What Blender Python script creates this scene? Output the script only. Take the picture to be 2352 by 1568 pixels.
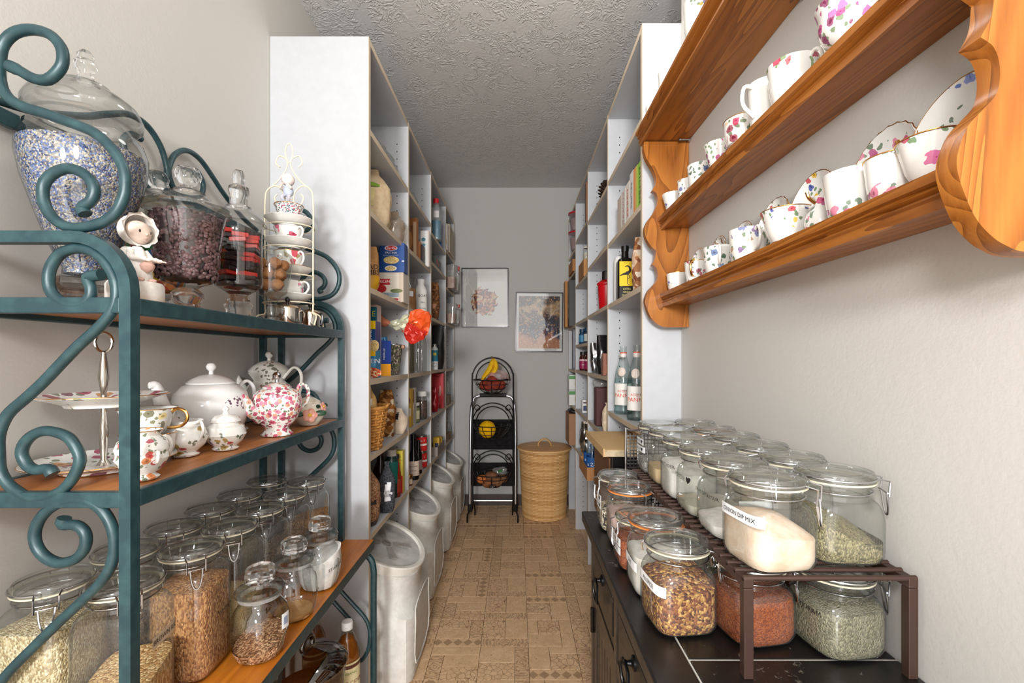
import bpy, bmesh, math, random
from mathutils import Vector, Matrix, noise as mnoise
for o in list(bpy.data.objects): bpy.data.objects.remove(o)
SC = bpy.context.scene
COL = SC.collection
R = math.radians
random.seed(11)
# ------------------------------------------------------------------ camera, world, lights, exposure
F = 1045.0; VPX = 1187.0; VPY = 822.0; EYE = 1.13
cd = bpy.data.cameras.new('camera'); cam = bpy.data.objects.new('camera', cd); COL.objects.link(cam)
cam.location = (0, 0, EYE); cam.rotation_euler = (R(90), 0, 0)
cd.sensor_width = 36; cd.lens = 36*F/2352; cd.clip_start = 0.02
cd.shift_x = -(VPX-1176)/2352; cd.shift_y = (VPY-784)/2352
SC.camera = cam
w = bpy.data.worlds.new('world'); SC.world = w; w.use_nodes = True
w.node_tree.nodes['Background'].inputs[0].default_value = (1, 0.98, 0.95, 1)
w.node_tree.nodes['Background'].inputs[1].default_value = 2.35
def area(name, loc, target, size, power, color=(1, 1, 1)):
    l = bpy.data.lights.new(name, 'AREA'); l.energy = power; l.shape = 'DISK'; l.size = size; l.color = color
    o = bpy.data.objects.new(name, l); COL.objects.link(o); o.location = loc
    o.rotation_euler = (Vector(target)-Vector(loc)).to_track_quat('-Z', 'Y').to_euler()
    return o
area('rear_fill', (-0.30, -2.4, 1.52), (0, 2.4, 1.2), 0.45, 84, (1, 1, 1))  # added fill, set well behind the camera to light the aisle more evenly
area('camera_flash', (-0.14, -0.25, 1.50), (0, 1.6, 1.2), 0.2, 5.5, (1, 1, 1))
pl = bpy.data.lights.new('ceiling_fill', 'POINT'); pl.energy = 4.5; pl.shadow_soft_size = 0.12; pl.color = (1, 0.97, 0.92)  # unseen point fill, added to brighten the ceiling and far aisle
po = bpy.data.objects.new('ceiling_fill', pl); COL.objects.link(po); po.location = (0.08, 1.15, 2.2)
SC.view_settings.view_transform = 'Standard'; SC.view_settings.look = 'None'
SC.view_settings.gamma = 1; SC.view_settings.use_curve_mapping = False
SC.view_settings.exposure = 0.20
SC.cycles.transparent_max_bounces = 28; SC.cycles.max_bounces = 7; SC.cycles.diffuse_bounces = 3; SC.cycles.glossy_bounces = 3; SC.cycles.transmission_bounces = 6; SC.cycles.adaptive_threshold = 0.06
SC.cycles.caustics_reflective = False; SC.cycles.caustics_refractive = False

def at(px, py, Y): return Vector(((px-VPX)*Y/F, Y, EYE-(py-VPY)*Y/F))
def xat(px, Y): return (px-VPX)*Y/F
def zat(py, Y): return EYE-(py-VPY)*Y/F
# ------------------------------------------------------------------ materials
def lin(c):
    f = lambda v: v/12.92 if v <= 0.04045 else ((v+0.055)/1.055)**2.4
    return tuple(f(v/255) for v in c)+(1,)
MATS = {}
class NT:
    def __init__(s, name):
        s.m = bpy.data.materials.new(name); s.m.use_nodes = True; s.t = s.m.node_tree; s.t.nodes.clear()
        s.out = s.n('OutputMaterial')
    def n(s, typ, **kw):
        nd = s.t.nodes.new('ShaderNode'+typ)
        for k, v in kw.items(): setattr(nd, k, v)
        return nd
    def l(s, a, b): s.t.links.new(a, b)
    def bsdf(s, col=None, rough=0.5, metal=0, spec=0.5):
        b = s.n('BsdfPrincipled'); s.b = b
        if col is not None: b.inputs['Base Color'].default_value = col
        b.inputs['Roughness'].default_value = rough; b.inputs['Metallic'].default_value = metal
        b.inputs['Specular IOR Level'].default_value = spec
        s.l(b.outputs[0], s.out.inputs[0]); return b
    def coord(s, scale=(1, 1, 1), kind='Object', loc=(0, 0, 0)):
        tc = s.n('TexCoord'); mp = s.n('Mapping'); s.l(tc.outputs[kind], mp.inputs[0])
        mp.inputs['Scale'].default_value = scale; mp.inputs['Location'].default_value = loc
        return mp.outputs[0]
    def ramp(s, fac, stops, interp='LINEAR'):
        r = s.n('ValToRGB'); r.color_ramp.interpolation = interp; e = r.color_ramp.elements
        while len(e) < len(stops): e.new(0.5)
        for q, (p, c) in zip(e, stops): q.position = p; q.color = c
        s.l(fac, r.inputs[0]); return r.outputs[0]
    def noise(s, vec, scale, detail=3, dist=0, rough=0.5):
        t = s.n('TexNoise'); s.l(vec, t.inputs['Vector']); t.inputs['Scale'].default_value = scale
        t.inputs['Detail'].default_value = detail; t.inputs['Distortion'].default_value = dist
        t.inputs['Roughness'].default_value = rough; return t
    def vor(s, vec, scale, feature='F1'):
        t = s.n('TexVoronoi', feature=feature); s.l(vec, t.inputs['Vector']); t.inputs['Scale'].default_value = scale; return t
    def math(s, op, a, b=None, clamp=False):
        m = s.n('Math', operation=op); m.use_clamp = clamp
        for i, v in enumerate((a, b)):
            if v is None: continue
            if isinstance(v, (int, float)): m.inputs[i].default_value = v
            else: s.l(v, m.inputs[i])
        return m.outputs[0]
    def mix(s, fac, a, b, typ='MIX'):
        m = s.n('MixRGB', blend_type=typ)
        for i, v in enumerate((fac, a, b)):
            if isinstance(v, (int, float)): m.inputs[i].default_value = v
            elif isinstance(v, tuple): m.inputs[i].default_value = v
            else: s.l(v, m.inputs[i])
        return m.outputs[0]
    def bump(s, h, strength=0.3, dist=0.01):
        b = s.n('Bump'); b.inputs['Strength'].default_value = strength; b.inputs['Distance'].default_value = dist
        s.l(h, b.inputs['Height']); s.l(b.outputs[0], s.b.inputs['Normal'])
    def col(s, c): s.l(c, s.b.inputs['Base Color'])
def cached(f):
    def g(*a, **k):
        key = (f.__name__, a, tuple(sorted(k.items())))
        if key not in MATS: MATS[key] = f(*a, **k)
        return MATS[key]
    return g
@cached
def flat(c, rough=0.5, metal=0, spec=0.5):
    """plain paint or plastic with a faint mottle"""
    t = NT('flat'); t.bsdf(None, rough, metal, spec)
    v = t.coord(); n = t.noise(v, 35, 3)
    a = lin(c); b = tuple(x*0.965 for x in a[:3])+(1,)
    t.col(t.ramp(n.outputs[0], [(0.35, b), (0.65, a)])); return t.m
@cached
def paint_wall(c=(207, 203, 197)):
    t = NT('wall_paint'); t.bsdf(lin(c), 0.75, 0, 0.3)
    v = t.coord(); n = t.noise(v, 170, 2); n2 = t.noise(v, 45, 3)
    t.bump(t.math('ADD', n.outputs[0], t.math('MULTIPLY', n2.outputs[0], 1.2)), 0.11, 0.002); return t.m
@cached
def ceiling_paint():
    t = NT('ceiling_texture'); t.bsdf(lin((216, 214, 211)), 0.7, 0, 0.35)
    v = t.coord(); d = t.noise(v, 7, 2)
    vm = t.n('VectorMath', operation='ADD'); sc = t.n('VectorMath', operation='SCALE'); t.l(d.outputs['Color'], sc.inputs[0]); sc.inputs[3].default_value = 0.12
    t.l(v, vm.inputs[0]); t.l(sc.outputs[0], vm.inputs[1])
    a = t.noise(vm.outputs[0], 22, 2, 2.2); ridge = t.math('ABSOLUTE', t.math('SUBTRACT', a.outputs[0], 0.5))
    h = t.math('SUBTRACT', 1, t.math('MULTIPLY', ridge, 9), True)
    b = t.noise(vm.outputs[0], 11, 2); m = t.math('GREATER_THAN', b.outputs[0], 0.45)
    n3 = t.noise(v, 90, 2)
    t.bump(t.math('ADD', t.math('MULTIPLY', h, m), t.math('MULTIPLY', n3.outputs[0], 0.5)), 0.5, 0.0045); return t.m
@cached
def wood(c1, c2, axis='y', scale=1.0, rough=0.4, contrast=1.0):
    t = NT('wood'); t.bsdf(None, rough, 0, 0.4)
    k = {'x': (0.09, 1, 1), 'y': (1, 0.09, 1), 'z': (1, 1, 0.09)}[axis]
    v = t.coord(tuple(q*scale for q in k)); 
    n = t.noise(v, 26, 4, 1.6, 0.6); f = t.noise(v, 130, 3, 0.4)
    x = t.math('ADD', t.math('MULTIPLY', n.outputs[0], 0.72), t.math('MULTIPLY', f.outputs[0], 0.32))
    lo = 0.5-0.16/contrast; hi = 0.5+0.2/contrast
    t.col(t.ramp(x, [(lo, lin(c2)), (hi, lin(c1))])); t.bump(f.outputs[0], 0.12, 0.002); return t.m
@cached
def oak(axis='y'):
    t = NT('oak'); t.bsdf(None, 0.33, 0, 0.5)
    k = {'x': (0.10, 1, 1), 'y': (1, 0.10, 1), 'z': (1, 1, 0.10)}[axis]
    v = t.coord(k); d = t.noise(v, 9, 2, 0.8)
    rings = t.math('FRACT', t.math('MULTIPLY', d.outputs[0], 15))
    f = t.noise(t.coord(tuple(q*1.0 for q in k)), 210, 3)
    x = t.math('ADD', t.math('MULTIPLY', rings, 0.6), t.math('MULTIPLY', f.outputs[0], 0.45))
    t.col(t.ramp(x, [(0.1, lin((102, 56, 18))), (0.35, lin((148, 86, 28))), (0.8, lin((174, 109, 43)))]))
    t.bump(f.outputs[0], 0.15, 0.002); return t.m
@cached
def teal():
    t = NT('teal_enamel'); t.bsdf(None, 0.38, 0.1, 0.5)
    v = t.coord(); n = t.noise(v, 60, 4)
    t.col(t.ramp(n.outputs[0], [(0.4, lin((33, 60, 66))), (0.7, lin((47, 76, 80)))])); t.bump(n.outputs[0], 0.05, 0.001); return t.m
@cached
def metal(c=(200, 200, 205), rough=0.22):
    t = NT('metal'); t.bsdf(lin(c), rough, 1.0); n = t.noise(t.coord(), 90, 2)
    t.l(t.math('MULTIPLY_ADD' if False else 'ADD', t.math('MULTIPLY', n.outputs[0], 0.12), rough-0.05), t.b.inputs['Roughness']); return t.m
@cached
def glass(tint=(0.95, 0.965, 0.955), edge=(0.52, 0.56, 0.53), ior=1.5, gloss=1.0, film=0.0):
    """thin clear glass: see-through face-on, darker and shinier at grazing angles"""
    t = NT('clear_glass'); lw = t.n('LayerWeight'); lw.inputs['Blend'].default_value = 0.5
    f = t.math('POWER', lw.outputs['Facing'], 2.4)
    tr = t.n('BsdfTransparent'); t.l(t.mix(f, tint+(1,), edge+(1,)), tr.inputs[0])
    gl = t.n('BsdfGlossy'); gl.inputs['Roughness'].default_value = 0.03; gl.inputs[0].default_value = (1, 1, 1, 1)
    f0 = 1.6*((ior-1)/(ior+1))**2; fz = t.math('ADD', t.math('MULTIPLY', t.math('POWER', lw.outputs['Facing'], 5.0), 0.75*gloss), f0*gloss, True)
    mx = t.n('MixShader'); t.l(fz, mx.inputs[0])
    t.l(tr.outputs[0], mx.inputs[1]); t.l(gl.outputs[0], mx.inputs[2]); last = mx
    if film:
        df = t.n('BsdfDiffuse'); df.inputs[0].default_value = (0.85, 0.85, 0.83, 1); m2 = t.n('MixShader')
        nz = t.noise(t.coord(), 14, 3); t.l(t.math('MULTIPLY', nz.outputs[0], film*2, True), m2.inputs[0])
        t.l(mx.outputs[0], m2.inputs[1]); t.l(df.outputs[0], m2.inputs[2]); last = m2
    t.l(last.outputs[0], t.out.inputs[0]); return t.m
@cached
def solid_glass(tint=(0.97, 0.98, 0.975)):
    t = NT('solid_glass'); t.bsdf(tint+(1,), 0.02); t.b.inputs['Transmission Weight'].default_value = 1; t.b.inputs['IOR'].default_value = 1.45
    tr = t.n('BsdfTransparent'); mx = t.n('MixShader'); mx.inputs[0].default_value = 0.45
    nz = t.noise(t.coord(), 3, 1); t.l(t.math('ADD', t.math('MULTIPLY', nz.outputs[0], 0.1), 0.12), mx.inputs[0])
    t.l(t.b.outputs[0], mx.inputs[1]); t.l(tr.outputs[0], mx.inputs[2]); t.l(mx.outputs[0], t.out.inputs[0]); return t.m
@cached
def grains(cols, scale=260, stretch=(1, 1, 1), bump=0.6):
    """loose grains, each cell its own colour"""
    t = NT('grains'); t.bsdf(None, 0.7, 0, 0.25)
    v = t.coord(stretch); vo = t.vor(v, scale)
    sx = t.n('SeparateColor'); t.l(vo.outputs['Color'], sx.inputs[0])
    n = len(cols); t.col(t.ramp(sx.outputs[0], [(i/n, lin(c)) for i, c in enumerate(cols)], 'CONSTANT'))
    t.bump(t.math('SUBTRACT', 1, vo.outputs['Distance']), bump, 0.004); return t.m
@cached
def powder(c, c2=None):
    t = NT('powder'); t.bsdf(None, 0.9, 0, 0.1); n = t.noise(t.coord(), 40, 5, 0, 0.65)
    t.col(t.ramp(n.outputs[0], [(0.35, lin(c2 or tuple(int(x*0.9) for x in c))), (0.6, lin(c))])); t.bump(n.outputs[0], 0.4, 0.004); return t.m
@cached
def china(petals=((196, 40, 90), (222, 120, 150)), scale=60, cover=0.45, leaf=(70, 110, 60), base=(240, 238, 233), seed=0.0, bscale=14.0, fill=False):
    """white glazed china with painted flowers and leaves"""
    t = NT('china'); t.bsdf(None, 0.12, 0, 0.6)
    v = t.coord(loc=(seed, seed*0.7, seed*1.3))
    big = t.noise(v, bscale, 1); mask = t.math('GREATER_THAN', big.outputs[0], 0.62-cover*0.3) if not fill else None
    wob = t.noise(v, scale*1.6, 2); ad = t.n('VectorMath', operation='ADD'); sc = t.n('VectorMath', operation='SCALE')
    t.l(wob.outputs['Color'], sc.inputs[0]); sc.inputs[3].default_value = 0.6/scale; t.l(v, ad.inputs[0]); t.l(sc.outputs[0], ad.inputs[1])
    a = t.vor(ad.outputs[0], scale); b = t.vor(ad.outputs[0], scale*1.7)
    sa = t.n('SeparateColor'); t.l(a.outputs['Color'], sa.inputs[0]); sb = t.n('SeparateColor'); t.l(b.outputs['Color'], sb.inputs[0])
    fl = t.math('MULTIPLY', t.math('LESS_THAN', a.outputs['Distance'], 0.5 if fill else 0.42), t.math('GREATER_THAN', sa.outputs[0], 0.12 if fill else 0.35))
    lf = t.math('MULTIPLY', t.math('LESS_THAN', b.outputs['Distance'], 0.40), t.math('GREATER_THAN', sb.outputs[1], 0.5))
    ct = t.math('MULTIPLY', t.math('LESS_THAN', a.outputs['Distance'], 0.17), t.math('GREATER_THAN', sa.outputs[0], 0.35))
    if mask is not None: fl, lf, ct = (t.math('MULTIPLY', q, mask) for q in (fl, lf, ct))
    n = len(petals); pc = t.ramp(sa.outputs[2], [(i/n, lin(c)) for i, c in enumerate(petals)], 'CONSTANT')
    dk = t.mix(0.45, pc, lin((90, 25, 30)))
    c = t.mix(t.math('MULTIPLY', lf, 0.85), lin(base), lin(leaf)); c = t.mix(t.math('MULTIPLY', fl, 0.9), c, pc); c = t.mix(ct, c, dk)
    t.col(c); return t.m
PLAIN = lambda: china(petals=((235, 232, 228),), leaf=(236, 234, 230), scale=8.0, cover=0.0)
def GOLD(): return metal((214, 160, 90), 0.25)
def CHROME(): return metal((205, 206, 210), 0.16)
# ------------------------------------------------------------------ mesh building
def prop(o, label=None, cat=None, group=None, kind=None):
    for k, v in (('label', label), ('category', cat), ('group', group), ('kind', kind)):
        if v: o[k] = v
    return o
def thing(name, label, cat, loc=(0, 0, 0), rz=0, group=None):
    o = bpy.data.objects.new(name, None); COL.objects.link(o); o.location = loc; o.rotation_euler = (0, 0, rz)
    o.empty_display_size = 0.02
    return prop(o, label, cat, group)
def copy_tree(o, parent=None):
    c = o.copy(); COL.objects.link(c); c.parent = parent
    for ch in list(o.children): copy_tree(ch, c)
    return c
def smoothpath(pts, sub=4, closed=False):
    P = [Vector(p) for p in pts]; n = len(P); out = []
    rng = range(n if closed else n-1)
    for i in rng:
        p1 = P[i]; p2 = P[(i+1) % n]
        p0 = P[i-1] if (closed or i > 0) else p1*2-p2
        p3 = P[(i+2) % n] if (closed or i+2 < n) else p2*2-p1
        for k in range(sub):
            t = k/sub
            out.append(0.5*((2*p1)+(p2-p0)*t+(2*p0-5*p1+4*p2-p3)*t*t+(3*p1-p0-3*p2+p3)*t**3))
    if not closed: out.append(P[-1])
    return out
class MB:
    def __init__(s): s.v = []; s.f = []
    def add(s, vs, fs):
        k = len(s.v); s.v += [tuple(q) for q in vs]; s.f += [tuple(i+k for i in f) for f in fs]; return s
    def box(s, x0, x1, y0, y1, z0, z1, bev=0.0):
        if bev <= 0:
            vs = [(x, y, z) for z in (z0, z1) for y in (y0, y1) for x in (x0, x1)]
            return s.add(vs, [(0, 2, 3, 1), (4, 5, 7, 6), (0, 1, 5, 4), (2, 6, 7, 3), (0, 4, 6, 2), (1, 3, 7, 5)])
        bm = bmesh.new(); bmesh.ops.create_cube(bm, size=1)
        for q in bm.verts: q.co = Vector(((x0+x1)/2+q.co.x*(x1-x0), (y0+y1)/2+q.co.y*(y1-y0), (z0+z1)/2+q.co.z*(z1-z0)))
        bmesh.ops.bevel(bm, geom=list(bm.edges), offset=bev, segments=2, affect='EDGES', profile=0.5)
        bm.verts.index_update()
        s.add([q.co for q in bm.verts], [[q.index for q in f.verts] for f in bm.faces]); bm.free(); return s
    def loft(s, rings, cap0=True, cap1=True, closed=True):
        k = len(s.v); n = len(rings[0])
        for r in rings: s.v += [tuple(q) for q in r]
        for i in range(len(rings)-1):
            for j in range(n if closed else n-1):
                a = k+i*n+j; b = k+i*n+(j+1) % n
                s.f.append((a, b, b+n, a+n))
        if cap0: s.f.append(tuple(k+j for j in reversed(range(n))))
        if cap1: s.f.append(tuple(k+(len(rings)-1)*n+j for j in range(n)))
        return s
    def lathe(s, prof, seg=32, c=(0, 0, 0), cap0=True, cap1=True, wave=None):
        rs = []
        for r, z in prof:
            rs.append([(c[0]+(r if not wave else r*(1+wave[1]*math.cos(wave[0]*2*math.pi*j/seg)))*math.cos(2*math.pi*j/seg),
                        c[1]+(r if not wave else r*(1+wave[1]*math.cos(wave[0]*2*math.pi*j/seg)))*math.sin(2*math.pi*j/seg), c[2]+z) for j in range(seg)])
        return s.loft(rs, cap0 and prof[0][0] > 1e-6, cap1 and prof[-1][0] > 1e-6)
    def tube(s, pts, r, seg=8, sub=4, closed=False, twist=0.0, flatten=1.0, up=None):
        P = smoothpath(pts, sub, closed) if sub > 1 else [Vector(p) for p in pts]
        n = len(P); rf = r if callable(r) else (lambda t: r)
        T = []
        for i in range(n):
            a = P[(i+1) % n] if (closed or i+1 < n) else P[i]; b = P[i-1] if (closed or i > 0) else P[i]
            d = a-b; T.append(d.normalized() if d.length > 1e-9 else Vector((0, 0, 1)))
        ref = Vector(up) if up else (Vector((0, 0, 1)) if abs(T[0].z) < 0.9 else Vector((1, 0, 0)))
        N = (ref-T[0]*ref.dot(T[0])).normalized(); rings = []
        for i in range(n):
            if i: N = (N-T[i]*N.dot(T[i])); N = N.normalized() if N.length > 1e-6 else T[i].orthogonal().normalized()
            B = T[i].cross(N); rr = rf(i/(n-1) if n > 1 else 0)
            rings.append([P[i]+(N*math.cos(2*math.pi*j/seg+twist)*flatten+B*math.sin(2*math.pi*j/seg+twist))*rr for j in range(seg)])
        if closed: rings.append(rings[0]); return s.loft(rings, False, False)
        return s.loft(rings)
    def sphere(s, c, r, seg=16, rings=10, sc=(1, 1, 1)):
        pr = [(math.sin(math.pi*i/rings), -math.cos(math.pi*i/rings)) for i in range(rings+1)]
        k = len(s.v); s.lathe([(max(a, 1e-4), b) for a, b in pr], seg)
        for i in range(k, len(s.v)):
            q = s.v[i]; s.v[i] = (c[0]+q[0]*r*sc[0], c[1]+q[1]*r*sc[1], c[2]+q[2]*r*sc[2])
        return s
    def xf(s, M, k=0):
        for i in range(k, len(s.v)): s.v[i] = tuple(M @ Vector(s.v[i]))
        return s
    def prism(s, outline, d, plane='xz', t0=0.0):
        """closed 2-D outline pushed through a thickness"""
        n = len(outline)
        mk = {'xz': lambda a, b, q: (a, q, b), 'yz': lambda a, b, q: (q, a, b), 'xy': lambda a, b, q: (a, b, q)}[plane]
        vs = [mk(a, b, t0) for a, b in outline]+[mk(a, b, t0+d) for a, b in outline]
        fs = [tuple(range(n)), tuple(reversed(range(n, 2*n)))]+[(i, (i+1) % n+0, (i+1) % n+n, i+n)[::-1] for i in range(n)]
        return s.add(vs, fs)
    def jitter(s, amp, freq, seed=0.0, k=0):
        for i in range(k, len(s.v)):
            p = Vector(s.v[i]); q = p*freq+Vector((seed, seed*1.7, -seed))
            s.v[i] = tuple(p+mnoise.noise_vector(q)*amp)
        return s
    def data(s, name='mesh', smooth=True, fix=True):
        me = bpy.data.meshes.new(name); me.from_pydata(s.v, [], s.f)
        if fix:
            bm = bmesh.new(); bm.from_mesh(me); bmesh.ops.recalc_face_normals(bm, faces=bm.faces[:]); bm.to_mesh(me); bm.free()
        if smooth:
            me.polygons.foreach_set('use_smooth', [True]*len(me.polygons)); me.update()
            try: me.set_sharp_from_angle(angle=R(38))
            except Exception: pass
        return me
    def build(s, name, mat, parent=None, smooth=True, loc=None):
        return put(name, s.data(name, smooth), mat, parent, loc)
def put(name, me, mat, parent=None, loc=None):
    if not me.materials: me.materials.append(mat)
    o = bpy.data.objects.new(name, me); COL.objects.link(o)
    if parent is not None: o.parent = parent
    if loc is not None: o.location = loc
    return o
def recolor(o, mat):
    o.data = o.data.copy(); o.data.materials.clear(); o.data.materials.append(mat)
def sring(z, r, n=2.0, seg=36, cx=0, cy=0, ax=1.0, ay=1.0):
    out = []
    for j in range(seg):
        a = 2*math.pi*(j+0.5)/seg; c, q = math.cos(a), math.sin(a)
        k = (abs(c)**n+abs(q)**n)**(-1.0/n)
        out.append((cx+r*k*c*ax, cy+r*k*q*ay, z))
    return out
def srad(a, r, n): c, q = abs(math.cos(a)), abs(math.sin(a)); return r*(c**n+q**n)**(-1.0/n)
# ------------------------------------------------------------------ lettering
_TX = {}
def text_geo(s):
    if s not in _TX:
        cu = bpy.data.curves.new('t', 'FONT'); cu.body = s; cu.size = 1.0; cu.align_x = 'CENTER'; cu.align_y = 'CENTER'; cu.resolution_u = 2
        ob = bpy.data.objects.new('t', cu); COL.objects.link(ob)
        me = bpy.data.meshes.new_from_object(ob.evaluated_get(bpy.context.evaluated_depsgraph_get()))
        _TX[s] = ([tuple(v.co) for v in me.vertices], [tuple(p.vertices) for p in me.polygons])
        bpy.data.objects.remove(ob); bpy.data.curves.remove(cu); bpy.data.meshes.remove(me)
    return _TX[s]
def text_flat(s, size, fn, mat, parent, name='lettering', slant=0.0):
    """fn maps (u, v) in metres on the surface to a local point"""
    vs, fs = text_geo(s); m = MB(); m.add([fn(x*size+slant*y*size, y*size) for x, y, _ in vs], fs)
    o = put(name, m.data(name, False, False), mat, parent); return o
def text_cyl(s, size, rfn, a0, z0, mat, parent, name='lettering', off=0.0030, slope=0.0):
    def fn(u, v):
        a = a0+u/max(rfn(a0), 1e-3); r = rfn(a)+off
        return (r*math.cos(a), r*math.sin(a), z0+v+slope*u)
    return text_flat(s, size, fn, mat, parent, name)
def strip_cyl(rfn, a0, width, z0, z1, mat, parent, name='paper_label', off=0.0008, n=26, slope=0.0):
    m = MB(); rows = []
    hw = width/2/max(rfn(a0), 1e-3); rings = []
    for z in (z0, z1):
        rings.append([((rfn(a)+off)*math.cos(a), (rfn(a)+off)*math.sin(a), z+slope*(a-a0)*rfn(a0)) for a in [a0-hw+2*hw*i/n for i in range(n+1)]])
    m.loft(rings, False, False, closed=False)
    return put(name, m.data(name, True, False), mat, parent)
# ------------------------------------------------------------------ the setting
XL = -0.796; XR = 0.509; XR2 = 0.715; YB = 3.50; HC = 2.44; YN = -0.9
def struct(name, m, mat): return prop(m.build(name, mat, None, False), kind='structure')
struct('wall_left', MB().box(XL-0.1, XL, YN, YB+0.1, 0, HC), paint_wall())
struct('wall_right', MB().box(XR, XR+0.1, YN, 1.407, 0, HC), paint_wall())
struct('wall_recess', MB().box(XR2, XR2+0.1, 1.407, YB+0.1, 0, HC), paint_wall())
struct('wall_return', MB().box(XR+0.1, XR2+0.1, 1.39, 1.407, 0, HC), paint_wall())
struct('wall_back', MB().box(XL, XR2, YB, YB+0.1, 0, HC), paint_wall((188, 186, 182)))
struct('ceiling', MB().box(XL-0.1, XR2+0.1, YN, YB+0.1, HC, HC+0.1), ceiling_paint())
struct('baseboard_back', MB().box(XL, XR2, YB-0.012, YB, 0.0, 0.085, 0.002), flat((62, 48, 42), 0.4))
# vinyl floor: printed, embossed pieces in square modules
def tile_mat(kind):
    t = NT('floor_'+kind); t.bsdf(None, 0.42, 0, 0.4)
    tc = t.n('TexCoord'); oi = t.n('ObjectInfo'); v = tc.outputs['Object']
    off = t.n('VectorMath', operation='ADD'); sc = t.n('VectorMath', operation='SCALE'); t.l(oi.outputs['Random'], sc.inputs[3]); sc.inputs[0].default_value = (7, 13, 3)
    t.l(v, off.inputs[0]); t.l(sc.outputs[0], off.inputs[1]); v = off.outputs[0]
    n = t.noise(v, 34, 5, 0.5, 0.7); n2 = t.noise(v, 150, 4)
    a, b = lin((230, 194, 154)), lin((206, 168, 127))
    c = t.ramp(n.outputs[0], [(0.3, b), (0.65, a)]); dark = lin((124, 88, 60)); h = n2.outputs[0]
    if kind == 'plain':
        p = t.math('GREATER_THAN', n2.outputs[0], 0.66); c = t.mix(t.math('MULTIPLY', p, 0.7), c, dark)
    if kind == 'crackle':
        e = t.vor(v, 46, 'DISTANCE_TO_EDGE'); k = t.math('LESS_THAN', e.outputs[0], 0.035); c = t.mix(t.math('MULTIPLY', k, 0.75), c, dark)
    if kind == 'ornate':
        w1 = t.n('TexWave', wave_type='RINGS', rings_direction='SPHERICAL'); t.l(tc.outputs['Object'], w1.inputs[0]); w1.inputs['Scale'].default_value = 24; w1.inputs['Distortion'].default_value = 9; w1.inputs['Detail Scale'].default_value = 2.2
        k = t.math('GREATER_THAN', w1.outputs['Fac'], 0.62); c = t.mix(t.math('MULTIPLY', k, 0.5), c, dark); k2 = t.math('LESS_THAN', w1.outputs['Fac'], 0.12); c = t.mix(t.math('MULTIPLY', k2, 0.45), c, lin((205, 172, 132)))
    if kind == 'diamond':
        s = t.n('SeparateXYZ'); t.l(tc.outputs['Object'], s.inputs[0])
        fx = t.math('ABSOLUTE', t.math('SUBTRACT', t.math('FRACT', t.math('ADD', t.math('MULTIPLY', s.outputs[0], 1/0.04), 0.5)), 0.5))
        dy = t.math('MULTIPLY', t.math('ABSOLUTE', s.outputs[1]), 1/0.042)
        k = t.math('LESS_THAN', t.math('ADD', fx, dy), 0.48); c = t.mix(t.math('MULTIPLY', k, 0.6), c, lin((128, 96, 66)))
    t.col(c); t.bump(h, 0.25, 0.002); return t.m
TM = {k: tile_mat(k) for k in ('plain', 'crackle', 'ornate', 'diamond')}
fl = struct('floor', MB().box(XL-0.1, XR2+0.1, YN, YB+0.1, -0.1, 0), flat((96, 70, 48), 0.7))
TILE = {}
def tile_mesh(wd, dp, kind):
    key = (round(wd, 4), round(dp, 4), kind)
    if key not in TILE:
        g = 0.0008; a, b = wd/2-g, dp/2-g; e = 0.0012; h = 0.0016; m = MB()
        m.loft([[(-a, -b, 0), (a, -b, 0), (a, b, 0), (-a, b, 0)], [(-a, -b, h*0.6), (a, -b, h*0.6), (a, b, h*0.6), (-a, b, h*0.6)], [(-a+e, -b+e, h), (a-e, -b+e, h), (a-e, b-e, h), (-a+e, b-e, h)]], False, True)
        TILE[key] = m.data('floor_tile', False); TILE[key].materials.append(TM[kind])
    return TILE[key]
S = 0.186
def floor_module(ix, iy):
    cx, cy = ix*S-0.42, iy*S+1.13; q = (ix*3+iy*5+(ix*iy) % 3) % 4; rot = q*math.pi/2
    a = 0.052; rest = S-a
    P = [(0, -S/2+a/2, S, a, ['ornate', 'diamond', 'ornate', 'plain'][(ix+2*iy) % 4])]
    v = (ix*7+iy*3) % 3
    if v == 0:
        P += [(-S/2+0.04, a/2, 0.08, rest, 'plain'), (0.04, -S/2+a+0.045, S-0.08, 0.09, 'crackle'), (0.04, S/2-(rest-0.09)/2, S-0.08, rest-0.09, 'plain')]
    elif v == 1:
        P += [(S/2-0.026, a/2, 0.052, rest, 'ornate'), (-0.026, -S/2+a+0.034, S-0.052, 0.068, 'plain'), (-0.026, S/2-(rest-0.068)/2, S-0.052, rest-0.068, 'crackle')]
    else:
        P += [(-S/4, a/2, S/2, rest, 'crackle'), (S/4, a/2, S/2, rest, 'plain')]
    c, s_ = math.cos(rot), math.sin(rot)
    for x, y, wd, dp, k in P:
        r2 = rot
        if dp > wd: wd, dp, r2 = dp, wd, rot+math.pi/2
        o = put('floor_tile', tile_mesh(wd, dp, k), TM[k], fl, (cx+x*c-y*s_, cy+x*s_+y*c, 0)); o.rotation_euler = (0, 0, r2)
for ix in range(5):
    for iy in range(13): floor_module(ix, iy)
def at_floor_stuff():
    m = MB(); h = 0.0016
    for ix in range(-3, 7):
        for iy in range(-11, 14):
            if 0 <= ix < 5 and 0 <= iy < 13: continue
            cx, cy = ix*S-0.42, iy*S+1.13
            x0, x1, y0, y1 = max(cx-S/2+0.001, XL), min(cx+S/2-0.001, XR2), cy-S/2+0.001, min(cy+S/2-0.001, YB)
            if x1-x0 < 0.02 or y1-y0 < 0.02 or y0 < YN: continue
            for (a0, a1) in ((x0, (x0+x1)/2-0.001), ((x0+x1)/2+0.001, x1)): m.box(a0, a1, y0, y1, 0, h)
    o = m.build('floor_tile_rest', TM['plain'], fl, False); o['kind'] = 'stuff'
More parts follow.
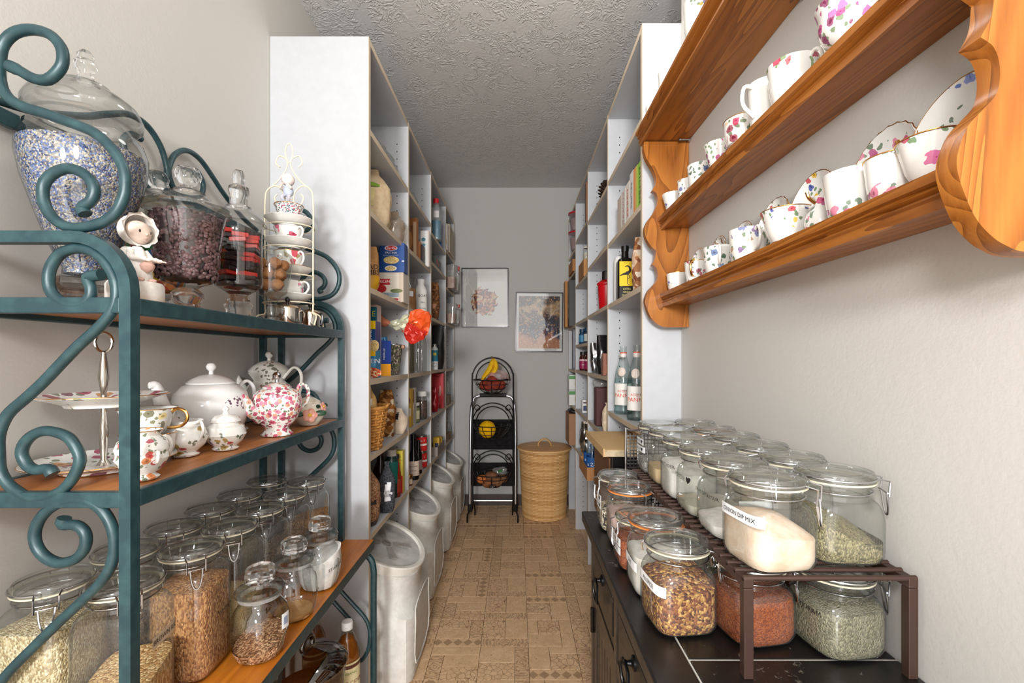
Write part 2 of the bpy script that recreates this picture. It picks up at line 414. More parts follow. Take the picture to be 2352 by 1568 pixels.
at_floor_stuff()
# ------------------------------------------------------------------ built-in shelving, two runs
WHITE = flat((196, 198, 202), 0.45, 0, 0.35); EDGE = flat((214, 196, 172), 0.55)
XLF = -0.477; XRF = 0.388; T = 0.018
LY = [1.466, 2.002, 2.53, 3.058, 3.46]; RY = [1.408, 1.94, 2.488, 3.0, 3.40]
ZT = 2.166
LZ = [[1.876, 1.613, 1.361, 1.06, 0.81, 0.551], [1.876, 1.618, 1.354, 1.058, 0.806, 0.548], [1.837, 1.675, 1.36, 1.06, 0.806, 0.545], [1.864, 1.613, 1.37, 1.055, 0.805, 0.55]]
RZ = [[1.882, 1.614, 1.357, 0.906, 0.53], [1.875, 1.62, 1.36, 1.051, 0.793, 0.552], [1.896, 1.60, 1.358, 1.216, 1.054, 0.797, 0.54], [1.867, 1.719, 1.353, 1.05, 0.797, 0.532]]
def shelving(side, YS, ZS, xf, xb, label):
    u = thing('shelving_unit', label, 'shelving')
    s = 1 if xb < xf else -1   # the front faces +x (left run) or -x (right run)
    x0, x1 = min(xf, xb), max(xf, xb); e = 0.0015
    for i, y in enumerate(YS):
        y1 = y+T
        p = MB().box(*( (x0, x1-e) if s > 0 else (x0+e, x1) ), y, y1, 0, ZT).build('end_panel' if i in (0, len(YS)-1) else 'divider', WHITE, u, False)
        MB().box(*((x1-e, x1) if s > 0 else (x0, x0+e)), y, y1, 0, ZT).build('edge_band', EDGE, p, False)
        if i:
            m = MB()
            for hx in (xf-s*0.05, xf-s*0.25):
                z = 0.12
                while z < ZT-0.08:
                    m.lathe([(0.0026, 0), (0.0026, 0.0006)], 8); 
                    k = len(m.v)-16
                    m.xf(Matrix.Translation((hx, y-0.0002, z)) @ Matrix.Rotation(R(90), 4, 'X'), k); z += 0.0325
            q = m.build('peg_hole_rows', flat((40, 38, 36), 0.9), p, False); q['kind'] = 'stuff'
    for i in range(len(YS)-1):
        ya, yb = YS[i]+T, YS[i+1]
        for z in ZS[i]+[ZT]:
            nm = 'top_panel' if z == ZT else 'shelf'
            p = MB().box(*((x0+0.006, x1-e-0.001) if s > 0 else (x0+e+0.001, x1-0.006)), ya, yb, z-T, z).build(nm, WHITE, u, False)
            MB().box(*((x1-e-0.001, x1-0.001) if s > 0 else (x0+0.001, x0+e+0.001)), ya, yb, z-T, z).build('edge_band', EDGE, p, False)
        b = MB().box(*((x0, x0+0.005) if s > 0 else (x1-0.005, x1)), ya, yb, 0.0, ZT).build('back_panel', WHITE, u, False)
    return u
shelving('l', LY, LZ, XLF, XL+0.001, 'white built-in pantry shelving run along the left wall behind the teal rack')
shelving('r', RY, RZ, XRF, XR2-0.001, 'white built-in pantry shelving run on the right beyond the plate rack')
# ------------------------------------------------------------------ teal baker's rack
def bakers_rack():
    u = thing('bakers_rack', 'teal wrought iron rack with scrolls and wooden shelves against left wall', 'rack')
    M = teal(); FX = -0.538; BX = -0.777; Y0 = 0.632; Y1 = 1.394; q = 0.0113
    W1 = wood((198, 130, 72), (152, 92, 46), 'y', 1.0, 0.35); W2 = wood((208, 128, 40), (168, 92, 24), 'y', 1.0, 0.3)
    arc = [(FX-0.075*(1-math.cos(a)), 1.222+0.075*math.sin(a)) for a in [i*math.pi/16 for i in range(9)]]
    for Y in (Y0, Y1):
        MB().tube([(FX, Y, 0.56)]+[(FX, Y, z) for z in (0.9, 1.19)]+[(x, Y, z) for x, z in arc]+[(BX, Y, 1.297)], q, 4, 1, twist=R(45), up=(0, 1, 0)).build('front_post', M, u)
        MB().box(BX-0.008, BX+0.008, Y-0.008, Y+0.008, 0.0, 1.5).build('back_post', M, u, False)
    MB().box(-0.722, -0.706, Y1-0.02, Y1-0.006, 0.1, 1.297).build('back_post', M, u, False)
    # rod scrolls traced in the plane of the side frame
    A = [(23,152),(46,163),(77,180),(110,183),(138,158),(145,132),(138,104),(112,78),(71,68),(33,76),(8,101),(0,132),(-2,168),(5,203),(25,229),(59,247),(102,260),(143,275),(179,288),(217,305),(245,328),(270,359),(286,395),(288,430),(283,456),(268,486),(240,509),(194,522),(153,520),(122,501),(102,468),(99,430),(112,407),(135,392),(163,387),(194,400),(214,423),(216,445),(207,463),(189,476),(196,492)]
    B = [(232,631),(201,637),(209,660),(207,682),(189,698),(163,700),(135,688),(115,665),(112,631),(122,603),(143,580),(179,570),(217,580),(245,606),(263,639),(268,667),(265,695),(250,726),(219,759),(179,795),(143,832),(102,875),(61,913),(25,944),(8,969),(-3,1002),(-3,1041),(0,1079),(15,1107),(38,1127),(71,1143),(110,1140),(143,1125),(168,1097),(184,1058),(176,1030),(158,1005),(128,992),(97,990),(71,1002),(54,1023),(51,1046),(64,1069),(84,1079),(110,1076),(122,1089)]
    C = [(148,1189),(145,1205),(173,1205),(193,1219),(198,1242),(190,1267),(168,1286),(134,1292),(103,1278),(84,1253),(80,1222),(92,1191),(117,1166),(151,1150),(190,1147),(223,1161),(246,1186),(260,1219),(263,1256),(257,1292),(240,1326),(207,1362),(156,1409),(112,1451),(70,1493),(28,1535),(0,1570),(-20,1610),(-25,1660),(0,1700),(40,1715),(80,1700),(105,1660),(95,1620),(60,1605)]
    Yp = 0.632
    for path in (A, B, C):
        pts = [at(x, y, Yp) for x, y in path]
        m = MB(); m.tube(pts, lambda t: 0.0071 if 0.02 < t < 0.98 else 0.0082, 10, 3)
        o = m.build('side_scroll', M, u); o2 = put('side_scroll', o.data, M, u, (0, Y1-Y0, 0))
    # shelf frames and boards (top, middle)
    for z, ws in ((1.214, W1), (0.945, W1)):
        f = MB(); f.box(FX-0.004, FX+0.008, Y0+0.008, Y1-0.008, z-0.024, z, 0.002).build('front_rail', M, u, False)
        MB().box(BX-0.008, BX+0.006, Y0+0.008, Y1-0.008, z-0.024, z, 0.002).build('back_rail', M, u, False)
        for Y in (Y0, Y1): MB().box(BX+0.008, FX-0.008, Y-0.006, Y+0.006, z-0.022, z, 0.002).build('side_rail', M, u, False)
        MB().box(BX+0.006, FX-0.004, Y0+0.006, Y1-0.006, z-0.014, z-0.001).build('shelf_board', ws, u, False)
    # wide lower shelf
    z = 0.569; LX = -0.440
    MB().box(LX-0.012, LX, 0.55, 1.406, z-0.026, z, 0.002).build('front_rail', M, u, False)
    MB().box(-0.785, LX-0.012, 1.394, 1.406, z-0.026, z-0.001, 0.002).build('side_rail', M, u, False)
    MB().box(-0.785, LX-0.012, 0.55, 0.562, z-0.026, z-0.001, 0.002).build('side_rail', M, u, False)
    MB().box(-0.785, LX-0.001, 0.562, 1.402, z-0.016, z+0.002).build('shelf_board', W2, u, False)
    for Y in (0.58, 1.388):
        MB().tube([(-0.52, Y, z-0.03), (-0.475, Y, z-0.034), (-0.447, Y, z-0.05), (-0.437, Y, z-0.085), (-0.437, Y, z-0.15), (-0.437, Y, 0.2), (-0.437, Y, 0.003)], 0.0098, 8, 4).build('front_leg', M, u)
        MB().tube([(-0.60, Y-0.01, z-0.07), (-0.51, Y-0.01, 0.40), (-0.452, Y-0.01, 0.33), (-0.447, Y-0.01, 0.26), (-0.47, Y-0.01, 0.215), (-0.50, Y-0.01, 0.22)], 0.0062, 8, 4).build('leg_scroll', M, u)
    MB().tube([(-0.69, 1.38, z-0.03), (-0.60, 1.38, 0.44), (-0.50, 1.38, 0.33)], 0.0062, 8, 2).build('brace_rod', M, u)
    # bottom shelf
    MB().box(-0.785, -0.45, 0.562, 1.40, 0.10, 0.118).build('shelf_board', W2, u, False)
    # crest on the wall side
    MB().box(BX-0.006, BX+0.006, Y0, Y1, 1.482, 1.506, 0.002).build('top_rail', M, u, False)
    cr = [(1.36,1.512),(1.29,1.528),(1.2075,1.565),(1.1636,1.592),(1.115,1.6176),(1.07,1.618),(1.035,1.593),(1.018,1.56),(1.016,1.54),(1.03,1.515),(1.06,1.508),(1.095,1.515),(1.122,1.535),(1.127,1.562),(1.108,1.582),(1.085,1.582)]
    for k in (1, -1):
        MB().tube([(BX, 1.013+k*(y-1.013), zz) for y, zz in cr], 0.0062, 10, 4).build('crest_scroll', M, u)
    return u
bakers_rack()
# ------------------------------------------------------------------ oak plate rack on the right wall
def plate_rack():
    u = thing('plate_rack', 'carved honey oak plate rack hung on the right wall', 'rack')
    prof = [(1479,325),(1479,343),(1485,364),(1495,380),(1503,396),(1507,412),(1505,425),(1498,437),(1507,443),(1511,456),(1509,470),(1500,490),(1490,503),(1484,514),(1481,524),(1482,538),(1486,550),(1496,566),(1507,575),(1505,593),(1498,607),(1507,614),(1511,628),(1509,644),(1500,655),(1490,666),(1484,680),(1482,692),(1485,706),(1494,727),(1504,739),(1514,746),(1529,751),(1566,751)]
    D = 1.343; pts = [(xat(x, D), zat(y, D)) for x, y in prof]
    pts = [(x, z) for x, z in pts]+[(XR-0.001, pts[-1][1]), (XR-0.001, pts[0][1])]
    cus = {(1498,437),(1507,575),(1498,607),(1566,751)}; seg = [[]]
    for p in prof:
        seg[-1].append((xat(p[0], D), 0, zat(p[1], D)))
        if p in cus: seg.append([seg[-1][-1]])
    pts = []
    for sg in seg:
        if len(sg) > 1: pts += [(q.x, q.z) for q in smoothpath(sg, 4)][:-1]
    pts += [(XR-0.001, zat(751, D)), (XR-0.001, pts[0][1])]
    for y in (0.392, D): MB().prism(pts, 0.02, 'xz', y).build('side_bracket', oak('z'), u)
    def shelf(xf, z0, z1, name='shelf'):
        p = MB().box(xf+0.012, XR-0.001, 0.412, D, z0+0.006, z1-0.001).build(name, oak('y'), u, False)
        h = z1-z0
        out = [(xf+0.014, z0), (xf+0.006, z0), (xf+0.006, z0+h*0.30), (xf+0.003, z0+h*0.36), (xf+0.008, z0+h*0.42), (xf+0.008, z0+h*0.48), (xf+0.002, z0+h*0.56), (xf+0.004, z0+h*0.66), (xf-0.002, z0+h*0.72), (xf-0.003, z1), (xf+0.014, z1)]
        MB().prism(out, D-0.412, 'xz', 0.412).build('front_moulding', oak('y'), p, False)
    shelf(0.418, 1.507, 1.541); shelf(0.424, 1.281, 1.319)
    top = MB().box(0.377, XR-0.001, 0.392, D+0.02, 1.772, 1.79).build('top_shelf', oak('y'), u, False)
    cm = [(0.378, 1.768), (0.370, 1.768), (0.370, 1.776), (0.366, 1.778), (0.371, 1.782), (0.371, 1.786), (0.363, 1.79), (0.365, 1.796), (0.358, 1.80), (0.357, 1.806), (0.378, 1.806)]
    MB().prism(cm, D+0.03-0.392, 'xz', 0.392).build('crown_moulding', oak('y'), top, False)
    for px, py in ((1570, 325), (1822, 15)):
        Y = 0.485*F/(px-VPX); z = 1.768
        MB().tube([(0.474, Y, z-0.003), (0.506, Y, z-0.003)], 0.0022, 8, 1).tube([(0.472, Y, z-0.003), (0.475, Y, z-0.003)], 0.0044, 8, 1).build('screw', metal((150, 158, 168), 0.35), u)
    return u
plate_rack()
# ------------------------------------------------------------------ black cabinet on the right
TZ = 0.73; CXF = 0.170; CY1 = 1.192
def black_paint(): return _blk
def _mk_blk(c=(22, 20, 19), worn=0.615):
    t = NT('black_worn_paint'); t.bsdf(None, 0.32, 0, 0.5)
    v = t.coord(); n = t.noise(v, 38, 6, 0.6, 0.75); n2 = t.noise(v, 7, 2)
    k = t.math('MULTIPLY', t.math('GREATER_THAN', n.outputs[0], worn), t.math('GREATER_THAN', n2.outputs[0], 0.5))
    t.col(t.mix(t.math('MULTIPLY', k, 0.55), lin(c), lin((120, 112, 104)))); t.bump(n.outputs[0], 0.12, 0.003)
    t.l(t.math('ADD', t.math('MULTIPLY', n.outputs[0], 0.35), 0.15), t.b.inputs['Roughness']); return t.m
_blk = _mk_blk(); _dkb = _mk_blk((52, 43, 35), 0.74)
def cabinet():
    u = thing('sideboard', 'black distressed wooden sideboard carrying the spice jars', 'cabinet')
    fx = CXF+0.022; bx = XR-0.004; y0 = 0.30; y1 = CY1-0.02
    MB().box(fx+0.016, bx, y0, y1, 0.0, TZ-0.028).build('body', _dkb, u, False)
    # top boards with seams
    sx = 0.228
    MB().box(CXF, sx-0.001, 0.26, CY1, TZ-0.026, TZ, 0.003).build('top_board', _blk, u, False)
    for a, b in ((0.26, 0.603), (0.605, 0.90), (0.902, CY1)):
        MB().box(sx+0.001, bx, a, b, TZ-0.026, TZ, 0.002).build('top_board', _blk, u, False)
    MB().box(sx-0.001, sx+0.001, 0.26, CY1-0.002, TZ-0.024, TZ-0.0008).box(sx+0.001, bx, 0.603, 0.605, TZ-0.024, TZ-0.0008).build('board_seam', flat((190, 186, 178), 0.8), u, False)
    MB().box(CXF+0.012, bx, 0.28, CY1-0.01, TZ-0.038, TZ-0.0265, 0.003).build('top_moulding', _dkb, u, False)
    # posts and rails of the face frame
    cols = [(1.02, y1), (0.70, 0.995), (0.33, 0.675)]
    cols = [(0.90, 1.165), (0.615, 0.88), (0.33, 0.595)]
    for y in (y0, 0.595, 0.88, y1-0.02):
        MB().box(fx, fx+0.02, y, y+0.02, 0, TZ-0.038).build('stile', _dkb, u, False)
    for z0, z1 in ((TZ-0.062, TZ-0.038), (0.52, 0.545), (0.0, 0.06)):
        MB().box(fx+0.001, fx+0.019, y0, y1, z0, z1).build('face_rail', _dkb, u, False)
    HW = flat((22, 21, 22), 0.35, 0.6)
    for a, b in cols:
        if b > y1-0.02: b = y1-0.02
        d = MB().box(fx+0.003, fx+0.018, a, b, 0.548, TZ-0.064, 0.002).build('drawer', _dkb, u, False)
        MB().box(fx+0.0005, fx+0.003, a+0.02, b-0.02, 0.566, TZ-0.082, 0.001).build('drawer_panel', _blk, d, False)
        c = (a+b)/2; zc = (0.548+TZ-0.064)/2+0.022
        MB().lathe([(0.012, 0), (0.012, 0.003), (0.005, 0.006), (0.004, 0.012), (0.007, 0.016), (0.001, 0.019)], 14).xf(Matrix.Translation((fx+0.001, c, zc)) @ Matrix.Rotation(R(-90), 4, 'Y')).tube([(fx-0.014, c-0.018, zc-0.004), (fx-0.016, c-0.024, zc-0.024), (fx-0.014, c-0.014, zc-0.045), (fx-0.014, c+0.014, zc-0.045), (fx-0.016, c+0.024, zc-0.024), (fx-0.014, c+0.018, zc-0.004)], 0.0028, 8, 4, True).build('drop_pull', HW, d)
        dr = MB().box(fx+0.003, fx+0.018, a, b, 0.065, 0.10).box(fx+0.003, fx+0.018, a, b, 0.485, 0.517).box(fx+0.003, fx+0.018, a, a+0.035, 0.10, 0.485).box(fx+0.003, fx+0.018, b-0.035, b, 0.10, 0.485).build('door', _dkb, u, False)
        n = 6
        for i in range(n):
            yy = a+0.035+(b-a-0.07)*(i+0.5)/n
            MB().box(fx+0.006, fx+0.013, yy-0.011, yy+0.011, 0.10, 0.485).build('slat', _dkb, dr, False)
        MB().lathe([(0.010, 0), (0.010, 0.003), (0.004, 0.006), (0.009, 0.016), (0.001, 0.022)], 14).xf(Matrix.Translation((fx+0.003, a+0.018, 0.42)) @ Matrix.Rotation(R(-90), 4, 'Y')).build('knob', HW, dr)
        MB().tube([(fx-0.001, b-0.004, 0.44), (fx-0.001, b-0.004, 0.50)], 0.005, 8, 1).build('hinge', HW, dr)
    return u
cabinet()
def wire_riser():
    u = thing('wire_riser', 'dark brown metal slatted riser shelf standing on the black sideboard', 'rack')
    M = flat((70, 50, 42), 0.45, 0.3); x0, x1 = 0.283, 0.500; y0, y1 = 0.566, 1.125; z = 0.857
    for x in (x0, x1-0.012):
        MB().box(x, x+0.012, y0, y1, z-0.014, z-0.002, 0.001).build('side_rail', M, u, False)
        for y in (y0, y1-0.012): MB().box(x, x+0.012, y, y+0.012, TZ, z-0.014, 0.001).build('leg', M, u, False)
    n = 26; me = None
    for i in range(n):
        y = y0+0.004+i*(y1-y0-0.012)/(n-1)
        if me is None: me = MB().tube([(x0, 0, 0), (x1, 0, 0)], 0.0035, 8, 1).data('slat')
        put('slat', me, M, u, (0, y, z-0.0025))
wire_riser()
# ------------------------------------------------------------------ clip-top jars
JM = {}
WIRE = CHROME(); CREAM = flat((214, 205, 180), 0.5); ORANGE = flat((238, 138, 62), 0.45); TAG = flat((236, 238, 240), 0.5); INK = flat((28, 26, 26), 0.6)
GLASS = glass(); GLASSE2 = glass((0.95, 0.96, 0.955), (0.34, 0.37, 0.36), 1.5, 1.2); GLASSE = glass((0.93, 0.945, 0.94), (0.30, 0.33, 0.32), 1.5, 1.3); GLASSL = glass((0.94, 0.95, 0.94), (0.36, 0.40, 0.37), 1.5, 1.3, 0.03); GLASSD = glass((0.96, 0.965, 0.95), (0.46, 0.49, 0.45), 1.5, 1.0, 0.03)
KIND = {  # height, half width, neck radius, lid radius, squareness
    'tall': (0.222, 0.051, 0.041, 0.0475, 5.0), 'short': (0.118, 0.0465, 0.040, 0.0465, 4.5), 'mid': (0.128, 0.047, 0.040, 0.0465, 4.5), 'low': (0.10, 0.046, 0.038, 0.044, 4.5), 'wide': (0.112, 0.049, 0.041, 0.047, 4.0)}
def jar_rings(k, s=1.0):
    H, hw, nr, lr, n = KIND[k]; b = H-0.058; out = []
    for z, r, q in ((0.0, 0.80, n), (0.004, 0.92, n), (0.012, 0.99, n), (0.02, 1.0, n), (b*0.5, 1.0, n), (b, 1.0, n)): out.append((z, r*hw*s, q))
    for i in range(1, 6):
        t = i/5; e = math.sin(t*math.pi/2); out.append((b+0.022*e, (hw+(nr-hw)*(1-math.cos(t*math.pi/2)))*s, n+(2-n)*t))
    out += [(H-0.030, nr*s, 2.0)]
    return out
def jar_meshes(k):
    if k in JM: return JM[k]
    H, hw, nr, lr, n = KIND[k]; d = {}
    R_ = jar_rings(k)+[(H-0.027, nr*1.06, 2), (H-0.0235, nr*1.06, 2), (H-0.022, nr*0.99, 2), (H-0.018, nr*0.99, 2), (H-0.016, lr, 2), (H-0.0142, lr, 2), (H-0.0142, nr*0.9, 2)]
    d['body'] = MB().loft([sring(z, r, q) for z, r, q in R_], True, False).data('glass_body')
    d['gasket'] = MB().lathe([(lr*0.9, H-0.0142), (lr*1.015, H-0.0142), (lr*1.02, H-0.0118), (lr*0.9, H-0.0118)], 40, cap0=False, cap1=False).data('gasket')
    d['lid'] = MB().lathe([(lr*0.88, H-0.0118), (lr*1.0, H-0.0118), (lr*1.01, H-0.006), (lr*0.985, H-0.002), (lr*0.95, H), (lr*0.90, H-0.0004), (lr*0.87, H-0.0025), (lr*0.70, H-0.003), (lr*0.68, H-0.0018), (lr*0.5, H-0.0022), (0.0005, H-0.0022)], 40, cap0=False).data('lid')
    w = MB(); a = lr*1.04; f = 0.30
    w.tube([(nr*1.1*math.cos(t), nr*1.1*math.sin(t), H-0.0253) for t in [2*math.pi*i/28 for i in range(28)]], 0.0011, 6, 1, True)
    arc = [(a*math.cos(t), a*math.sin(t), H-0.0075) for t in [R(-90)+f+(2*math.pi-2*f)*i/26 for i in range(27)]]
    x1 = arc[0][0]; y1 = arc[0][1]
    w.tube([(x1*0.9, y1-0.012, H-0.030), (x1*0.9, y1-0.013, H-0.010)]+arc+[(-x1*0.9, y1-0.013, H-0.010), (-x1*0.9, y1-0.012, H-0.030)], 0.0013, 6, 1)
    w.tube([(x1*1.0, y1-0.010, H-0.0255), (0.004, y1-0.011, H-0.0255), (-x1*1.0, y1-0.010, H-0.0255)], 0.0012, 6, 1)
    w.tube([(0.009, y1-0.011, H-0.026), (0.007, y1-0.013, H-0.045), (0.003, y1-0.014, H-0.056), (-0.003, y1-0.014, H-0.056), (-0.007, y1-0.013, H-0.045), (-0.009, y1-0.011, H-0.026)], 0.0014, 6, 3)
    for sx in (-1, 1): w.tube([(sx*0.011, -y1*0.98, H-0.008), (sx*0.011, -y1*1.1, H-0.014), (sx*0.009, -y1*1.06, H-0.0253)], 0.0012, 6, 3)
    d['wire'] = w.data('wire_bail'); JM[k] = d; return d
def fill_mesh(rings, fill, slope=(0, 0), mound=0.0, seg=36):
    """loose contents: follow the jar's inside up to the fill height, then a sloped or mounded top"""
    rs = []; last = None
    for z, r, q in rings:
        if z >= fill: break
        rs.append((max(z, 0.003), r*0.955, q)); last = (z, r, q)
    r, q = last[1]*0.955, last[2]; out = [sring(z, rr, qq, seg) for z, rr, qq in rs]
    for f in (1.0, 0.85, 0.6, 0.32, 0.06):
        ring = sring(fill, r*f, q, seg)
        out.append([(x, y, max(0.006, fill+slope[0]*x+slope[1]*y+mound*(1-f*f)+0.0015*mnoise.noise(Vector((x*90, y*90, fill*50))))) for x, y, z in ring])
    return MB().loft(out, True, True)
def clip_jar(k, loc, label, fill=None, gasket=None, latch=0.0, note=None, rz=0.0, group=None, gl=None, cat='jar', paper=None):
    d = jar_meshes(k); H, hw, nr, lr, n = KIND[k]
    t = thing('clip_top_jar', label, cat, loc, rz, group)
    put('glass_body', d['body'], gl or GLASSD, t); gk = put('gasket', d['gasket'], CREAM, t)
    if gasket is not None: recolor(gk, gasket)
    put('lid', d['lid'], GLASSL, t)
    wr = put('wire_bail', d['wire'], WIRE, t); wr.rotation_euler = (0, 0, latch)
    if fill:
        mat, h, sl, mo = fill; fill_mesh(jar_rings(k), h, sl, mo).build('contents', mat, t)
    rf = lambda a: srad(a, hw, n)
    for nt in (note or []):
        s, size, ang, z, strip = nt
        sd = 1 if math.cos(ang) > 0 else -1; yo = 0.010 if sd > 0 else -0.006   # the jar's aisle-side face
        def on_face(u, v, off, sd=sd, yo=yo, z=z):
            y = max(-0.97*hw, min(0.97*hw, sd*u+yo)); x = hw*(1-abs(y/hw)**n)**(1/n)
            return (sd*(x+off), y, z+v)
        if strip:
            us = [-strip/2+strip*i/20 for i in range(21)]
            m = MB().loft([[on_face(u, v, 0.0008) for u in us] for v in (-size*0.85, size*0.85)], False, False, closed=False)
            put('paper_label', m.data('paper_label', True, False), TAG if sd < 0 else flat((196, 176, 150), 0.6), t)
        if s:
            wid = len(s)*size*0.62; q = min(1.0, 0.074/wid); text_flat(s, size*q, lambda u, v: on_face(u, v, 0.0018), INK, t)
    if paper:  # a card or bag standing inside against the glass
        ang, wd, z0, z1 = paper; strip_cyl(lambda a: rf(a)*0.945, ang, wd, z0, z1, flat((232, 234, 238), 0.7), t, 'paper_insert')
    return t
WHEAT = grains(((196, 140, 84), (168, 110, 62), (212, 160, 104), (140, 88, 48)), 400, (1, 1, 0.55)); OATS = grains(((206, 190, 150), (180, 160, 118), (222, 210, 176), (160, 140, 100)), 400, (1, 1, 0.7))
RICE = grains(((208, 172, 118), (190, 150, 96), (224, 194, 146), (170, 128, 80)), 330, (1, 1, 0.5)); REDG = grains(((168, 92, 62), (186, 112, 80), (146, 74, 48)), 300)
TAN = grains(((214, 184, 130), (200, 166, 110), (226, 200, 150)), 420); LENT = grains(((142, 108, 80), (120, 86, 62), (166, 130, 100), (96, 66, 46)), 300); DARK = grains(((36, 30, 36), (52, 44, 52), (24, 20, 24)), 280)
SEEDS = grains(((172, 126, 92), (140, 98, 68), (196, 156, 118), (110, 74, 50)), 330)
Z0 = 0.572
LA = R(38)
GA = 'tall clip-top jars in the aisle-side row'; GB = 'tall clip-top jars in the wall-side row'
clip_jar('tall', (-0.600, 0.697, Z0), 'tall clip-top jar part filled with brown rice and lettered BROWN RICE', (RICE, 0.075, (0.1, 0.3), 0.0), None, LA, [('BROWN RICE', 0.0105, R(-26), 0.128, 0.066)], R(8), GA)
clip_jar('tall', (-0.586, 0.820, Z0), 'tall clip-top jar brimming with wheat grains in front of the faceted jar', (WHEAT, 0.155, (0.0, 0.0), 0.012), None, LA, [('WHEAT', 0.012, R(-38), 0.10, 0)], R(4), GA)
clip_jar('tall', (-0.586, 0.930, Z0), 'tall clip-top jar a third full of pale yellow grain beside the wheat jar', (TAN, 0.072, (0, 0.15), 0.004), None, LA, [('MILLET', 0.012, R(-30), 0.085, 0)], 0, GA)
clip_jar('tall', (-0.586, 1.040, Z0), 'tall clip-top jar holding a low layer of reddish grain', (REDG, 0.065, (0.1, 0), 0.004), None, R(40), [('RYE', 0.012, R(-30), 0.085, 0)], 0, GA)
clip_jar('tall', (-0.586, 1.150, Z0), 'tall clip-top jar half full of brown lentils near the far post', (LENT, 0.100, (0.2, 0.1), 0.0), None, LA, [('OATS', 0.012, R(-30), 0.10, 0)], 0, GA)
clip_jar('tall', (-0.586, 1.270, Z0), 'tall clip-top jar of tan grain touching the far teal post', (WHEAT, 0.120, (0.25, 0), 0.004), None, LA, None, 0, GA)
clip_jar('tall', (-0.714, 0.702, Z0), 'tall clip-top jar of pale rolled oats nearest the wall and camera', (OATS, 0.158, (0, 0), 0.006), None, LA, None, 0, GB)
clip_jar('tall', (-0.700, 0.816, Z0), 'tall clip-top jar of dark brown grain second along the wall', (LENT, 0.130, (0, 0), 0.006), None, LA, None, 0, GB)
clip_jar('tall', (-0.697, 0.926, Z0), 'tall clip-top jar with shadowed brown grain third along the wall', (LENT, 0.10, (0, 0), 0.004), None, LA, None, 0, GB)
clip_jar('tall', (-0.697, 1.036, Z0), 'tall clip-top jar of tan grain fourth along the wall', (SEEDS, 0.10, (0, 0), 0.004), None, LA, None, 0, GB)
clip_jar('tall', (-0.697, 1.146, Z0), 'tall clip-top jar of amber grain fifth along the wall', (TAN, 0.09, (0, 0), 0.004), None, LA, None, 0, GB)
clip_jar('tall', (-0.700, 1.275, Z0), 'tall clip-top jar of black beans in the far wall corner', (DARK, 0.150, (0, 0), 0.004), None, R(75), None, 0, GB)
# small faceted jars with big stoppers
def facet_jar(loc, label, fill, tag=False, note=None, rz=0):
    t = thing('stopper_jar', label, 'jar', loc, rz, 'small faceted stopper jars along the shelf edge')
    prof = [(0, 0.034), (0.003, 0.039), (0.020, 0.046), (0.045, 0.0505), (0.065, 0.0505), (0.085, 0.046), (0.098, 0.037), (0.102, 0.034), (0.108, 0.033)]
    m = MB(); rings = []
    for z, r in prof:
        k = min(1, max(0, (z-0.07)/0.03)); rg = []
        for j in range(40):
            a = 2*math.pi*j/40; s8 = math.pi/4; b = ((a+s8/2) % s8)-s8/2; fc = math.cos(s8/2)/math.cos(b)*1.03
            rr = r*(fc*(1-k)+k); rg.append((rr*math.cos(a), rr*math.sin(a), z))
        rings.append(rg)
    m.loft(rings, True, False).build('glass_body', GLASSE, t)
    MB().lathe([(0.032, 0.108), (0.037, 0.109), (0.037, 0.116), (0.032, 0.117)], 36, cap0=False, cap1=False).build('sealing_ring', glass((0.80, 0.80, 0.78), (0.6, 0.6, 0.58), 1.3, 0.6, 0.25), t)
    MB().lathe([(0.032, 0.117), (0.042, 0.118), (0.043, 0.123), (0.039, 0.128), (0.022, 0.130), (0.018, 0.136)], 36, cap0=False, cap1=False).build('lid', GLASSE, t)
    MB().lathe([(0.018, 0.136), (0.025, 0.139), (0.027, 0.150), (0.026, 0.160), (0.022, 0.165), (0.001, 0.1665)], 10, cap0=True).build('stopper', solid_glass(), t, False)
    if fill:
        mat, h, sl, mo = fill; rr = [(z, r*0.99, 2.0) for z, r in prof]; fill_mesh([(z, r, 2.2) for z, r in [(a, b) for a, b in prof]], h, sl, mo).build('contents', mat, t)
    rf = lambda a: 0.0515
    if tag: strip_cyl(rf, R(-20), 0.018, 0.055, 0.083, TAG, t, off=0.002); strip_cyl(rf, R(-20), 0.010, 0.062, 0.076, flat((150, 160, 185), 0.5), t, 'printed_mark', off=0.0028)
    if note: text_cyl(note, 0.010, rf, R(-30), 0.055, INK, t, off=0.002, slope=0.25)
    return t
facet_jar((-0.485, 0.860, Z0), 'faceted stopper jar with a white sticker and coarse brown seeds', (SEEDS, 0.030, (0.15, 0.25), 0.006), True, None, R(10))
facet_jar((-0.485, 0.990, Z0), 'nearly empty faceted stopper jar in the middle of three', (powder((206, 156, 104)), 0.012, (0, 0), 0.0), False, 'FLAX', R(20))
facet_jar((-0.485, 1.120, Z0), 'faceted stopper jar holding white powder nearest the far post', (powder((236, 232, 228)), 0.075, (0.3, 0.2), 0.004), False, 'STARCH', R(5))
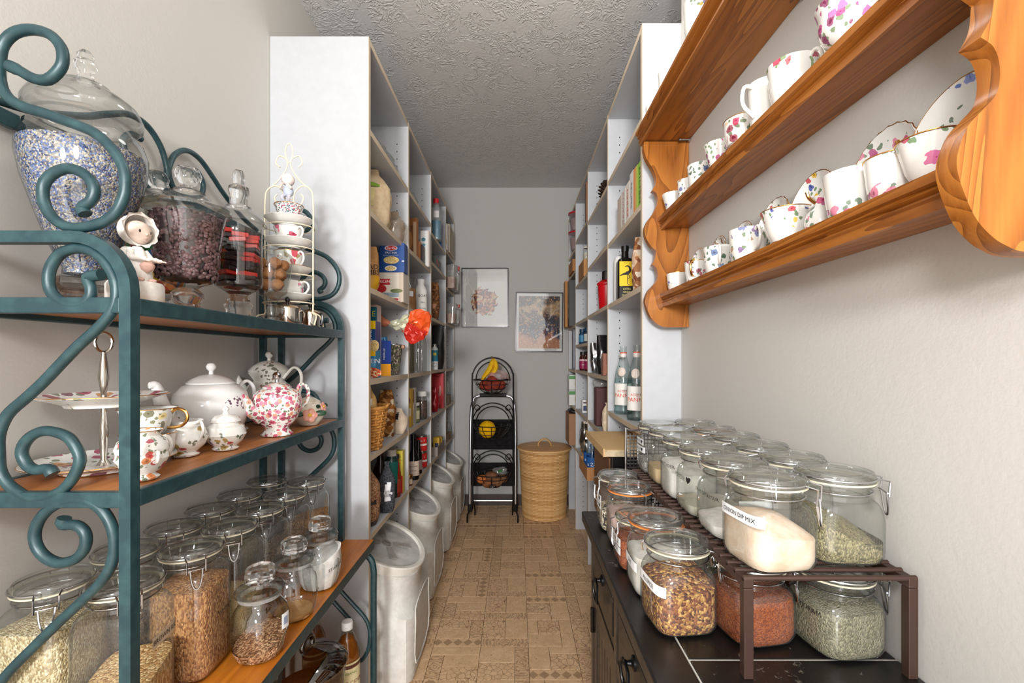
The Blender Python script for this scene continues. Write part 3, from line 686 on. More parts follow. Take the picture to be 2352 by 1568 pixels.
# ------------------------------------------------------------------ jars on the black sideboard
ZR = 0.859; ZC = TZ+0.001; LR = R(62); LS = R(212)
SALT = grains(((190, 190, 188), (140, 138, 134), (215, 214, 210)), 420); PEACH = powder((226, 208, 190), (214, 186, 158)); HERB = grains(((146, 136, 98), (122, 114, 80), (164, 154, 116), (100, 94, 64)), 560, (1, 1, 0.6))
WPOW = powder((240, 236, 232)); CREAMP = powder((228, 200, 156)); CHILI = grains(((150, 72, 24), (168, 86, 32), (126, 54, 16)), 520); SAGE = grains(((136, 130, 106), (154, 148, 122), (110, 106, 84)), 620, (1, 1, 0.6))
SPICE = grains(((120, 66, 40), (176, 128, 66), (88, 50, 38), (204, 160, 92), (150, 96, 56)), 270); PEPPER = grains(((225, 214, 190), (40, 34, 30), (190, 160, 120), (235, 228, 210)), 210); PAPR = grains(((168, 84, 40), (190, 106, 56), (150, 70, 30)), 420); PINK = powder((226, 196, 190))
GR1 = 'clip-top jars along the aisle side of the riser'; GR2 = 'clip-top jars along the wall side of the riser'
A1 = R(-142)
clip_jar('short', (0.336, 0.610, ZR), 'clip-top jar of peach coloured powder labelled ON DIP MIX at riser front', (PEACH, 0.050, (-0.15, 0.1), 0.016), None, R(40), [('ONION DIP MIX', 0.0085, A1, 0.066, 0.075)], R(8), GR1)
clip_jar('short', (0.337, 0.708, ZR), 'clip-top jar labelled OF TARTAR with a white card inside', (WPOW, 0.025, (0.1, 0), 0.004), None, R(40), [('CREAM OF TARTAR', 0.0095, A1, 0.062, 0)], 0, GR1, paper=(R(-75), 0.05, 0.012, 0.062))
clip_jar('short', (0.337, 0.804, ZR), 'nearly empty clip-top jar lettered POWDER with a black heart', (powder((190, 186, 170)), 0.020, (0, 0), 0.0), None, R(40), [('POWDER \u2665', 0.011, R(-125), 0.062, 0)], 0, GR1)
clip_jar('short', (0.338, 0.900, ZR), 'clip-top jar half full of white powder lettered ON POWDER', (WPOW, 0.058, (0, 0.2), 0.002), None, R(40), [('ONION POWDER', 0.009, A1, 0.064, 0)], 0, GR1)
clip_jar('short', (0.340, 1.000, ZR), 'clip-top jar of tan powder lettered LES on the riser', (CREAMP, 0.035, (0, 0), 0.0), None, R(40), [('NOODLES', 0.009, A1, 0.062, 0)], 0, GR1)
clip_jar('short', (0.341, 1.092, ZR), 'clip-top jar of grey salt with two paper labels at riser far end', (SALT, 0.030, (0, 0), 0.003), None, R(40), [('SMOKED \u2665', 0.008, A1, 0.074, 0.05), ('SEA SALT \u2665', 0.008, A1, 0.056, 0.06)], 0, GR1)
clip_jar('short', (0.441, 0.632, ZR), 'clip-top jar with a slope of dried green herb by the wall', (HERB, 0.045, (-0.45, 0.2), 0.006), None, R(75), None, R(-4), GR2)
clip_jar('short', (0.439, 0.728, ZR), 'clip-top jar second from the front in the wall row', (WPOW, 0.030, (0, 0), 0.0), None, R(-110), None, 0, GR2)
clip_jar('short', (0.440, 0.826, ZR), 'clip-top jar third from the front in the wall row', (CREAMP, 0.035, (0, 0), 0.0), None, R(-110), None, 0, GR2)
clip_jar('short', (0.441, 0.922, ZR), 'clip-top jar fourth from the front in the wall row', (PEACH, 0.03, (0, 0), 0.0), None, R(-110), None, 0, GR2)
clip_jar('short', (0.438, 1.016, ZR), 'clip-top jar with pale orange seal, fifth in the wall row', (PEACH, 0.04, (0, 0), 0.0), flat((232, 176, 128), 0.5), R(-110), None, 0, GR2)
clip_jar('short', (0.434, 1.110, ZR), 'clip-top jar farthest back in the wall row', (WPOW, 0.03, (0, 0), 0.0), None, R(-110), None, 0, GR2)
GC = 'clip-top jars along the front edge of the sideboard'
clip_jar('mid', (0.243, 0.690, ZC), 'clip-top jar of chunky brown spice mix labelled SPICE', (SPICE, 0.066, (0.1, 0.15), 0.008), None, R(58), [('ALLSPICE', 0.009, A1, 0.066, 0.075)], R(6), GC)
clip_jar('mid', (0.243, 0.790, ZC), 'orange sealed clip-top jar behind the brown spice jar', (WPOW, 0.066, (0, 0), 0.002), ORANGE, R(40), [('SALT', 0.009, A1, 0.050, 0.06)], 0, GC)
clip_jar('low', (0.238, 0.884, ZC), 'small clip-top jar of red spice with two paper labels', (PAPR, 0.055, (0, 0), 0.0), None, R(-70), [('CHIPOTLE', 0.009, A1, 0.052, 0.055), ('POWDER', 0.008, A1, 0.036, 0.055)], 0, GC)
clip_jar('mid', (0.244, 0.980, ZC), 'orange sealed clip-top jar of pinkish salt', (PINK, 0.070, (0, 0), 0.002), ORANGE, R(30), None, 0, GC)
clip_jar('mid', (0.240, 1.077, ZC), 'clip-top jar of black and white peppercorns nearest the shelving', (PEPPER, 0.048, (0, 0), 0.002), None, R(-70), [('PEPPER \u2665', 0.009, A1, 0.074, 0.05), ('CORNS \u2665', 0.009, A1, 0.058, 0.05)], 0, GC)
GU = 'clip-top jars under the riser'
clip_jar('wide', (0.342, 0.668, ZC), 'clip-top jar of orange chili powder under the riser', (CHILI, 0.064, (0, 0), 0.004), None, R(50), None, R(10), GU)
clip_jar('wide', (0.446, 0.640, ZC), 'clip-top jar of grey green dried herb under the riser', (SAGE, 0.062, (0.05, 0), 0.006), None, R(60), [('MARJORAM', 0.010, A1, 0.058, 0)], R(8), GU)
clip_jar('wide', (0.348, 0.780, ZC), 'clip-top jar of dark herb behind the chili powder jar', (HERB, 0.055, (0, 0), 0.0), None, R(50), None, 0, GU)
clip_jar('wide', (0.448, 0.748, ZC), 'clip-top jar deep under the riser behind the dried herb jar', (PAPR, 0.05, (0, 0), 0.0), None, R(50), None, 0, GU)
# ------------------------------------------------------------------ big apothecary jars on the top rack shelf
TSZ = 1.215
def lathe_jar(name, label, loc, body, lid, knob, fill=None, ns=7, cat='jar', rz=0, group=None, wave=None):
    t = thing(name, label, cat, loc, rz, group)
    MB().lathe(body[ns-1:], 48, cap0=True, cap1=False).build('glass_body', GLASSE2, t)
    MB().lathe(body[:ns], 32).build('foot', solid_glass(), t)
    l = MB().lathe(lid, 48, cap0=False, cap1=False).build('lid', GLASSE2, t)
    MB().lathe(knob, 20).build('knob', solid_glass(), l)
    if fill: 
        mat, prof = fill; MB().lathe(prof, 40).build('contents', mat, t)
    return t
lathe_jar('apothecary_jar', 'huge footed glass apothecary jar of blue and cream beads by the wall', (-0.692, 0.730, TSZ),
  [(0.040, 0), (0.042, 0.006), (0.036, 0.012), (0.030, 0.020), (0.040, 0.030), (0.038, 0.040), (0.028, 0.046), (0.027, 0.056), (0.034, 0.070), (0.046, 0.100), (0.060, 0.145), (0.073, 0.190), (0.0795, 0.225), (0.0795, 0.248), (0.073, 0.268), (0.058, 0.283), (0.056, 0.288), (0.062, 0.292)],
  [(0.058, 0.290), (0.066, 0.291), (0.0725, 0.298), (0.0735, 0.307), (0.067, 0.323), (0.050, 0.337), (0.034, 0.343), (0.031, 0.347), (0.031, 0.351), (0.018, 0.354)],
  [(0.018, 0.354), (0.011, 0.358), (0.010, 0.372), (0.014, 0.378), (0.015, 0.386), (0.010, 0.392), (0.011, 0.400), (0.006, 0.407), (0.0005, 0.408)],
  (grains(((88, 110, 162), (196, 188, 172), (116, 134, 174), (146, 138, 130), (58, 70, 112), (178, 169, 155), (112, 104, 100)), 430), [(0.0256, 0.048), (0.0255, 0.056), (0.0325, 0.070), (0.0443, 0.100), (0.0583, 0.145), (0.0713, 0.190), (0.0778, 0.225), (0.0778, 0.243), (0.06, 0.250), (0.03, 0.244), (0.001, 0.247)]), ns=6)
def choc_chips():
    t = lathe_jar('apothecary_jar', 'footed glass jar filled with dark chocolate chips', (-0.598, 0.826, TSZ),
      [(0.030, 0), (0.031, 0.004), (0.020, 0.008), (0.018, 0.012), (0.025, 0.022), (0.025, 0.032), (0.016, 0.041), (0.022, 0.046), (0.038, 0.052), (0.043, 0.062), (0.049, 0.100), (0.056, 0.150), (0.0605, 0.172), (0.063, 0.176)],
      [(0.061, 0.178), (0.069, 0.180), (0.069, 0.186), (0.062, 0.190), (0.043, 0.191), (0.041, 0.197), (0.037, 0.205), (0.031, 0.209), (0.030, 0.213), (0.020, 0.218)],
      [(0.022, 0.218), (0.012, 0.222), (0.010, 0.228), (0.020, 0.236), (0.0225, 0.247), (0.018, 0.258), (0.008, 0.263), (0.0005, 0.264)],
      (flat((52, 36, 36), 0.6), [(0.036, 0.056), (0.0405, 0.064), (0.0455, 0.100), (0.053, 0.150), (0.055, 0.166), (0.001, 0.168)]), ns=7)
    m = MB(); rnd = random.Random(3); k0 = MB().lathe([(0.0036, 0), (0.0042, 0.001), (0.003, 0.0022), (0.0004, 0.0028)], 8)
    for i in range(1150):
        z = rnd.uniform(0.058, 0.168); a = rnd.uniform(0, 2*math.pi); r = 0.0445+(z-0.06)*0.095
        r -= rnd.uniform(0, 0.002); k = len(m.v); m.add(k0.v, k0.f)
        q = Vector((math.cos(a), math.sin(a), rnd.uniform(-0.5, 0.5))); q = (q+Vector((rnd.uniform(-.6, .6), rnd.uniform(-.6, .6), rnd.uniform(-.6, .6)))).to_track_quat('Z', 'Y').to_matrix().to_4x4()
        m.xf(Matrix.Translation((r*math.cos(a), r*math.sin(a), z)) @ q, k)
    for i in range(160):
        r = 0.054*math.sqrt(rnd.random()); a = rnd.uniform(0, 6.28); k = len(m.v); m.add(k0.v, k0.f); m.xf(Matrix.Translation((r*math.cos(a), r*math.sin(a), 0.168+rnd.uniform(0, 0.004))) @ Matrix.Rotation(rnd.uniform(-.8, .8), 4, 'X'), k)
    o = m.build('chocolate_chip_heap', NTchip(), t); o['kind'] = 'stuff'
@cached
def NTchip():
    t = NT('chocolate'); t.bsdf(None, 0.45, 0, 0.4); n = t.noise(t.coord(), 70, 2); t.col(t.ramp(n.outputs[0], [(0.35, lin((72, 50, 50))), (0.65, lin((104, 78, 78)))])); return t.m
choc_chips()
lathe_jar('apothecary_jar', 'lidded glass jar of bright wrapped sweets half hidden behind the chocolate chip jar', (-0.715, 0.905, TSZ),
  [(0.034, 0), (0.036, 0.004), (0.020, 0.010), (0.018, 0.030), (0.040, 0.045), (0.050, 0.08), (0.053, 0.15), (0.052, 0.200), (0.048, 0.204)],
  [(0.047, 0.205), (0.056, 0.208), (0.056, 0.214), (0.044, 0.228), (0.038, 0.236), (0.020, 0.246)],
  [(0.016, 0.246), (0.008, 0.250), (0.018, 0.262), (0.020, 0.272), (0.014, 0.284), (0.0005, 0.290)],
  (grains(((214, 60, 50), (240, 200, 60), (60, 120, 190), (240, 236, 220), (70, 150, 80), (236, 140, 60)), 45), [(0.036, 0.048), (0.047, 0.08), (0.050, 0.15), (0.049, 0.19), (0.001, 0.198)]), ns=4)
def bar_jar():
    t = lathe_jar('apothecary_jar', 'tall footed glass jar packed with red banded dark chocolates', (-0.622, 1.018, TSZ),
      [(0.030, 0), (0.032, 0.004), (0.022, 0.010), (0.026, 0.022), (0.029, 0.034), (0.020, 0.048), (0.018, 0.056), (0.026, 0.062), (0.046, 0.074), (0.049, 0.084), (0.047, 0.110), (0.047, 0.190), (0.048, 0.206), (0.051, 0.210)],
      [(0.050, 0.212), (0.056, 0.214), (0.055, 0.220), (0.040, 0.236), (0.028, 0.246), (0.026, 0.252)],
      [(0.026, 0.252), (0.018, 0.256), (0.018, 0.276), (0.021, 0.284), (0.020, 0.296), (0.012, 0.302), (0.013, 0.322), (0.009, 0.333), (0.0005, 0.335)], ns=8)
    cols = [((40, 28, 30), 'wrapped_chocolate'), ((196, 44, 36), 'wrapped_chocolate')]
    rnd = random.Random(5); z = 0.077
    while z < 0.196:
        for q in range(4):
            c = cols[0][0] if rnd.random() < 0.68 else cols[1][0]; wd = 0.034
            o = MB().box(-wd/2, wd/2, -0.016, 0.016, -0.0045, 0.0045, 0.001).build('wrapped_chocolate', flat(c, 0.3), None, False, Vector((0.0225*math.cos(q*1.571+z*12), 0.0225*math.sin(q*1.571+z*12), z+q*0.001))+t.location)
            prop(o, 'small %s foil chocolate inside the tall footed jar' % ('black' if c == cols[0][0] else 'red'), 'chocolate', 'wrapped chocolates in the tall footed jar')
            o.rotation_euler = (rnd.uniform(-.15, .15), rnd.uniform(-.15, .15), q*1.571+z*12)
        z += 0.0105
bar_jar()
def walnut_jar():
    t = thing('walnut_jar', 'flared clear glass jar of walnuts beside the red banded chocolates', 'jar', (-0.598, 1.108, TSZ))
    MB().lathe([(0.028, 0), (0.029, 0.012), (0.012, 0.02), (0.012, 0.05), (0.022, 0.065), (0.036, 0.075), (0.050, 0.15), (0.046, 0.165), (0.034, 0.176), (0.033, 0.185)], 40, cap1=False).build('glass_body', GLASS, t)
    rnd = random.Random(9); W = powder((178, 126, 84), (136, 88, 54)); me = None
    for z, n, r in ((0.094, 4, 0.018), (0.118, 5, 0.023), (0.142, 5, 0.026)):
        for i in range(n):
            a = i*2*math.pi/n+z*30
            if me is None: me = MB().sphere((0, 0, 0), 0.0135, 16, 12, (1, 1, 1.15)).jitter(0.0022, 160, 4).data('walnut')
            o = put('walnut', me, W, None, Vector((r*math.cos(a), r*math.sin(a), z))+t.location); prop(o, 'whole brown walnut inside the flared glass jar', 'walnut', 'walnuts in the flared jar'); o.rotation_euler = (rnd.uniform(0, 3), rnd.uniform(0, 3), 0)
walnut_jar()
# ------------------------------------------------------------------ china
ROSE = china(((196, 30, 84), (222, 110, 146), (240, 170, 180)), 70, 0.5, (84, 116, 70), seed=1.0)
def cup_profile(style, r, h):
    if style == 'flare': o = [(0.42*r, 0), (0.45*r, 0.004), (0.40*r, 0.007), (0.55*r, 0.14*h), (0.72*r, 0.35*h), (0.82*r, 0.6*h), (0.92*r, 0.85*h), (r, h)]
    elif style == 'straight': o = [(0.70*r, 0), (0.74*r, 0.002), (0.80*r, 0.10*h), (0.90*r, 0.4*h), (0.96*r, 0.75*h), (r, h)]
    elif style == 'bowl': o = [(0.55*r, 0), (0.58*r, 0.004), (0.5*r, 0.007), (0.8*r, 0.2*h), (0.95*r, 0.5*h), (0.97*r, 0.8*h), (r, h)]
    else: o = [(0.62*r, 0), (0.64*r, 0.003), (0.36*r, 0.10*h), (0.36*r, 0.18*h), (0.72*r, 0.32*h), (0.9*r, 0.55*h), (0.88*r, 0.78*h), (r, h)]
    return o+[(q-0.0018, z+0.0003) for q, z in o[-1:]]+[(max(0.2*r, q-0.002), max(z, 0.01)) for q, z in reversed(o[3:-1])]+[(0.001, 0.011)]
CUPM = {}
def teacup(loc, label, mat, style='flare', r=0.038, h=0.055, ang=0.0, gold=True, group=None, name='teacup', hmat=None, wave=None, tilt=None):
    t = thing(name, label, 'cup', loc, ang, group); key = (style, r, h, wave)
    if key not in CUPM:
        body = MB().lathe(cup_profile(style, r, h), 32, wave=wave).data('cup_body')
        hd = MB().tube([(r*0.86, 0, h*0.86), (r*1.15, 0, h*0.97), (r*1.46, 0, h*0.84), (r*1.50, 0, h*0.58), (r*1.25, 0, h*0.36), (r*0.76, 0, h*0.30)], 0.0027, 8, 4).data('handle')
        rim = MB().tube([((r+0.0002)*math.cos(a), (r+0.0002)*math.sin(a), h) for a in [2*math.pi*i/36 for i in range(36)]], 0.0008, 6, 1, True).data('gilt_rim')
        CUPM[key] = (body, hd, rim)
    b, hd, rim = CUPM[key]
    o = put('cup_body', b.copy(), mat, t); o.data.materials.clear(); o.data.materials.append(mat)
    o = put('handle', hd.copy(), hmat or PLAIN(), t); o.data.materials.clear(); o.data.materials.append(hmat or PLAIN())
    if gold: put('gilt_rim', rim, GOLD(), t)
    if tilt: t.rotation_euler = tilt
    return t
def saucer_prof(r): return [(0.45*r, 0), (0.47*r, 0.003), (0.5*r, 0.003), (0.72*r, 0.008), (0.9*r, 0.0155), (r, 0.021), (r-0.001, 0.0225), (0.9*r, 0.018), (0.72*r, 0.0105), (0.48*r, 0.0065), (0.001, 0.0055)]
def saucer(loc, label, mat, r=0.06, rot=(0, 0, 0), group=None, name='saucer', wave=None, gold=True):
    t = thing(name, label, 'saucer', loc, 0, group); t.rotation_euler = rot
    MB().lathe(saucer_prof(r), 40, wave=wave).build('saucer_body', mat, t)
    if gold: MB().tube([((r+0.0003)*(1+(wave[1]*math.cos(wave[0]*a) if wave else 0))*math.cos(a), (r+0.0003)*(1+(wave[1]*math.cos(wave[0]*a) if wave else 0))*math.sin(a), 0.0217) for a in [2*math.pi*i/48 for i in range(48)]], 0.0007, 6, 1, True).build('gilt_rim', GOLD(), t)
    return t
# --- plate rack, lowest shelf
Z3 = 1.3205; X3 = 0.462; pal = {
 'violet': china(((120, 110, 180), (160, 120, 170), (190, 170, 60)), 80, 0.45, (90, 120, 70), seed=2.0), 'berry': china(((150, 40, 70), (190, 90, 110), (90, 80, 140)), 85, 0.5, (96, 120, 90), seed=3.1),
 'leaf': china(((80, 110, 160), (120, 150, 190), (60, 100, 70)), 52, 0.55, (56, 96, 60), seed=4.4), 'orchid': china(((140, 110, 160), (190, 150, 120), (110, 120, 170)), 60, 0.45, (90, 120, 70), seed=5.2),
 'pansy': china(((60, 80, 170), (236, 190, 50), (190, 40, 60)), 72, 0.30, (80, 120, 60), seed=6.3, bscale=26.0), 'pinkrose': china(((206, 60, 120), (226, 130, 160), (190, 80, 140)), 62, 0.40, (90, 120, 90), seed=7.7),
 'garden': china(((214, 90, 150), (240, 180, 80), (140, 160, 220), (196, 60, 100)), 58, 0.62, (86, 126, 70), seed=8.8), 'gild': china(((160, 110, 60), (196, 60, 60), (150, 90, 110)), 60, 0.6, (120, 100, 50), seed=9.9),
 'fruit': china(((176, 60, 50), (150, 120, 50), (196, 120, 60)), 55, 0.5, (90, 96, 50), seed=10.1), 'blue': china(((90, 120, 200), (130, 150, 220), (196, 120, 190)), 60, 0.55, (60, 90, 70), seed=11.5), 'bold': china(((210, 80, 90), (236, 190, 90), (196, 30, 84), (245, 235, 220)), 50, 0.85, (110, 140, 70), seed=12.2),
 'royal': china(((196, 24, 84), (240, 200, 160), (150, 40, 70), (236, 170, 60)), 50, 0.8, (80, 110, 50), seed=13.3), 'mauve': china(((190, 110, 180), (150, 60, 110), (200, 70, 140)), 66, 0.45, (110, 140, 90), seed=14.6), 'chintz': china(((200, 40, 80), (60, 60, 90), (110, 60, 50), (40, 90, 100)), 240, 1.0, (70, 70, 60), seed=15.0, fill=True)}
G3 = 'teacups on the lowest plate rack shelf'
def dx(px): return X3*F/(px-VPX)
for px, lab, m, st, r, h, an, gd in (
  (1556, 'white teacup with lilac sprigs at the far end of the lowest oak shelf', 'violet', 'straight', 0.030, 0.052, 60, True),
  (1600, 'gilt handled teacup with berry sprays second from the far bracket', 'berry', 'straight', 0.030, 0.056, -130, True),
  (1650, 'teacup painted with large blue green leaves on the lowest oak shelf', 'leaf', 'straight', 0.033, 0.062, -110, False),
  (1718, 'tall white teacup with orchid spray on the lowest oak shelf', 'orchid', 'straight', 0.036, 0.064, -95, False),
  (1806, 'white teacup scattered with blue and yellow pansies', 'pansy', 'flare', 0.040, 0.060, -60, True),
  (1960, 'fluted white teacup with a pink rose on the lowest oak shelf', 'pinkrose', 'straight', 0.036, 0.062, -75, False),
  (2052, 'white cup with a gilded upright handle beside the near bracket', 'pinkrose', 'straight', 0.030, 0.054, -80, True),
  (2140, 'wide floral teacup with gilt rim tucked behind the near oak bracket', 'garden', 'flare', 0.032, 0.052, -30, True)):
    teacup((X3, dx(px), Z3), lab, pal[m], st, r, h, R(an), gd, G3, hmat=GOLD() if 'gilded' in lab or 'gilt handled' in lab else None)
GP = 'saucers standing against the wall on the lowest oak shelf'
for px, lab, m, r, wv in (
  (1604, 'small gilt saucer with yellow flower standing behind the farthest teacups', 'violet', 0.050, None), (1650, 'brown toned fruit saucer standing behind the leaf painted teacup', 'gild', 0.050, None),
  (1706, 'amber fruit saucer standing behind the orchid teacup', 'fruit', 0.050, None), (1780, 'fluted saucer with acorn leaves standing behind the orchid and pansy teacups', 'fruit', 0.054, (24, 0.015)),
  (1868, 'white saucer with scattered pansies leaning against the wall', 'pansy', 0.056, None), (2034, 'fluted white saucer with roses leaning against the wall', 'pinkrose', 0.056, (24, 0.015)),
  (2205, 'gilt edged saucer with blue flowers half hidden by the near bracket', 'blue', 0.058, None)):
    Y = 0.488*F/(px-VPX); saucer((0.503, Y, Z3+r), lab, pal[m], r, (0, R(-80), 0), GP, wave=wv)
def cruet(loc, label, mat, s=1.0):
    t = thing('china_cruet', label, 'bottle', loc)
    MB().lathe([(0.010*s, 0), (0.019*s, 0.006*s), (0.023*s, 0.020*s), (0.020*s, 0.034*s), (0.010*s, 0.046*s), (0.008*s, 0.054*s), (0.012*s, 0.062*s), (0.009*s, 0.062*s), (0.006*s, 0.05*s)], 24, cap1=False).build('body', mat, t)
    MB().tube([(0.008*s, 0, 0.058*s), (0.022*s, 0, 0.060*s), (0.030*s, 0, 0.045*s), (0.022*s, 0, 0.026*s)], 0.002, 8, 4).build('handle', GOLD(), t)
    MB().tube([(-0.008*s, 0, 0.052*s), (-0.018*s, 0, 0.060*s), (-0.022*s, 0, 0.070*s)], 0.0026, 8, 3).build('spout', GOLD(), t)
cruet((0.47, 0.705, Z3), 'tiny pearl white pitcher with gilded spout between teacups', pal['pinkrose'], 0.95); cruet((0.478, 0.545, Z3), 'small pale blue flowered cruet by the gilded cup', pal['garden'], 1.0)
# --- plate rack, middle shelf
Z2 = 1.5425; G2 = 'teacups on the middle plate rack shelf'
for Y, X, lab, m, st, r, h, an in (
  (1.305, 0.452, 'lilac sprigged teacup at the far end of the middle oak shelf', 'violet', 'flare', 0.034, 0.056, 60), (1.215, 0.458, 'small white cup second on the middle oak shelf', 'orchid', 'straight', 0.028, 0.060, 90),
  (1.13, 0.458, 'teacup with blue and green leaf spray on the middle oak shelf', 'leaf', 'straight', 0.033, 0.064, -70), (1.015, 0.455, 'white teacup with a purple pansy on the middle oak shelf', 'mauve', 'flare', 0.036, 0.062, -60),
  (0.905, 0.452, 'gilt rimmed teacup covered with crimson roses on the middle oak shelf', 'royal', 'bowl', 0.038, 0.058, 60), (0.745, 0.452, 'bold floral teacup with white handle on the middle oak shelf', 'bold', 'straight', 0.038, 0.066, -80),
  (0.62, 0.455, 'footed white teacup with mauve roses at top of photo', 'mauve', 'foot', 0.042, 0.070, -70)):
    teacup((X, Y, Z2), lab, pal[m], st, r, h, R(an), m == 'royal', G2)
def beaker(loc, label):
    t = thing('milk_jug', label, 'jug', loc); MB().lathe(cup_profile('straight', 0.031, 0.082), 28).build('body', PLAIN(), t)
    MB().tube([(-0.026, -0.008, 0.074), (-0.046, -0.012, 0.070), (-0.048, -0.012, 0.040), (-0.026, -0.008, 0.020)], 0.0035, 8, 4).build('handle', PLAIN(), t)
beaker((0.452, 0.825, Z2), 'tall plain white jug on the middle oak shelf')
for Y, lab, m in ((0.69, 'leaf patterned saucer standing behind the bold floral teacup', 'bold'), (0.86, 'rose saucer standing behind the plain white jug', 'royal')): saucer((0.503, Y, Z2+0.052), lab, pal[m], 0.052, (0, R(-80), 0), 'saucers on the middle oak shelf')
# --- plate rack, top shelf (seen from below past the moulding)
ZT1 = 1.791
for Y, lab, r, h, nm in ((1.30, 'upturned grey white bowl at the far end of the top oak shelf', 0.036, 0.055, 'pot'), (1.19, 'small white pot peeking over the top oak moulding', 0.034, 0.085, 'pot'), (0.99, 'floral cup peeking over the top oak moulding', 0.040, 0.11, 'cup'), (0.84, 'floral pot at the upper edge of the photo on the oak rack', 0.042, 0.12, 'cup')):
    teacup((0.405, Y, ZT1), lab, PLAIN() if nm == 'pot' else pal['violet'], 'bowl', r, h, R(20), False, 'china on the top oak shelf', name='china_cup')
# ------------------------------------------------------------------ middle shelf of the teal rack
MZ = 0.946
def teapot(loc, label, mat, r, h, spout, handle, lidh, prof, rz=0, knob=None, lidmat=None, spoutmat=None, foot=True, name='teapot'):
    t = thing(name, label, 'teapot', loc, rz)
    MB().lathe([(a*r, b*h) for a, b in prof], 40).build('body', mat, t)
    top = prof[-1]; zr = top[1]*h; rr = top[0]*r
    l = MB().lathe([(rr*1.05, zr), (rr*1.06, zr+0.003), (rr*0.85, zr+lidh*0.5), (rr*0.5, zr+lidh*0.85), (rr*0.12, zr+lidh), (0.0005, zr+lidh)], 32).build('lid', lidmat or mat, t)
    MB().lathe([(0.005, zr+lidh-0.001), (0.0045, zr+lidh+0.006), (0.009, zr+lidh+0.011), (0.0105, zr+lidh+0.017), (0.007, zr+lidh+0.023), (0.0005, zr+lidh+0.025)], 16).build('lid_knob', knob or lidmat or mat, l)
    if spout: MB().tube([(a*r, 0, b*h) for a, b, _ in spout], lambda q: spout[0][2]+(spout[-1][2]-spout[0][2])*q, 14, 5).build('spout', spoutmat or mat, t)
    if handle: MB().tube([(a*r, 0, b*h) for a, b in handle], 0.0055, 10, 5, flatten=0.75).build('handle', spoutmat or mat, t)
    return t
LAV = china(((120, 90, 110), (150, 110, 130)), 75, 0.0, (70, 100, 60), seed=0.3)
def lav_mat():
    t = NT('white_lavender_china'); t.bsdf(None, 0.10, 0, 0.6)
    tc = t.n('TexCoord'); d = t.n('VectorMath', operation='DISTANCE'); t.l(tc.outputs['Object'], d.inputs[0]); d.inputs[1].default_value = (0.012, -0.072, 0.055)
    m = t.math('LESS_THAN', d.outputs['Value'], 0.037); a = t.vor(tc.outputs['Object'], 150); b = t.vor(t.coord((1, 1, 0.4)), 70)
    fl = t.math('MULTIPLY', t.math('LESS_THAN', a.outputs['Distance'], 0.42), m); sp = t.n('SeparateColor'); t.l(b.outputs['Color'], sp.inputs[0])
    k = t.math('MULTIPLY', fl, t.math('GREATER_THAN', sp.outputs[0], 0.45)); lf = t.math('MULTIPLY', m, t.math('LESS_THAN', b.outputs['Distance'], 0.2))
    c = t.mix(lf, lin((240, 239, 237)), lin((70, 96, 58))); t.col(t.mix(k, c, lin((120, 88, 104)))); return t.m
PB = [(0.62, 0), (0.64, 0.02), (0.60, 0.05), (0.85, 0.18), (0.99, 0.42), (1.0, 0.60), (0.92, 0.78), (0.72, 0.90), (0.60, 0.93)]
saucer((-0.685, 1.02, MZ), 'brown rimmed platter under the big white teapot', china(((150, 110, 70), (120, 90, 60)), 60, 0.7, (110, 100, 60), seed=20.0), 0.072, name='platter')
teapot((-0.685, 1.02, MZ+0.0075), 'large white teapot with a lavender sprig and round knob', lav_mat(), 0.075, 0.128, [(-0.78, 0.26, 0.020), (-1.15, 0.40, 0.015), (-1.32, 0.66, 0.010), (-1.44, 0.93, 0.008), (-1.60, 0.95, 0.0065)], [(0.78, 0.82), (1.10, 0.95), (1.34, 0.80), (1.30, 0.45), (0.94, 0.22)], 0.022, PB, R(65))
CH = china(((196, 60, 100), (226, 130, 160), (236, 160, 130), (170, 50, 90)), 92, 1.0, (80, 100, 60), seed=21.0, fill=True)
PC = [(0.62, 0), (0.64, 0.03), (0.48, 0.12), (0.5, 0.17), (0.80, 0.33), (0.98, 0.60), (1.0, 0.72), (0.93, 0.88), (0.70, 0.97), (0.55, 1.0)]
teapot((-0.577, 1.095, MZ), 'rose chintz teapot with silver knob at the shelf edge', CH, 0.055, 0.112, [(-0.72, 0.40, 0.016), (-1.12, 0.55, 0.012), (-1.32, 0.75, 0.0095), (-1.55, 0.90, 0.0075)], [(0.85, 0.82), (1.12, 1.05), (1.48, 0.96), (1.46, 0.66), (0.95, 0.45)], 0.014, PC, R(60), knob=CHROME())
teapot((-0.705, 1.295, MZ), 'ivory teapot with scalloped lid behind the chintz teapot', china(((110, 110, 90), (150, 120, 100)), 60, 0.15, (90, 90, 70), seed=22.0, base=(226, 224, 216)), 0.062, 0.150, [(-0.75, 0.4, 0.018), (-1.2, 0.6, 0.012), (-1.6, 0.88, 0.008)], [(0.7, 0.85), (1.2, 1.05), (1.55, 0.9), (1.4, 0.5), (0.9, 0.3)], 0.032, [(0.6, 0), (0.62, 0.03), (0.55, 0.06), (0.9, 0.3), (1.0, 0.5), (0.85, 0.72), (0.62, 0.80), (0.85, 0.95), (0.8, 0.97)], R(-5))
SB = china(((150, 60, 120), (110, 90, 160), (200, 90, 90), (170, 140, 60)), 70, 0.35, (90, 100, 60), seed=23.0, bscale=22.0)
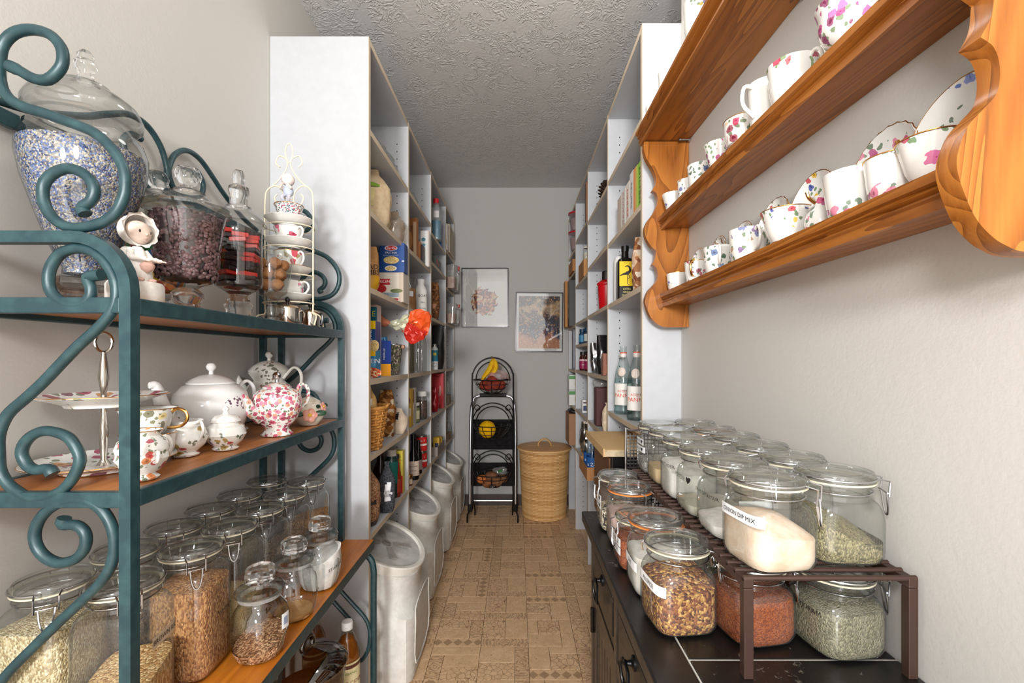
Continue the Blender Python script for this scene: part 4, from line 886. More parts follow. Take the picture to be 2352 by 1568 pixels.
def open_pot(name, label, cat, loc, mat, prof, lid=None, handles=(), gold=True, rz=0, lip=None):
    t = thing(name, label, cat, loc, rz); m = MB().lathe(prof, 36, cap1=False)
    if lip:
        for i, (x, y, z) in enumerate(m.v):
            a = math.atan2(y, x); k = max(0, math.cos(a-math.pi))**3*max(0, z/prof[-1][1]-0.75)*4; m.v[i] = (x-lip*k, y, z+lip*0.35*k)
    m.build('body', mat, t)
    if lid:
        l = MB().lathe(lid, 32).build('lid', mat, t)
    for h in handles: MB().tube(h, 0.0026, 8, 4).build('handle', PLAIN(), t)
    if gold and not lip: MB().tube([(prof[-1][0]*math.cos(a), prof[-1][0]*math.sin(a), prof[-1][1]) for a in [2*math.pi*i/36 for i in range(36)]], 0.0007, 6, 1, True).build('gilt_rim', GOLD(), t)
    return t
open_pot('creamer', 'white creamer with violet pansies in front of the big teapot', 'creamer', (-0.628, 0.862, MZ), SB, [(0.022, 0), (0.024, 0.003), (0.019, 0.007), (0.032, 0.020), (0.037, 0.034), (0.032, 0.050), (0.027, 0.058), (0.029, 0.066)], None, [[(0.026, 0, 0.062), (0.042, 0, 0.066), (0.048, 0, 0.048), (0.036, 0, 0.030)]], lip=0.014, rz=R(-20))
open_pot('sugar_bowl', 'white lidded sugar bowl with purple flowers beside the creamer', 'sugar bowl', (-0.590, 0.922, MZ), SB, [(0.022, 0), (0.024, 0.003), (0.019, 0.006), (0.030, 0.016), (0.037, 0.030), (0.033, 0.046), (0.024, 0.052), (0.026, 0.056)], [(0.027, 0.056), (0.026, 0.060), (0.018, 0.068), (0.006, 0.071), (0.004, 0.076), (0.007, 0.081), (0.003, 0.086), (0.0005, 0.087)], ())
WR = china(((220, 120, 110), (240, 180, 110), (230, 150, 150)), 34, 0.15, (34, 66, 44), seed=24.3, base=(238, 232, 216), bscale=16.0)
def flower_pot():
    t = open_pot('sugar_bowl', 'cream lidded pot with raised pink wild roses at shelf far end', 'sugar bowl', (-0.577, 1.262, MZ), flat((238, 230, 212), 0.12), [(0.024, 0), (0.026, 0.003), (0.036, 0.014), (0.042, 0.034), (0.038, 0.052), (0.030, 0.060)], [(0.031, 0.060), (0.030, 0.064), (0.018, 0.072), (0.010, 0.076), (0.0005, 0.077)], (), False)
    for a, z, s in ((-62, 0.030, 1.25), (-8, 0.050, 0.85)):
        a = R(a); rr = 0.0425 if z < 0.06 else 0.016; c = Vector((rr*math.cos(a), rr*math.sin(a), z)); n = Vector((math.cos(a), math.sin(a), 0.3)).normalized()
        q = n.to_track_quat('Z', 'Y').to_matrix().to_4x4()
        for i in range(5):
            b = i*2*math.pi/5; MB().sphere((0.0085*s*math.cos(b), 0.0085*s*math.sin(b), 0.001), 0.0075*s, 10, 6, (1, 1, 0.3)).xf(Matrix.Translation(c) @ q).build('petal', flat((236, 168, 150), 0.25), t)
        MB().sphere((0, 0, 0.002), 0.0045*s, 10, 6, (1, 1, 0.5)).xf(Matrix.Translation(c) @ q).build('flower_centre', flat((240, 190, 60), 0.3), t)
        for sd in (-1, 1): MB().sphere((0.022*s*sd, 0.004*s, 0), 0.012*s, 10, 6, (1, 0.55, 0.18)).xf(Matrix.Translation(c-n*0.002) @ q).build('leaf', flat((34, 66, 46), 0.25), t)
flower_pot()
RB = china(((204, 60, 50), (226, 130, 60), (190, 60, 90)), 72, 0.75, (90, 110, 70), seed=25.0)
open_pot('sugar_bowl', 'white bowl sprigged with orange red flowers by the near teal post', 'bowl', (-0.572, 0.695, MZ), RB, [(0.020, 0), (0.022, 0.003), (0.016, 0.008), (0.026, 0.016), (0.034, 0.032), (0.032, 0.040), (0.0325, 0.041), (0.034, 0.047), (0.030, 0.058), (0.022, 0.066), (0.026, 0.074)], None, [[(0.032, 0, 0.040), (0.042, 0, 0.044), (0.040, 0, 0.030), (0.032, 0, 0.028)]], rz=R(-25))
teacup((-0.648, 0.80, MZ), 'teacup with a dark red bloom at the bottom of a pair stacked by the post', china(((150, 30, 60), (120, 40, 70)), 45, 0.4, (70, 90, 60), seed=26.0), 'bowl', 0.040, 0.052, R(-20), True, 'two stacked teacups'); teacup((-0.648, 0.80, MZ+0.046), 'gilt handled teacup with yellow flowers stacked on another teacup', china(((226, 190, 70), (240, 220, 150), (120, 120, 90)), 60, 0.45, (130, 130, 80), seed=27.0), 'flare', 0.043, 0.050, R(5), True, 'two stacked teacups', hmat=GOLD())
def tier_stand():
    t = thing('tiered_cake_stand', 'two tier china cake stand with silver ring handle by the wall', 'cake stand', (-0.690, 0.760, MZ))
    C1 = china(((170, 50, 90), (120, 50, 80), (200, 140, 80)), 38, 0.55, (96, 110, 70), seed=28.0, bscale=18.0)
    MB().lathe([(0.055, 0), (0.058, 0.004), (0.08, 0.010), (0.100, 0.016), (0.0985, 0.018), (0.08, 0.0125), (0.055, 0.0065), (0.001, 0.006)], 48).build('lower_plate', C1, t)
    MB().lathe([(0.048, 0.104), (0.050, 0.108), (0.07, 0.116), (0.088, 0.122), (0.0865, 0.124), (0.07, 0.1185), (0.05, 0.1105), (0.001, 0.110)], 48).build('upper_plate', C1, t)
    for rr, z in ((0.0995, 0.017), (0.0875, 0.123)): MB().tube([(rr*math.cos(a), rr*math.sin(a), z) for a in [2*math.pi*i/48 for i in range(48)]], 0.0009, 6, 1, True).build('gilt_rim', GOLD(), t)
    S = metal((196, 190, 180), 0.12)
    MB().lathe([(0.010, 0.006), (0.008, 0.009), (0.004, 0.016), (0.006, 0.045), (0.0065, 0.065), (0.004, 0.09), (0.004, 0.109)], 14).build('lower_stem', S, t)
    MB().lathe([(0.007, 0.111), (0.004, 0.118), (0.004, 0.125), (0.0075, 0.150), (0.006, 0.170), (0.0035, 0.190), (0.0035, 0.194)], 14).build('upper_stem', S, t)
    MB().tube([(0.0145*math.cos(a), 0, 0.210+0.0165*math.sin(a)) for a in [2*math.pi*i/20 for i in range(20)]], 0.0025, 8, 1, True).build('ring_handle', S, t)
tier_stand()
# ------------------------------------------------------------------ figurine
def figurine():
    t = thing('figurine', 'white bisque figurine of a bonneted child kneeling on a round base', 'figurine', (-0.588, 0.702, TSZ), R(-15))
    BQ = powder((240, 234, 226)); SK = powder((246, 222, 206)); PK = powder((240, 196, 180))
    MB().lathe([(0.034, 0), (0.036, 0.003), (0.036, 0.026), (0.033, 0.031), (0.001, 0.033)], 36).build('base', BQ, t)
    for a, r in ((10, 0.028), (-25, 0.03), (-60, 0.028)): MB().sphere((r*math.cos(R(a)), r*math.sin(R(a)), 0.033), 0.005, 10, 6, (1.3, 1, 0.7)).build('flower', PK, t)
    m = MB(); rings = []
    for z, r, n in ((0.030, 0.019, 2), (0.040, 0.020, 2), (0.055, 0.016, 2), (0.068, 0.0125, 2), (0.078, 0.0105, 2), (0.086, 0.006, 2)): rings.append(sring(z, r, n, 24, 0.002+(z-0.03)*0.03))
    m.loft(rings).build('dress', BQ, t)
    h = MB().sphere((0.004, 0, 0.108), 0.0185, 20, 14, (1, 0.94, 0.98)).build('head', SK, t)
    for s in (-1, 1):
        MB().sphere((0.0195, s*0.0075, 0.108), 0.0022, 8, 6, (0.6, 0.8, 1.3)).build('eye', flat((30, 26, 26), 0.2), h)
    MB().sphere((0.0225, 0, 0.104), 0.0022, 8, 6).build('nose', SK, h); MB().sphere((0.0208, 0, 0.0985), 0.0022, 8, 6, (0.5, 1.3, 0.5)).build('mouth', PK, h)
    b = MB(); rings = []
    for i in range(12):
        a = i/11*math.pi*0.60; rings.append([(0.002-0.0235*math.cos(a)+0.0, 0.0235*math.sin(a)*math.cos(q)*1.0, 0.112+0.0235*math.sin(a)*math.sin(q)) for q in [2*math.pi*j/28 for j in range(28)]])
    for k, rr in ((0.009, 0.0245), (0.0115, 0.0262)): rings.append([(k, (rr+0.0018*math.sin(9*q))*math.cos(q), 0.112+(rr+0.0018*math.sin(9*q))*math.sin(q)) for q in [2*math.pi*j/28 for j in range(28)]])
    b.loft(rings, True, False).build('bonnet', BQ, t)
    MB().sphere((-0.014, 0, 0.080), 0.009, 12, 8, (0.7, 1.4, 0.9)).build('bow', BQ, t)
    for s in (-1, 1):
        MB().tube([(0.004, s*0.010, 0.080), (0.012, s*0.015, 0.068), (0.026, s*0.011, 0.066), (0.034, s*0.008, 0.064)], lambda q: 0.0052-0.002*q, 10, 4).build('arm', BQ, t)
        hd = MB().sphere((0.038, s*0.0075, 0.063), 0.0042, 10, 8, (1.3, 0.9, 0.7)).build('hand', SK, t)
        for f in range(4): MB().tube([(0.041, s*0.0075+(f-1.5)*0.0016, 0.063), (0.047, s*0.0075+(f-1.5)*0.0022, 0.0615)], 0.0010, 6, 1).build('finger', SK, hd)
    MB().lathe([(0.0005, 0.045), (0.008, 0.050), (0.010, 0.056), (0.006, 0.062)], 10, (0.024, 0, 0), cap1=False).build('posy', PK, t)
figurine()
# ------------------------------------------------------------------ wire cup tower and silver set
def cup_tower():
    X, Y = -0.608, 1.215; t = thing('cup_stand', 'cream wire tower for teacups with a hanging cherub at its top', 'stand', (X, Y, TSZ))
    M = flat((232, 218, 190), 0.4); hw = 0.064
    for s in (-1, 1):
        MB().tube([(s*hw*1.25, -0.03, 0.001), (s*hw*1.22, -0.012, 0.026), (s*hw, 0, 0.034), (s*hw, 0, 0.06), (s*hw, 0, 0.20), (s*hw, 0, 0.335), (s*hw*0.86, 0, 0.366), (s*hw*0.52, 0, 0.374), (s*hw*0.22, 0, 0.355), (s*hw*0.2, 0, 0.330), (s*hw*0.45, 0, 0.322), (s*hw*0.6, 0, 0.342), (s*hw*0.5, 0, 0.352)], 0.0021, 8, 4).build('upright', M, t)
        MB().tube([(s*hw*1.22, 0.03, 0.001), (s*hw*1.2, 0.015, 0.026), (s*hw, 0, 0.036)], 0.0021, 8, 4).build('foot', M, t)
        MB().tube([(s*hw*0.7, 0, 0.374), (s*hw*0.40, 0, 0.392), (s*hw*0.10, 0, 0.422), (s*hw*0.12, 0, 0.446), (s*hw*0.42, 0, 0.454), (s*hw*0.55, 0, 0.436), (s*hw*0.38, 0, 0.424)], 0.0019, 8, 4).build('top_scroll', M, t)
    MB().tube([(0, 0, 0.436), (0.010, 0, 0.462), (0.006, 0, 0.482), (0, 0, 0.487), (-0.006, 0, 0.482), (-0.010, 0, 0.462)], 0.0019, 8, 4, True).build('finial_loop', M, t)
    for z in (0.060, 0.132, 0.204, 0.262): 
        MB().tube([(hw*math.cos(a), 0.054*math.sin(a), z) for a in [2*math.pi*i/28 for i in range(28)]], 0.0016, 6, 1, True).build('tier_ring', M, t)
    c = MB().sphere((0, -0.006, 0.388), 0.0165, 16, 12).build('cherub_head', powder((232, 220, 216)), t)
    MB().sphere((0.002, -0.008, 0.358), 0.0135, 14, 10, (0.95, 0.85, 1.25)).build('cherub_body', powder((198, 206, 226)), t)
    for s in (-1, 1):
        MB().tube([(s*0.010, -0.010, 0.366), (s*0.014, -0.020, 0.362), (s*0.005, -0.024, 0.374)], 0.0036, 8, 4).build('cherub_arm', powder((236, 220, 210)), t)
        MB().tube([(s*0.007, -0.010, 0.346), (s*0.009, -0.020, 0.338), (s*0.006, -0.014, 0.328)], 0.0042, 8, 4).build('cherub_leg', powder((210, 206, 216)), t)
    G = 'teacups on the wire tower'; GS = 'saucers on the wire tower'
    for i, (z, m, st, r, h, a, lab, sl) in enumerate(((0.262, pal['chintz'], 'flare', 0.036, 0.050, 120, 'busy chintz teacup on the highest tier of the wire tower', 'plain white saucer on the highest tier of the wire tower'),
        (0.204, china(((190, 30, 80), (226, 130, 150), (210, 80, 120)), 42, 0.55, (110, 120, 70), seed=31.0, bscale=20.0), 'flare', 0.038, 0.048, -10, 'teacup with crimson roses on the second tier of the wire tower', 'white saucer on the second tier of the wire tower'),
        (0.132, china(((206, 40, 70), (220, 110, 130)), 40, 0.4, (160, 140, 70), seed=32.5, bscale=20.0), 'straight', 0.036, 0.056, -5, 'gilt edged teacup with one red rose on the third tier of the wire tower', 'gilt edged saucer on the third tier of the wire tower'),
        (0.060, pal['pinkrose'], 'bowl', 0.038, 0.050, 10, 'pink rose teacup on the lowest tier behind the silver pots', 'saucer on the lowest tier of the wire tower'))):
        saucer((X, Y, TSZ+z+0.0018), sl, PLAIN(), 0.060, group=GS, gold=(i == 2)); teacup((X, Y, TSZ+z+0.009), lab, m, st, r, h, R(a-20), i in (0, 2), G)
cup_tower()
def silver_pot(loc, label, r, h, rz=0, big=False):
    t = thing('silver_pot', label, 'pot', loc, rz, 'polished silver pots under the wire tower'); S = metal((214, 210, 204), 0.07)
    MB().lathe([(r*0.92, 0), (r*0.98, 0.003), (r*0.98, h*0.9), (r*1.0, h)], 32, cap1=False).build('body', S, t)
    l = MB().lathe([(r*1.08, h), (r*1.08, h+0.002), (r*0.9, h+0.007), (r*0.3, h+0.011), (0.003, h+0.012)], 32).build('lid', metal((206, 180, 150), 0.12), t)
    MB().lathe([(0.003, h+0.012), (0.003, h+0.016), (0.006, h+0.020), (0.0065, h+0.025), (0.003, h+0.030), (0.0005, h+0.031)], 14).build('knob', flat((24, 22, 22), 0.2), l)
    MB().tube([(r, 0, h*0.85), (r*1.5, 0, h*0.95), (r*1.6, 0, h*0.6), (r*1.45, 0, h*0.15), (r*1.3, 0, h*0.1)], 0.003, 8, 4).build('handle', flat((30, 28, 28), 0.3) if big else S, t)
silver_pot((-0.583, 1.106+0.05, TSZ), 'wider silver pot with a black ball knob at the shelf edge', 0.029, 0.040, R(60)); silver_pot((-0.560, 1.235, TSZ), 'narrower silver pot with black ball knob and dark handle', 0.0225, 0.036, R(-10), True)
# ------------------------------------------------------------------ under the wide lower shelf
def cake_dome():
    t = thing('glass_cloche', 'smoky glass lidded bowl with ring knob under the wooden shelf', 'bowl', (-0.552, 1.20, 0.119)); G = glass((0.34, 0.30, 0.25), (0.10, 0.09, 0.08), 1.6, 1.6)
    MB().lathe([(0.05, 0), (0.055, 0.006), (0.075, 0.06), (0.092, 0.14), (0.096, 0.19), (0.098, 0.20)], 40, cap1=False).build('bowl', glass((0.82, 0.8, 0.76), (0.4, 0.38, 0.33)), t)
    l = MB().lathe([(0.100, 0.201), (0.101, 0.206), (0.094, 0.216), (0.070, 0.232), (0.045, 0.242), (0.04, 0.243), (0.025, 0.249), (0.0005, 0.251)], 40, cap0=False).build('lid', G, t)
    MB().tube([(-0.004, -0.018, 0.249), (-0.004, -0.021, 0.262), (-0.002, -0.008, 0.276), (0.002, 0.010, 0.275), (0.004, 0.020, 0.262), (0.004, 0.018, 0.249)], 0.0072, 10, 4).build('knob', G, l)
    MB().lathe([(0.052, 0.01), (0.072, 0.06), (0.088, 0.14), (0.06, 0.155), (0.001, 0.158)], 32).build('contents', powder((120, 84, 56), (90, 58, 36)), t)
cake_dome()
def vinegar(loc, label, rz=0):
    t = thing('vinegar_bottle', label, 'bottle', loc, rz)
    MB().lathe([(0.033, 0), (0.035, 0.004), (0.035, 0.16), (0.030, 0.185), (0.020, 0.21), (0.0135, 0.225), (0.0135, 0.232)], 28, cap1=False).build('glass_body', glass((0.9, 0.9, 0.86), (0.5, 0.48, 0.4)), t)
    MB().lathe([(0.032, 0.003), (0.0335, 0.006), (0.0335, 0.158), (0.028, 0.185), (0.018, 0.208), (0.001, 0.21)], 24).build('vinegar', flat((150, 84, 22), 0.15), t)
    MB().lathe([(0.0155, 0.232), (0.0158, 0.25), (0.0145, 0.253), (0.0005, 0.2535)], 20).build('cap', flat((238, 238, 238), 0.4), t)
    rf = lambda a: 0.035; strip_cyl(rf, R(-60), 0.085, 0.02, 0.15, flat((226, 214, 170), 0.6), t); strip_cyl(rf, R(-60), 0.085, 0.135, 0.145, flat((90, 50, 40), 0.6), t, 'label_band', off=0.0014)
    text_cyl('ORGANIC', 0.010, rf, R(-60), 0.122, flat((90, 130, 60), 0.6), t, off=0.0016); text_cyl('APPLE CIDER', 0.0135, rf, R(-60), 0.095, flat((130, 50, 30), 0.6), t, off=0.0016); text_cyl('VINEGAR', 0.0155, rf, R(-60), 0.075, flat((130, 50, 30), 0.6), t, off=0.0016)
vinegar((-0.489, 1.312, 0.119), 'cider vinegar bottle with white cap beside the smoky glass bowl'); vinegar((-0.60, 1.352, 0.119), 'white capped bottle behind the smoky glass bowl')
# ------------------------------------------------------------------ packaged goods on the built-in shelves
def face_fn(face, w, d, h, off=0.0006):
    """maps (u, v), measured from a face's centre, to a local point (base centre origin)"""
    if face == 'f': return lambda u, v: (u, -d/2-off, h/2+v)
    if face == 'r': return lambda u, v: (w/2+off, u, h/2+v)
    if face == 'l': return lambda u, v: (-w/2-off, -u, h/2+v)
    return lambda u, v: (u, v, h+off)
def decal(t, face, w, d, h, spec):
    kind = spec[0]; fw = w if face in 'ft' else d; fh = d if face == 't' else h
    if kind == 'rect':
        _, u0, v0, u1, v1, c = spec; fn = face_fn(face, w, d, h, 0.0006)
        m = MB().add([fn((u0-0.5)*fw, (v0-0.5)*fh), fn((u1-0.5)*fw, (v0-0.5)*fh), fn((u1-0.5)*fw, (v1-0.5)*fh), fn((u0-0.5)*fw, (v1-0.5)*fh)], [(0, 1, 2, 3)])
        put('printed_panel', m.data('printed_panel', False, False), flat(c, 0.45), t)
    elif kind == 'oval':
        _, u, v, ru, rv, c = spec[:6]; fn = face_fn(face, w, d, h, 0.0010 if len(spec) < 7 else spec[6])
        m = MB().add([fn((u-0.5)*fw+ru*fw*math.cos(2*math.pi*i/28), (v-0.5)*fh+rv*fh*math.sin(2*math.pi*i/28)) for i in range(28)], [tuple(range(28))])
        put('printed_oval', m.data('printed_oval', False, False), c if hasattr(c, 'node_tree') else flat(c, 0.45), t)
    elif kind == 'text':
        _, s, u, v, size, c = spec[:6]; fn = face_fn(face, w, d, h, 0.0016); rot = spec[6] if len(spec) > 6 else 0; cr, sr = math.cos(R(rot)), math.sin(R(rot))
        text_flat(s, size, lambda a, b: fn((u-0.5)*fw+a*cr-b*sr, (v-0.5)*fh+a*sr+b*cr), flat(c, 0.5), t)
def carton(name, label, cat, x0, x1, Y, z0, z1, d, c, decs=(), rz=0, group=None, mat=None, bev=0.001):
    w, h = x1-x0, z1-z0; t = thing(name, label, cat, ((x0+x1)/2, Y+d/2, z0+0.0008), R(rz), group)
    MB().box(-w/2, w/2, -d/2, d/2, 0, h, bev).build('carton' if cat in ('box',) else 'body', mat or flat(c, 0.45), t, False)
    for face, spec in decs: decal(t, face, w, d, h, spec)
    return t
def bagmesh(w, d, h, seed=0, amp=0.006, pinch=0.35, n=12, seg=28, top=0.0, freq=28, base=0.75):
    m = MB(); rs = []
    for i in range(n+1):
        t = i/n; s = base+(1-base)*math.sin(min(1, t*3.2)*math.pi/2)
        if t > 0.62: k = (t-0.62)/0.38; s = 1+(pinch-1)*k*k*(3-2*k)
        dd = s if t < 0.62 else s*(1-0.75*(t-0.62)/0.38)
        if t > 0.92 and top: s = s*(1+top*(t-0.92)/0.08)
        rs.append(sring(h*t, 1.0, 3.0, seg, 0, 0, w/2*s, d/2*dd))
    m.loft(rs); k = [z for _, _, z in m.v]
    m.jitter(amp, freq, seed)
    m.jitter(amp*0.5, freq*2.3, seed+5)
    m.v = [(x, y, max(z, 0.0004)) for x, y, z in m.v]
    return m
def bag(name, label, x, Y, z, w, d, h, mat, seed=0, rz=0, amp=0.006, pinch=0.35, top=0.0, decs=(), base=0.75, freq=28, cat='bag', part='pouch'):
    t = thing(name, label, cat, (x, Y, z+0.0008), R(rz)); o = bagmesh(w, d, h, seed, amp, pinch, top=top, base=base, freq=freq).build(part, mat, t)
    for c, z0, z1, wd in decs:   # a printed band following the pouch
        m = bagmesh(w*1.012, d*1.03, h, seed, amp, pinch, n=24, top=top, base=base, freq=freq)
        keep = [f for f in m.f if len(f) == 4 and all(z0*h <= m.v[i][2] <= z1*h and m.v[i][1] < d*0.3 and abs(m.v[i][0]) < w*wd for i in f)]
        q = MB(); q.v = m.v; q.f = keep; q.build('printed_band', c if hasattr(c, 'node_tree') else flat(c, 0.4), t)
    return t
def bottle(name, label, x, Y, z, prof, mat, cap=None, lab=None, fill=None, cat='bottle', txt=(), seg=28, group=None, square=None, a0=-80):
    t = thing(name, label, cat, (x, Y, z+0.0008), 0, group)
    if square: MB().loft([sring(zz, r, square if r > 0.7*max(p[0] for p in prof) else 2.2, 36) for r, zz in prof], True, True).build('body', mat, t)
    else: MB().lathe(prof, seg).build('body', mat, t)
    if fill: MB().lathe(fill[1], 24).build('contents', fill[0], t)
    if cap: MB().lathe(cap[1], 22).build('cap', cap[0], t)
    for l in (lab or []):
        c, r, z0, z1 = l[:4]; wd = l[4] if len(l) > 4 else r*4.2
        strip_cyl((lambda a, r=r: srad(a, r, square)) if square else (lambda a, r=r: r), R(a0), wd, z0, z1, c if hasattr(c, 'node_tree') else flat(c, 0.5), t, off=0.0007 if len(l) < 6 else l[5])
    for s, size, r, zz, c in txt: text_cyl(s, size, (lambda a, r=r: srad(a, r, square)) if square else (lambda a, r=r: r), R(a0), zz, flat(c, 0.5), t, off=0.0022)
    return t
FILM = glass((0.92, 0.92, 0.91), (0.6, 0.6, 0.58), 1.45, 1.0, 0.10)
def foil(c=(190, 190, 195)): return metal(c, 0.24)
BLUE = (22, 62, 140)
PASTA = grains(((226, 196, 130), (206, 168, 100), (238, 214, 156)), 260)
# ---- left run, first bay
bag('plastic_bag', 'clear plastic bag lying on the highest left shelf', -0.545, 1.76, 1.876, 0.10, 0.36, 0.07, FILM, 1, 0, 0.012, 0.5)
t = bag('flour_bag', 'big cream paper bread bag with green print on the left shelving', -0.565, 1.74, 1.613, 0.16, 0.15, 0.235, powder((228, 206, 172), (214, 186, 148)), 2, 10, 0.008, 0.45, decs=(((140, 180, 60), 0.62, 0.74, 0.32), ((232, 214, 150), 0.30, 0.60, 0.25)))
bag('snack_bag', 'crinkled amber cellophane bag on the left shelving below the bread bag', -0.515, 1.90, 1.613, 0.085, 0.10, 0.125, glass((0.80, 0.62, 0.40), (0.45, 0.28, 0.14), 1.5, 1.0, 0.18), 3, 0, 0.010, 0.45)
bag('bread_crumb_bag', 'kraft paper pouch printed BREAD CRUMBS with yellow lower half', -0.578, 1.66, 1.361, 0.150, 0.06, 0.172, powder((190, 142, 92), (172, 124, 78)), 4, 0, 0.003, 0.9, decs=(((226, 168, 30), 0.0, 0.40, 0.55),))
P = bpy.data.objects[[o.name for o in bpy.data.objects if o.name.startswith('bread_crumb_bag')][-1]]
for s, v, u in (('BREAD', 0.093, 0.045), ('CRUMBS', 0.074, 0.040)): text_flat(s, 0.025, lambda a, b, v=v, u=u: (a+u, -0.0345, v+b), INK, P)
carton('oat_box', 'pale carton with red ribbon and grey band under the blue pastina box', 'box', -0.570, -0.470, 1.885, 1.361, 1.484, 0.10, (228, 216, 200), (
  ('f', ('rect', 0, 0.17, 0.82, 0.32, (150, 166, 176))), ('f', ('text', 'C E D', 0.25, 0.245, 0.012, (60, 66, 76))), ('f', ('rect', 0, 0.58, 0.45, 0.78, (200, 30, 40))), ('f', ('text', 'GLEN', 0.24, 0.69, 0.017, (240, 236, 230))), ('f', ('oval', 0.1, 0.45, 0.2, 0.13, (196, 36, 40))), ('f', ('oval', 0.72, 0.38, 0.26, 0.07, (110, 118, 70))), ('f', ('rect', 0, 0.06, 0.8, 0.13, (170, 50, 44))), ('f', ('rect', 0.82, 0, 1, 1, (206, 186, 166)))))
carton('pastina_box', 'blue PASTINA pasta box with red logo standing on the pale carton', 'box', -0.570, -0.466, 1.885, 1.485, 1.606, 0.06, (18, 70, 142), (
  ('f', ('oval', 0.47, 0.82, 0.26, 0.09, (240, 240, 240))), ('f', ('oval', 0.48, 0.82, 0.22, 0.075, (214, 30, 44), 0.0014)), ('f', ('text', 'Barilla', 0.48, 0.82, 0.015, (245, 240, 240))), ('f', ('text', 'PASTINA', 0.47, 0.66, 0.0125, (245, 245, 245))), ('f', ('text', 'ENRICHED MACARONI PRODUCT', 0.47, 0.575, 0.0042, (220, 226, 236))),
  ('f', ('oval', 0.48, 0.41, 0.31, 0.13, PASTA)), ('f', ('oval', 0.46, 0.13, 0.24, 0.095, (236, 232, 226))), ('f', ('oval', 0.45, 0.13, 0.20, 0.075, PASTA, 0.0014)), ('f', ('rect', 0.90, 0.35, 0.99, 0.40, (210, 214, 220)))))
carton('pasta_box', 'blue and yellow protein pasta box at the bottom of the stack by the end panel', 'box', -0.640, -0.497, 1.60, 1.06, 1.157, 0.06, (42, 140, 196), (('f', ('rect', 0, 0.78, 1, 1, (248, 196, 30))), ('f', ('text', 'PROTEIN', 0.80, 0.60, 0.022, (250, 250, 250))), ('f', ('oval', 0.85, 0.18, 0.3, 0.2, grains(((226, 150, 90), (236, 210, 170), (206, 80, 50)), 160))), ('f', ('rect', 0, 0.40, 1, 0.52, (90, 170, 210)))))
carton('pasta_box', 'dark blue pasta box with yellow top balanced on the protein pasta box', 'box', -0.640, -0.497, 1.60, 1.158, 1.260, 0.06, (20, 70, 130), (('f', ('rect', 0, 0.72, 1, 1, (250, 206, 20))), ('f', ('text', 'PENNE', 0.88, 0.46, 0.016, (250, 250, 250), 90)), ('f', ('oval', 0.97, 0.14, 0.12, 0.2, PASTA))))
carton('cracker_box', 'tall box with teal top and grey lettered side behind the pasta boxes', 'box', -0.63, -0.514, 1.672, 1.06, 1.325, 0.05, (206, 170, 160), (('f', ('rect', 0, 0.78, 1, 0.97, (20, 110, 130))), ('f', ('text', 'E', 0.9, 0.87, 0.03, (226, 206, 90))), ('r', ('rect', 0, 0, 1, 1, (204, 192, 190))), ('r', ('text', 'CRACKERS', 0.5, 0.6, 0.018, (110, 100, 104), 90))))
carton('macaroni_box', 'open topped navy and orange box at the shelf edge', 'box', -0.555, -0.498, 1.74, 1.06, 1.196, 0.055, (24, 60, 146), (('f', ('rect', 0, 0, 0.97, 0.34, (246, 166, 30))), ('r', ('rect', 0.68, 0.0, 1, 0.45, (246, 160, 30))), ('r', ('rect', 0.5, 0.55, 0.92, 0.86, (206, 206, 206))), ('r', ('oval', 0.35, 0.25, 0.2, 0.12, (110, 130, 180))), ('f', ('text', 'FARFALLE', 0.5, 0.62, 0.010, (240, 240, 240), 90))), 38)
def handled_cup():
    t = thing('mesh_canister', 'tapered silver mesh canister with wooden ball handle', 'canister', (-0.516, 1.90, 1.0608))
    MB().lathe([(0.022, 0), (0.025, 0.02), (0.031, 0.07), (0.037, 0.124)], 28, cap1=False).build('inner_wall', grains(((150, 140, 120), (110, 120, 80), (200, 190, 170), (90, 80, 70)), 160), t)
    m = MB()
    for i in range(16):
        for s in (-1, 1):
            m.tube([((0.0225+0.0155*q)*math.cos(i*math.pi/8+s*q*1.2), (0.0225+0.0155*q)*math.sin(i*math.pi/8+s*q*1.2), 0.124*q) for q in (0, .25, .5, .75, 1)], 0.0008, 5, 1)
    o = m.build('wire_mesh', CHROME(), t); o['kind'] = 'stuff'
    MB().tube([(0.038*math.cos(a), 0.038*math.sin(a), 0.124) for a in [2*math.pi*i/24 for i in range(24)]], 0.0016, 6, 1, True).build('rim', CHROME(), t)
    MB().tube([(0.036, 0, 0.116), (0.048, 0, 0.116)], 0.0075, 10, 1).build('grip', wood((206, 156, 130), (180, 126, 100), 'x'), t)
handled_cup()
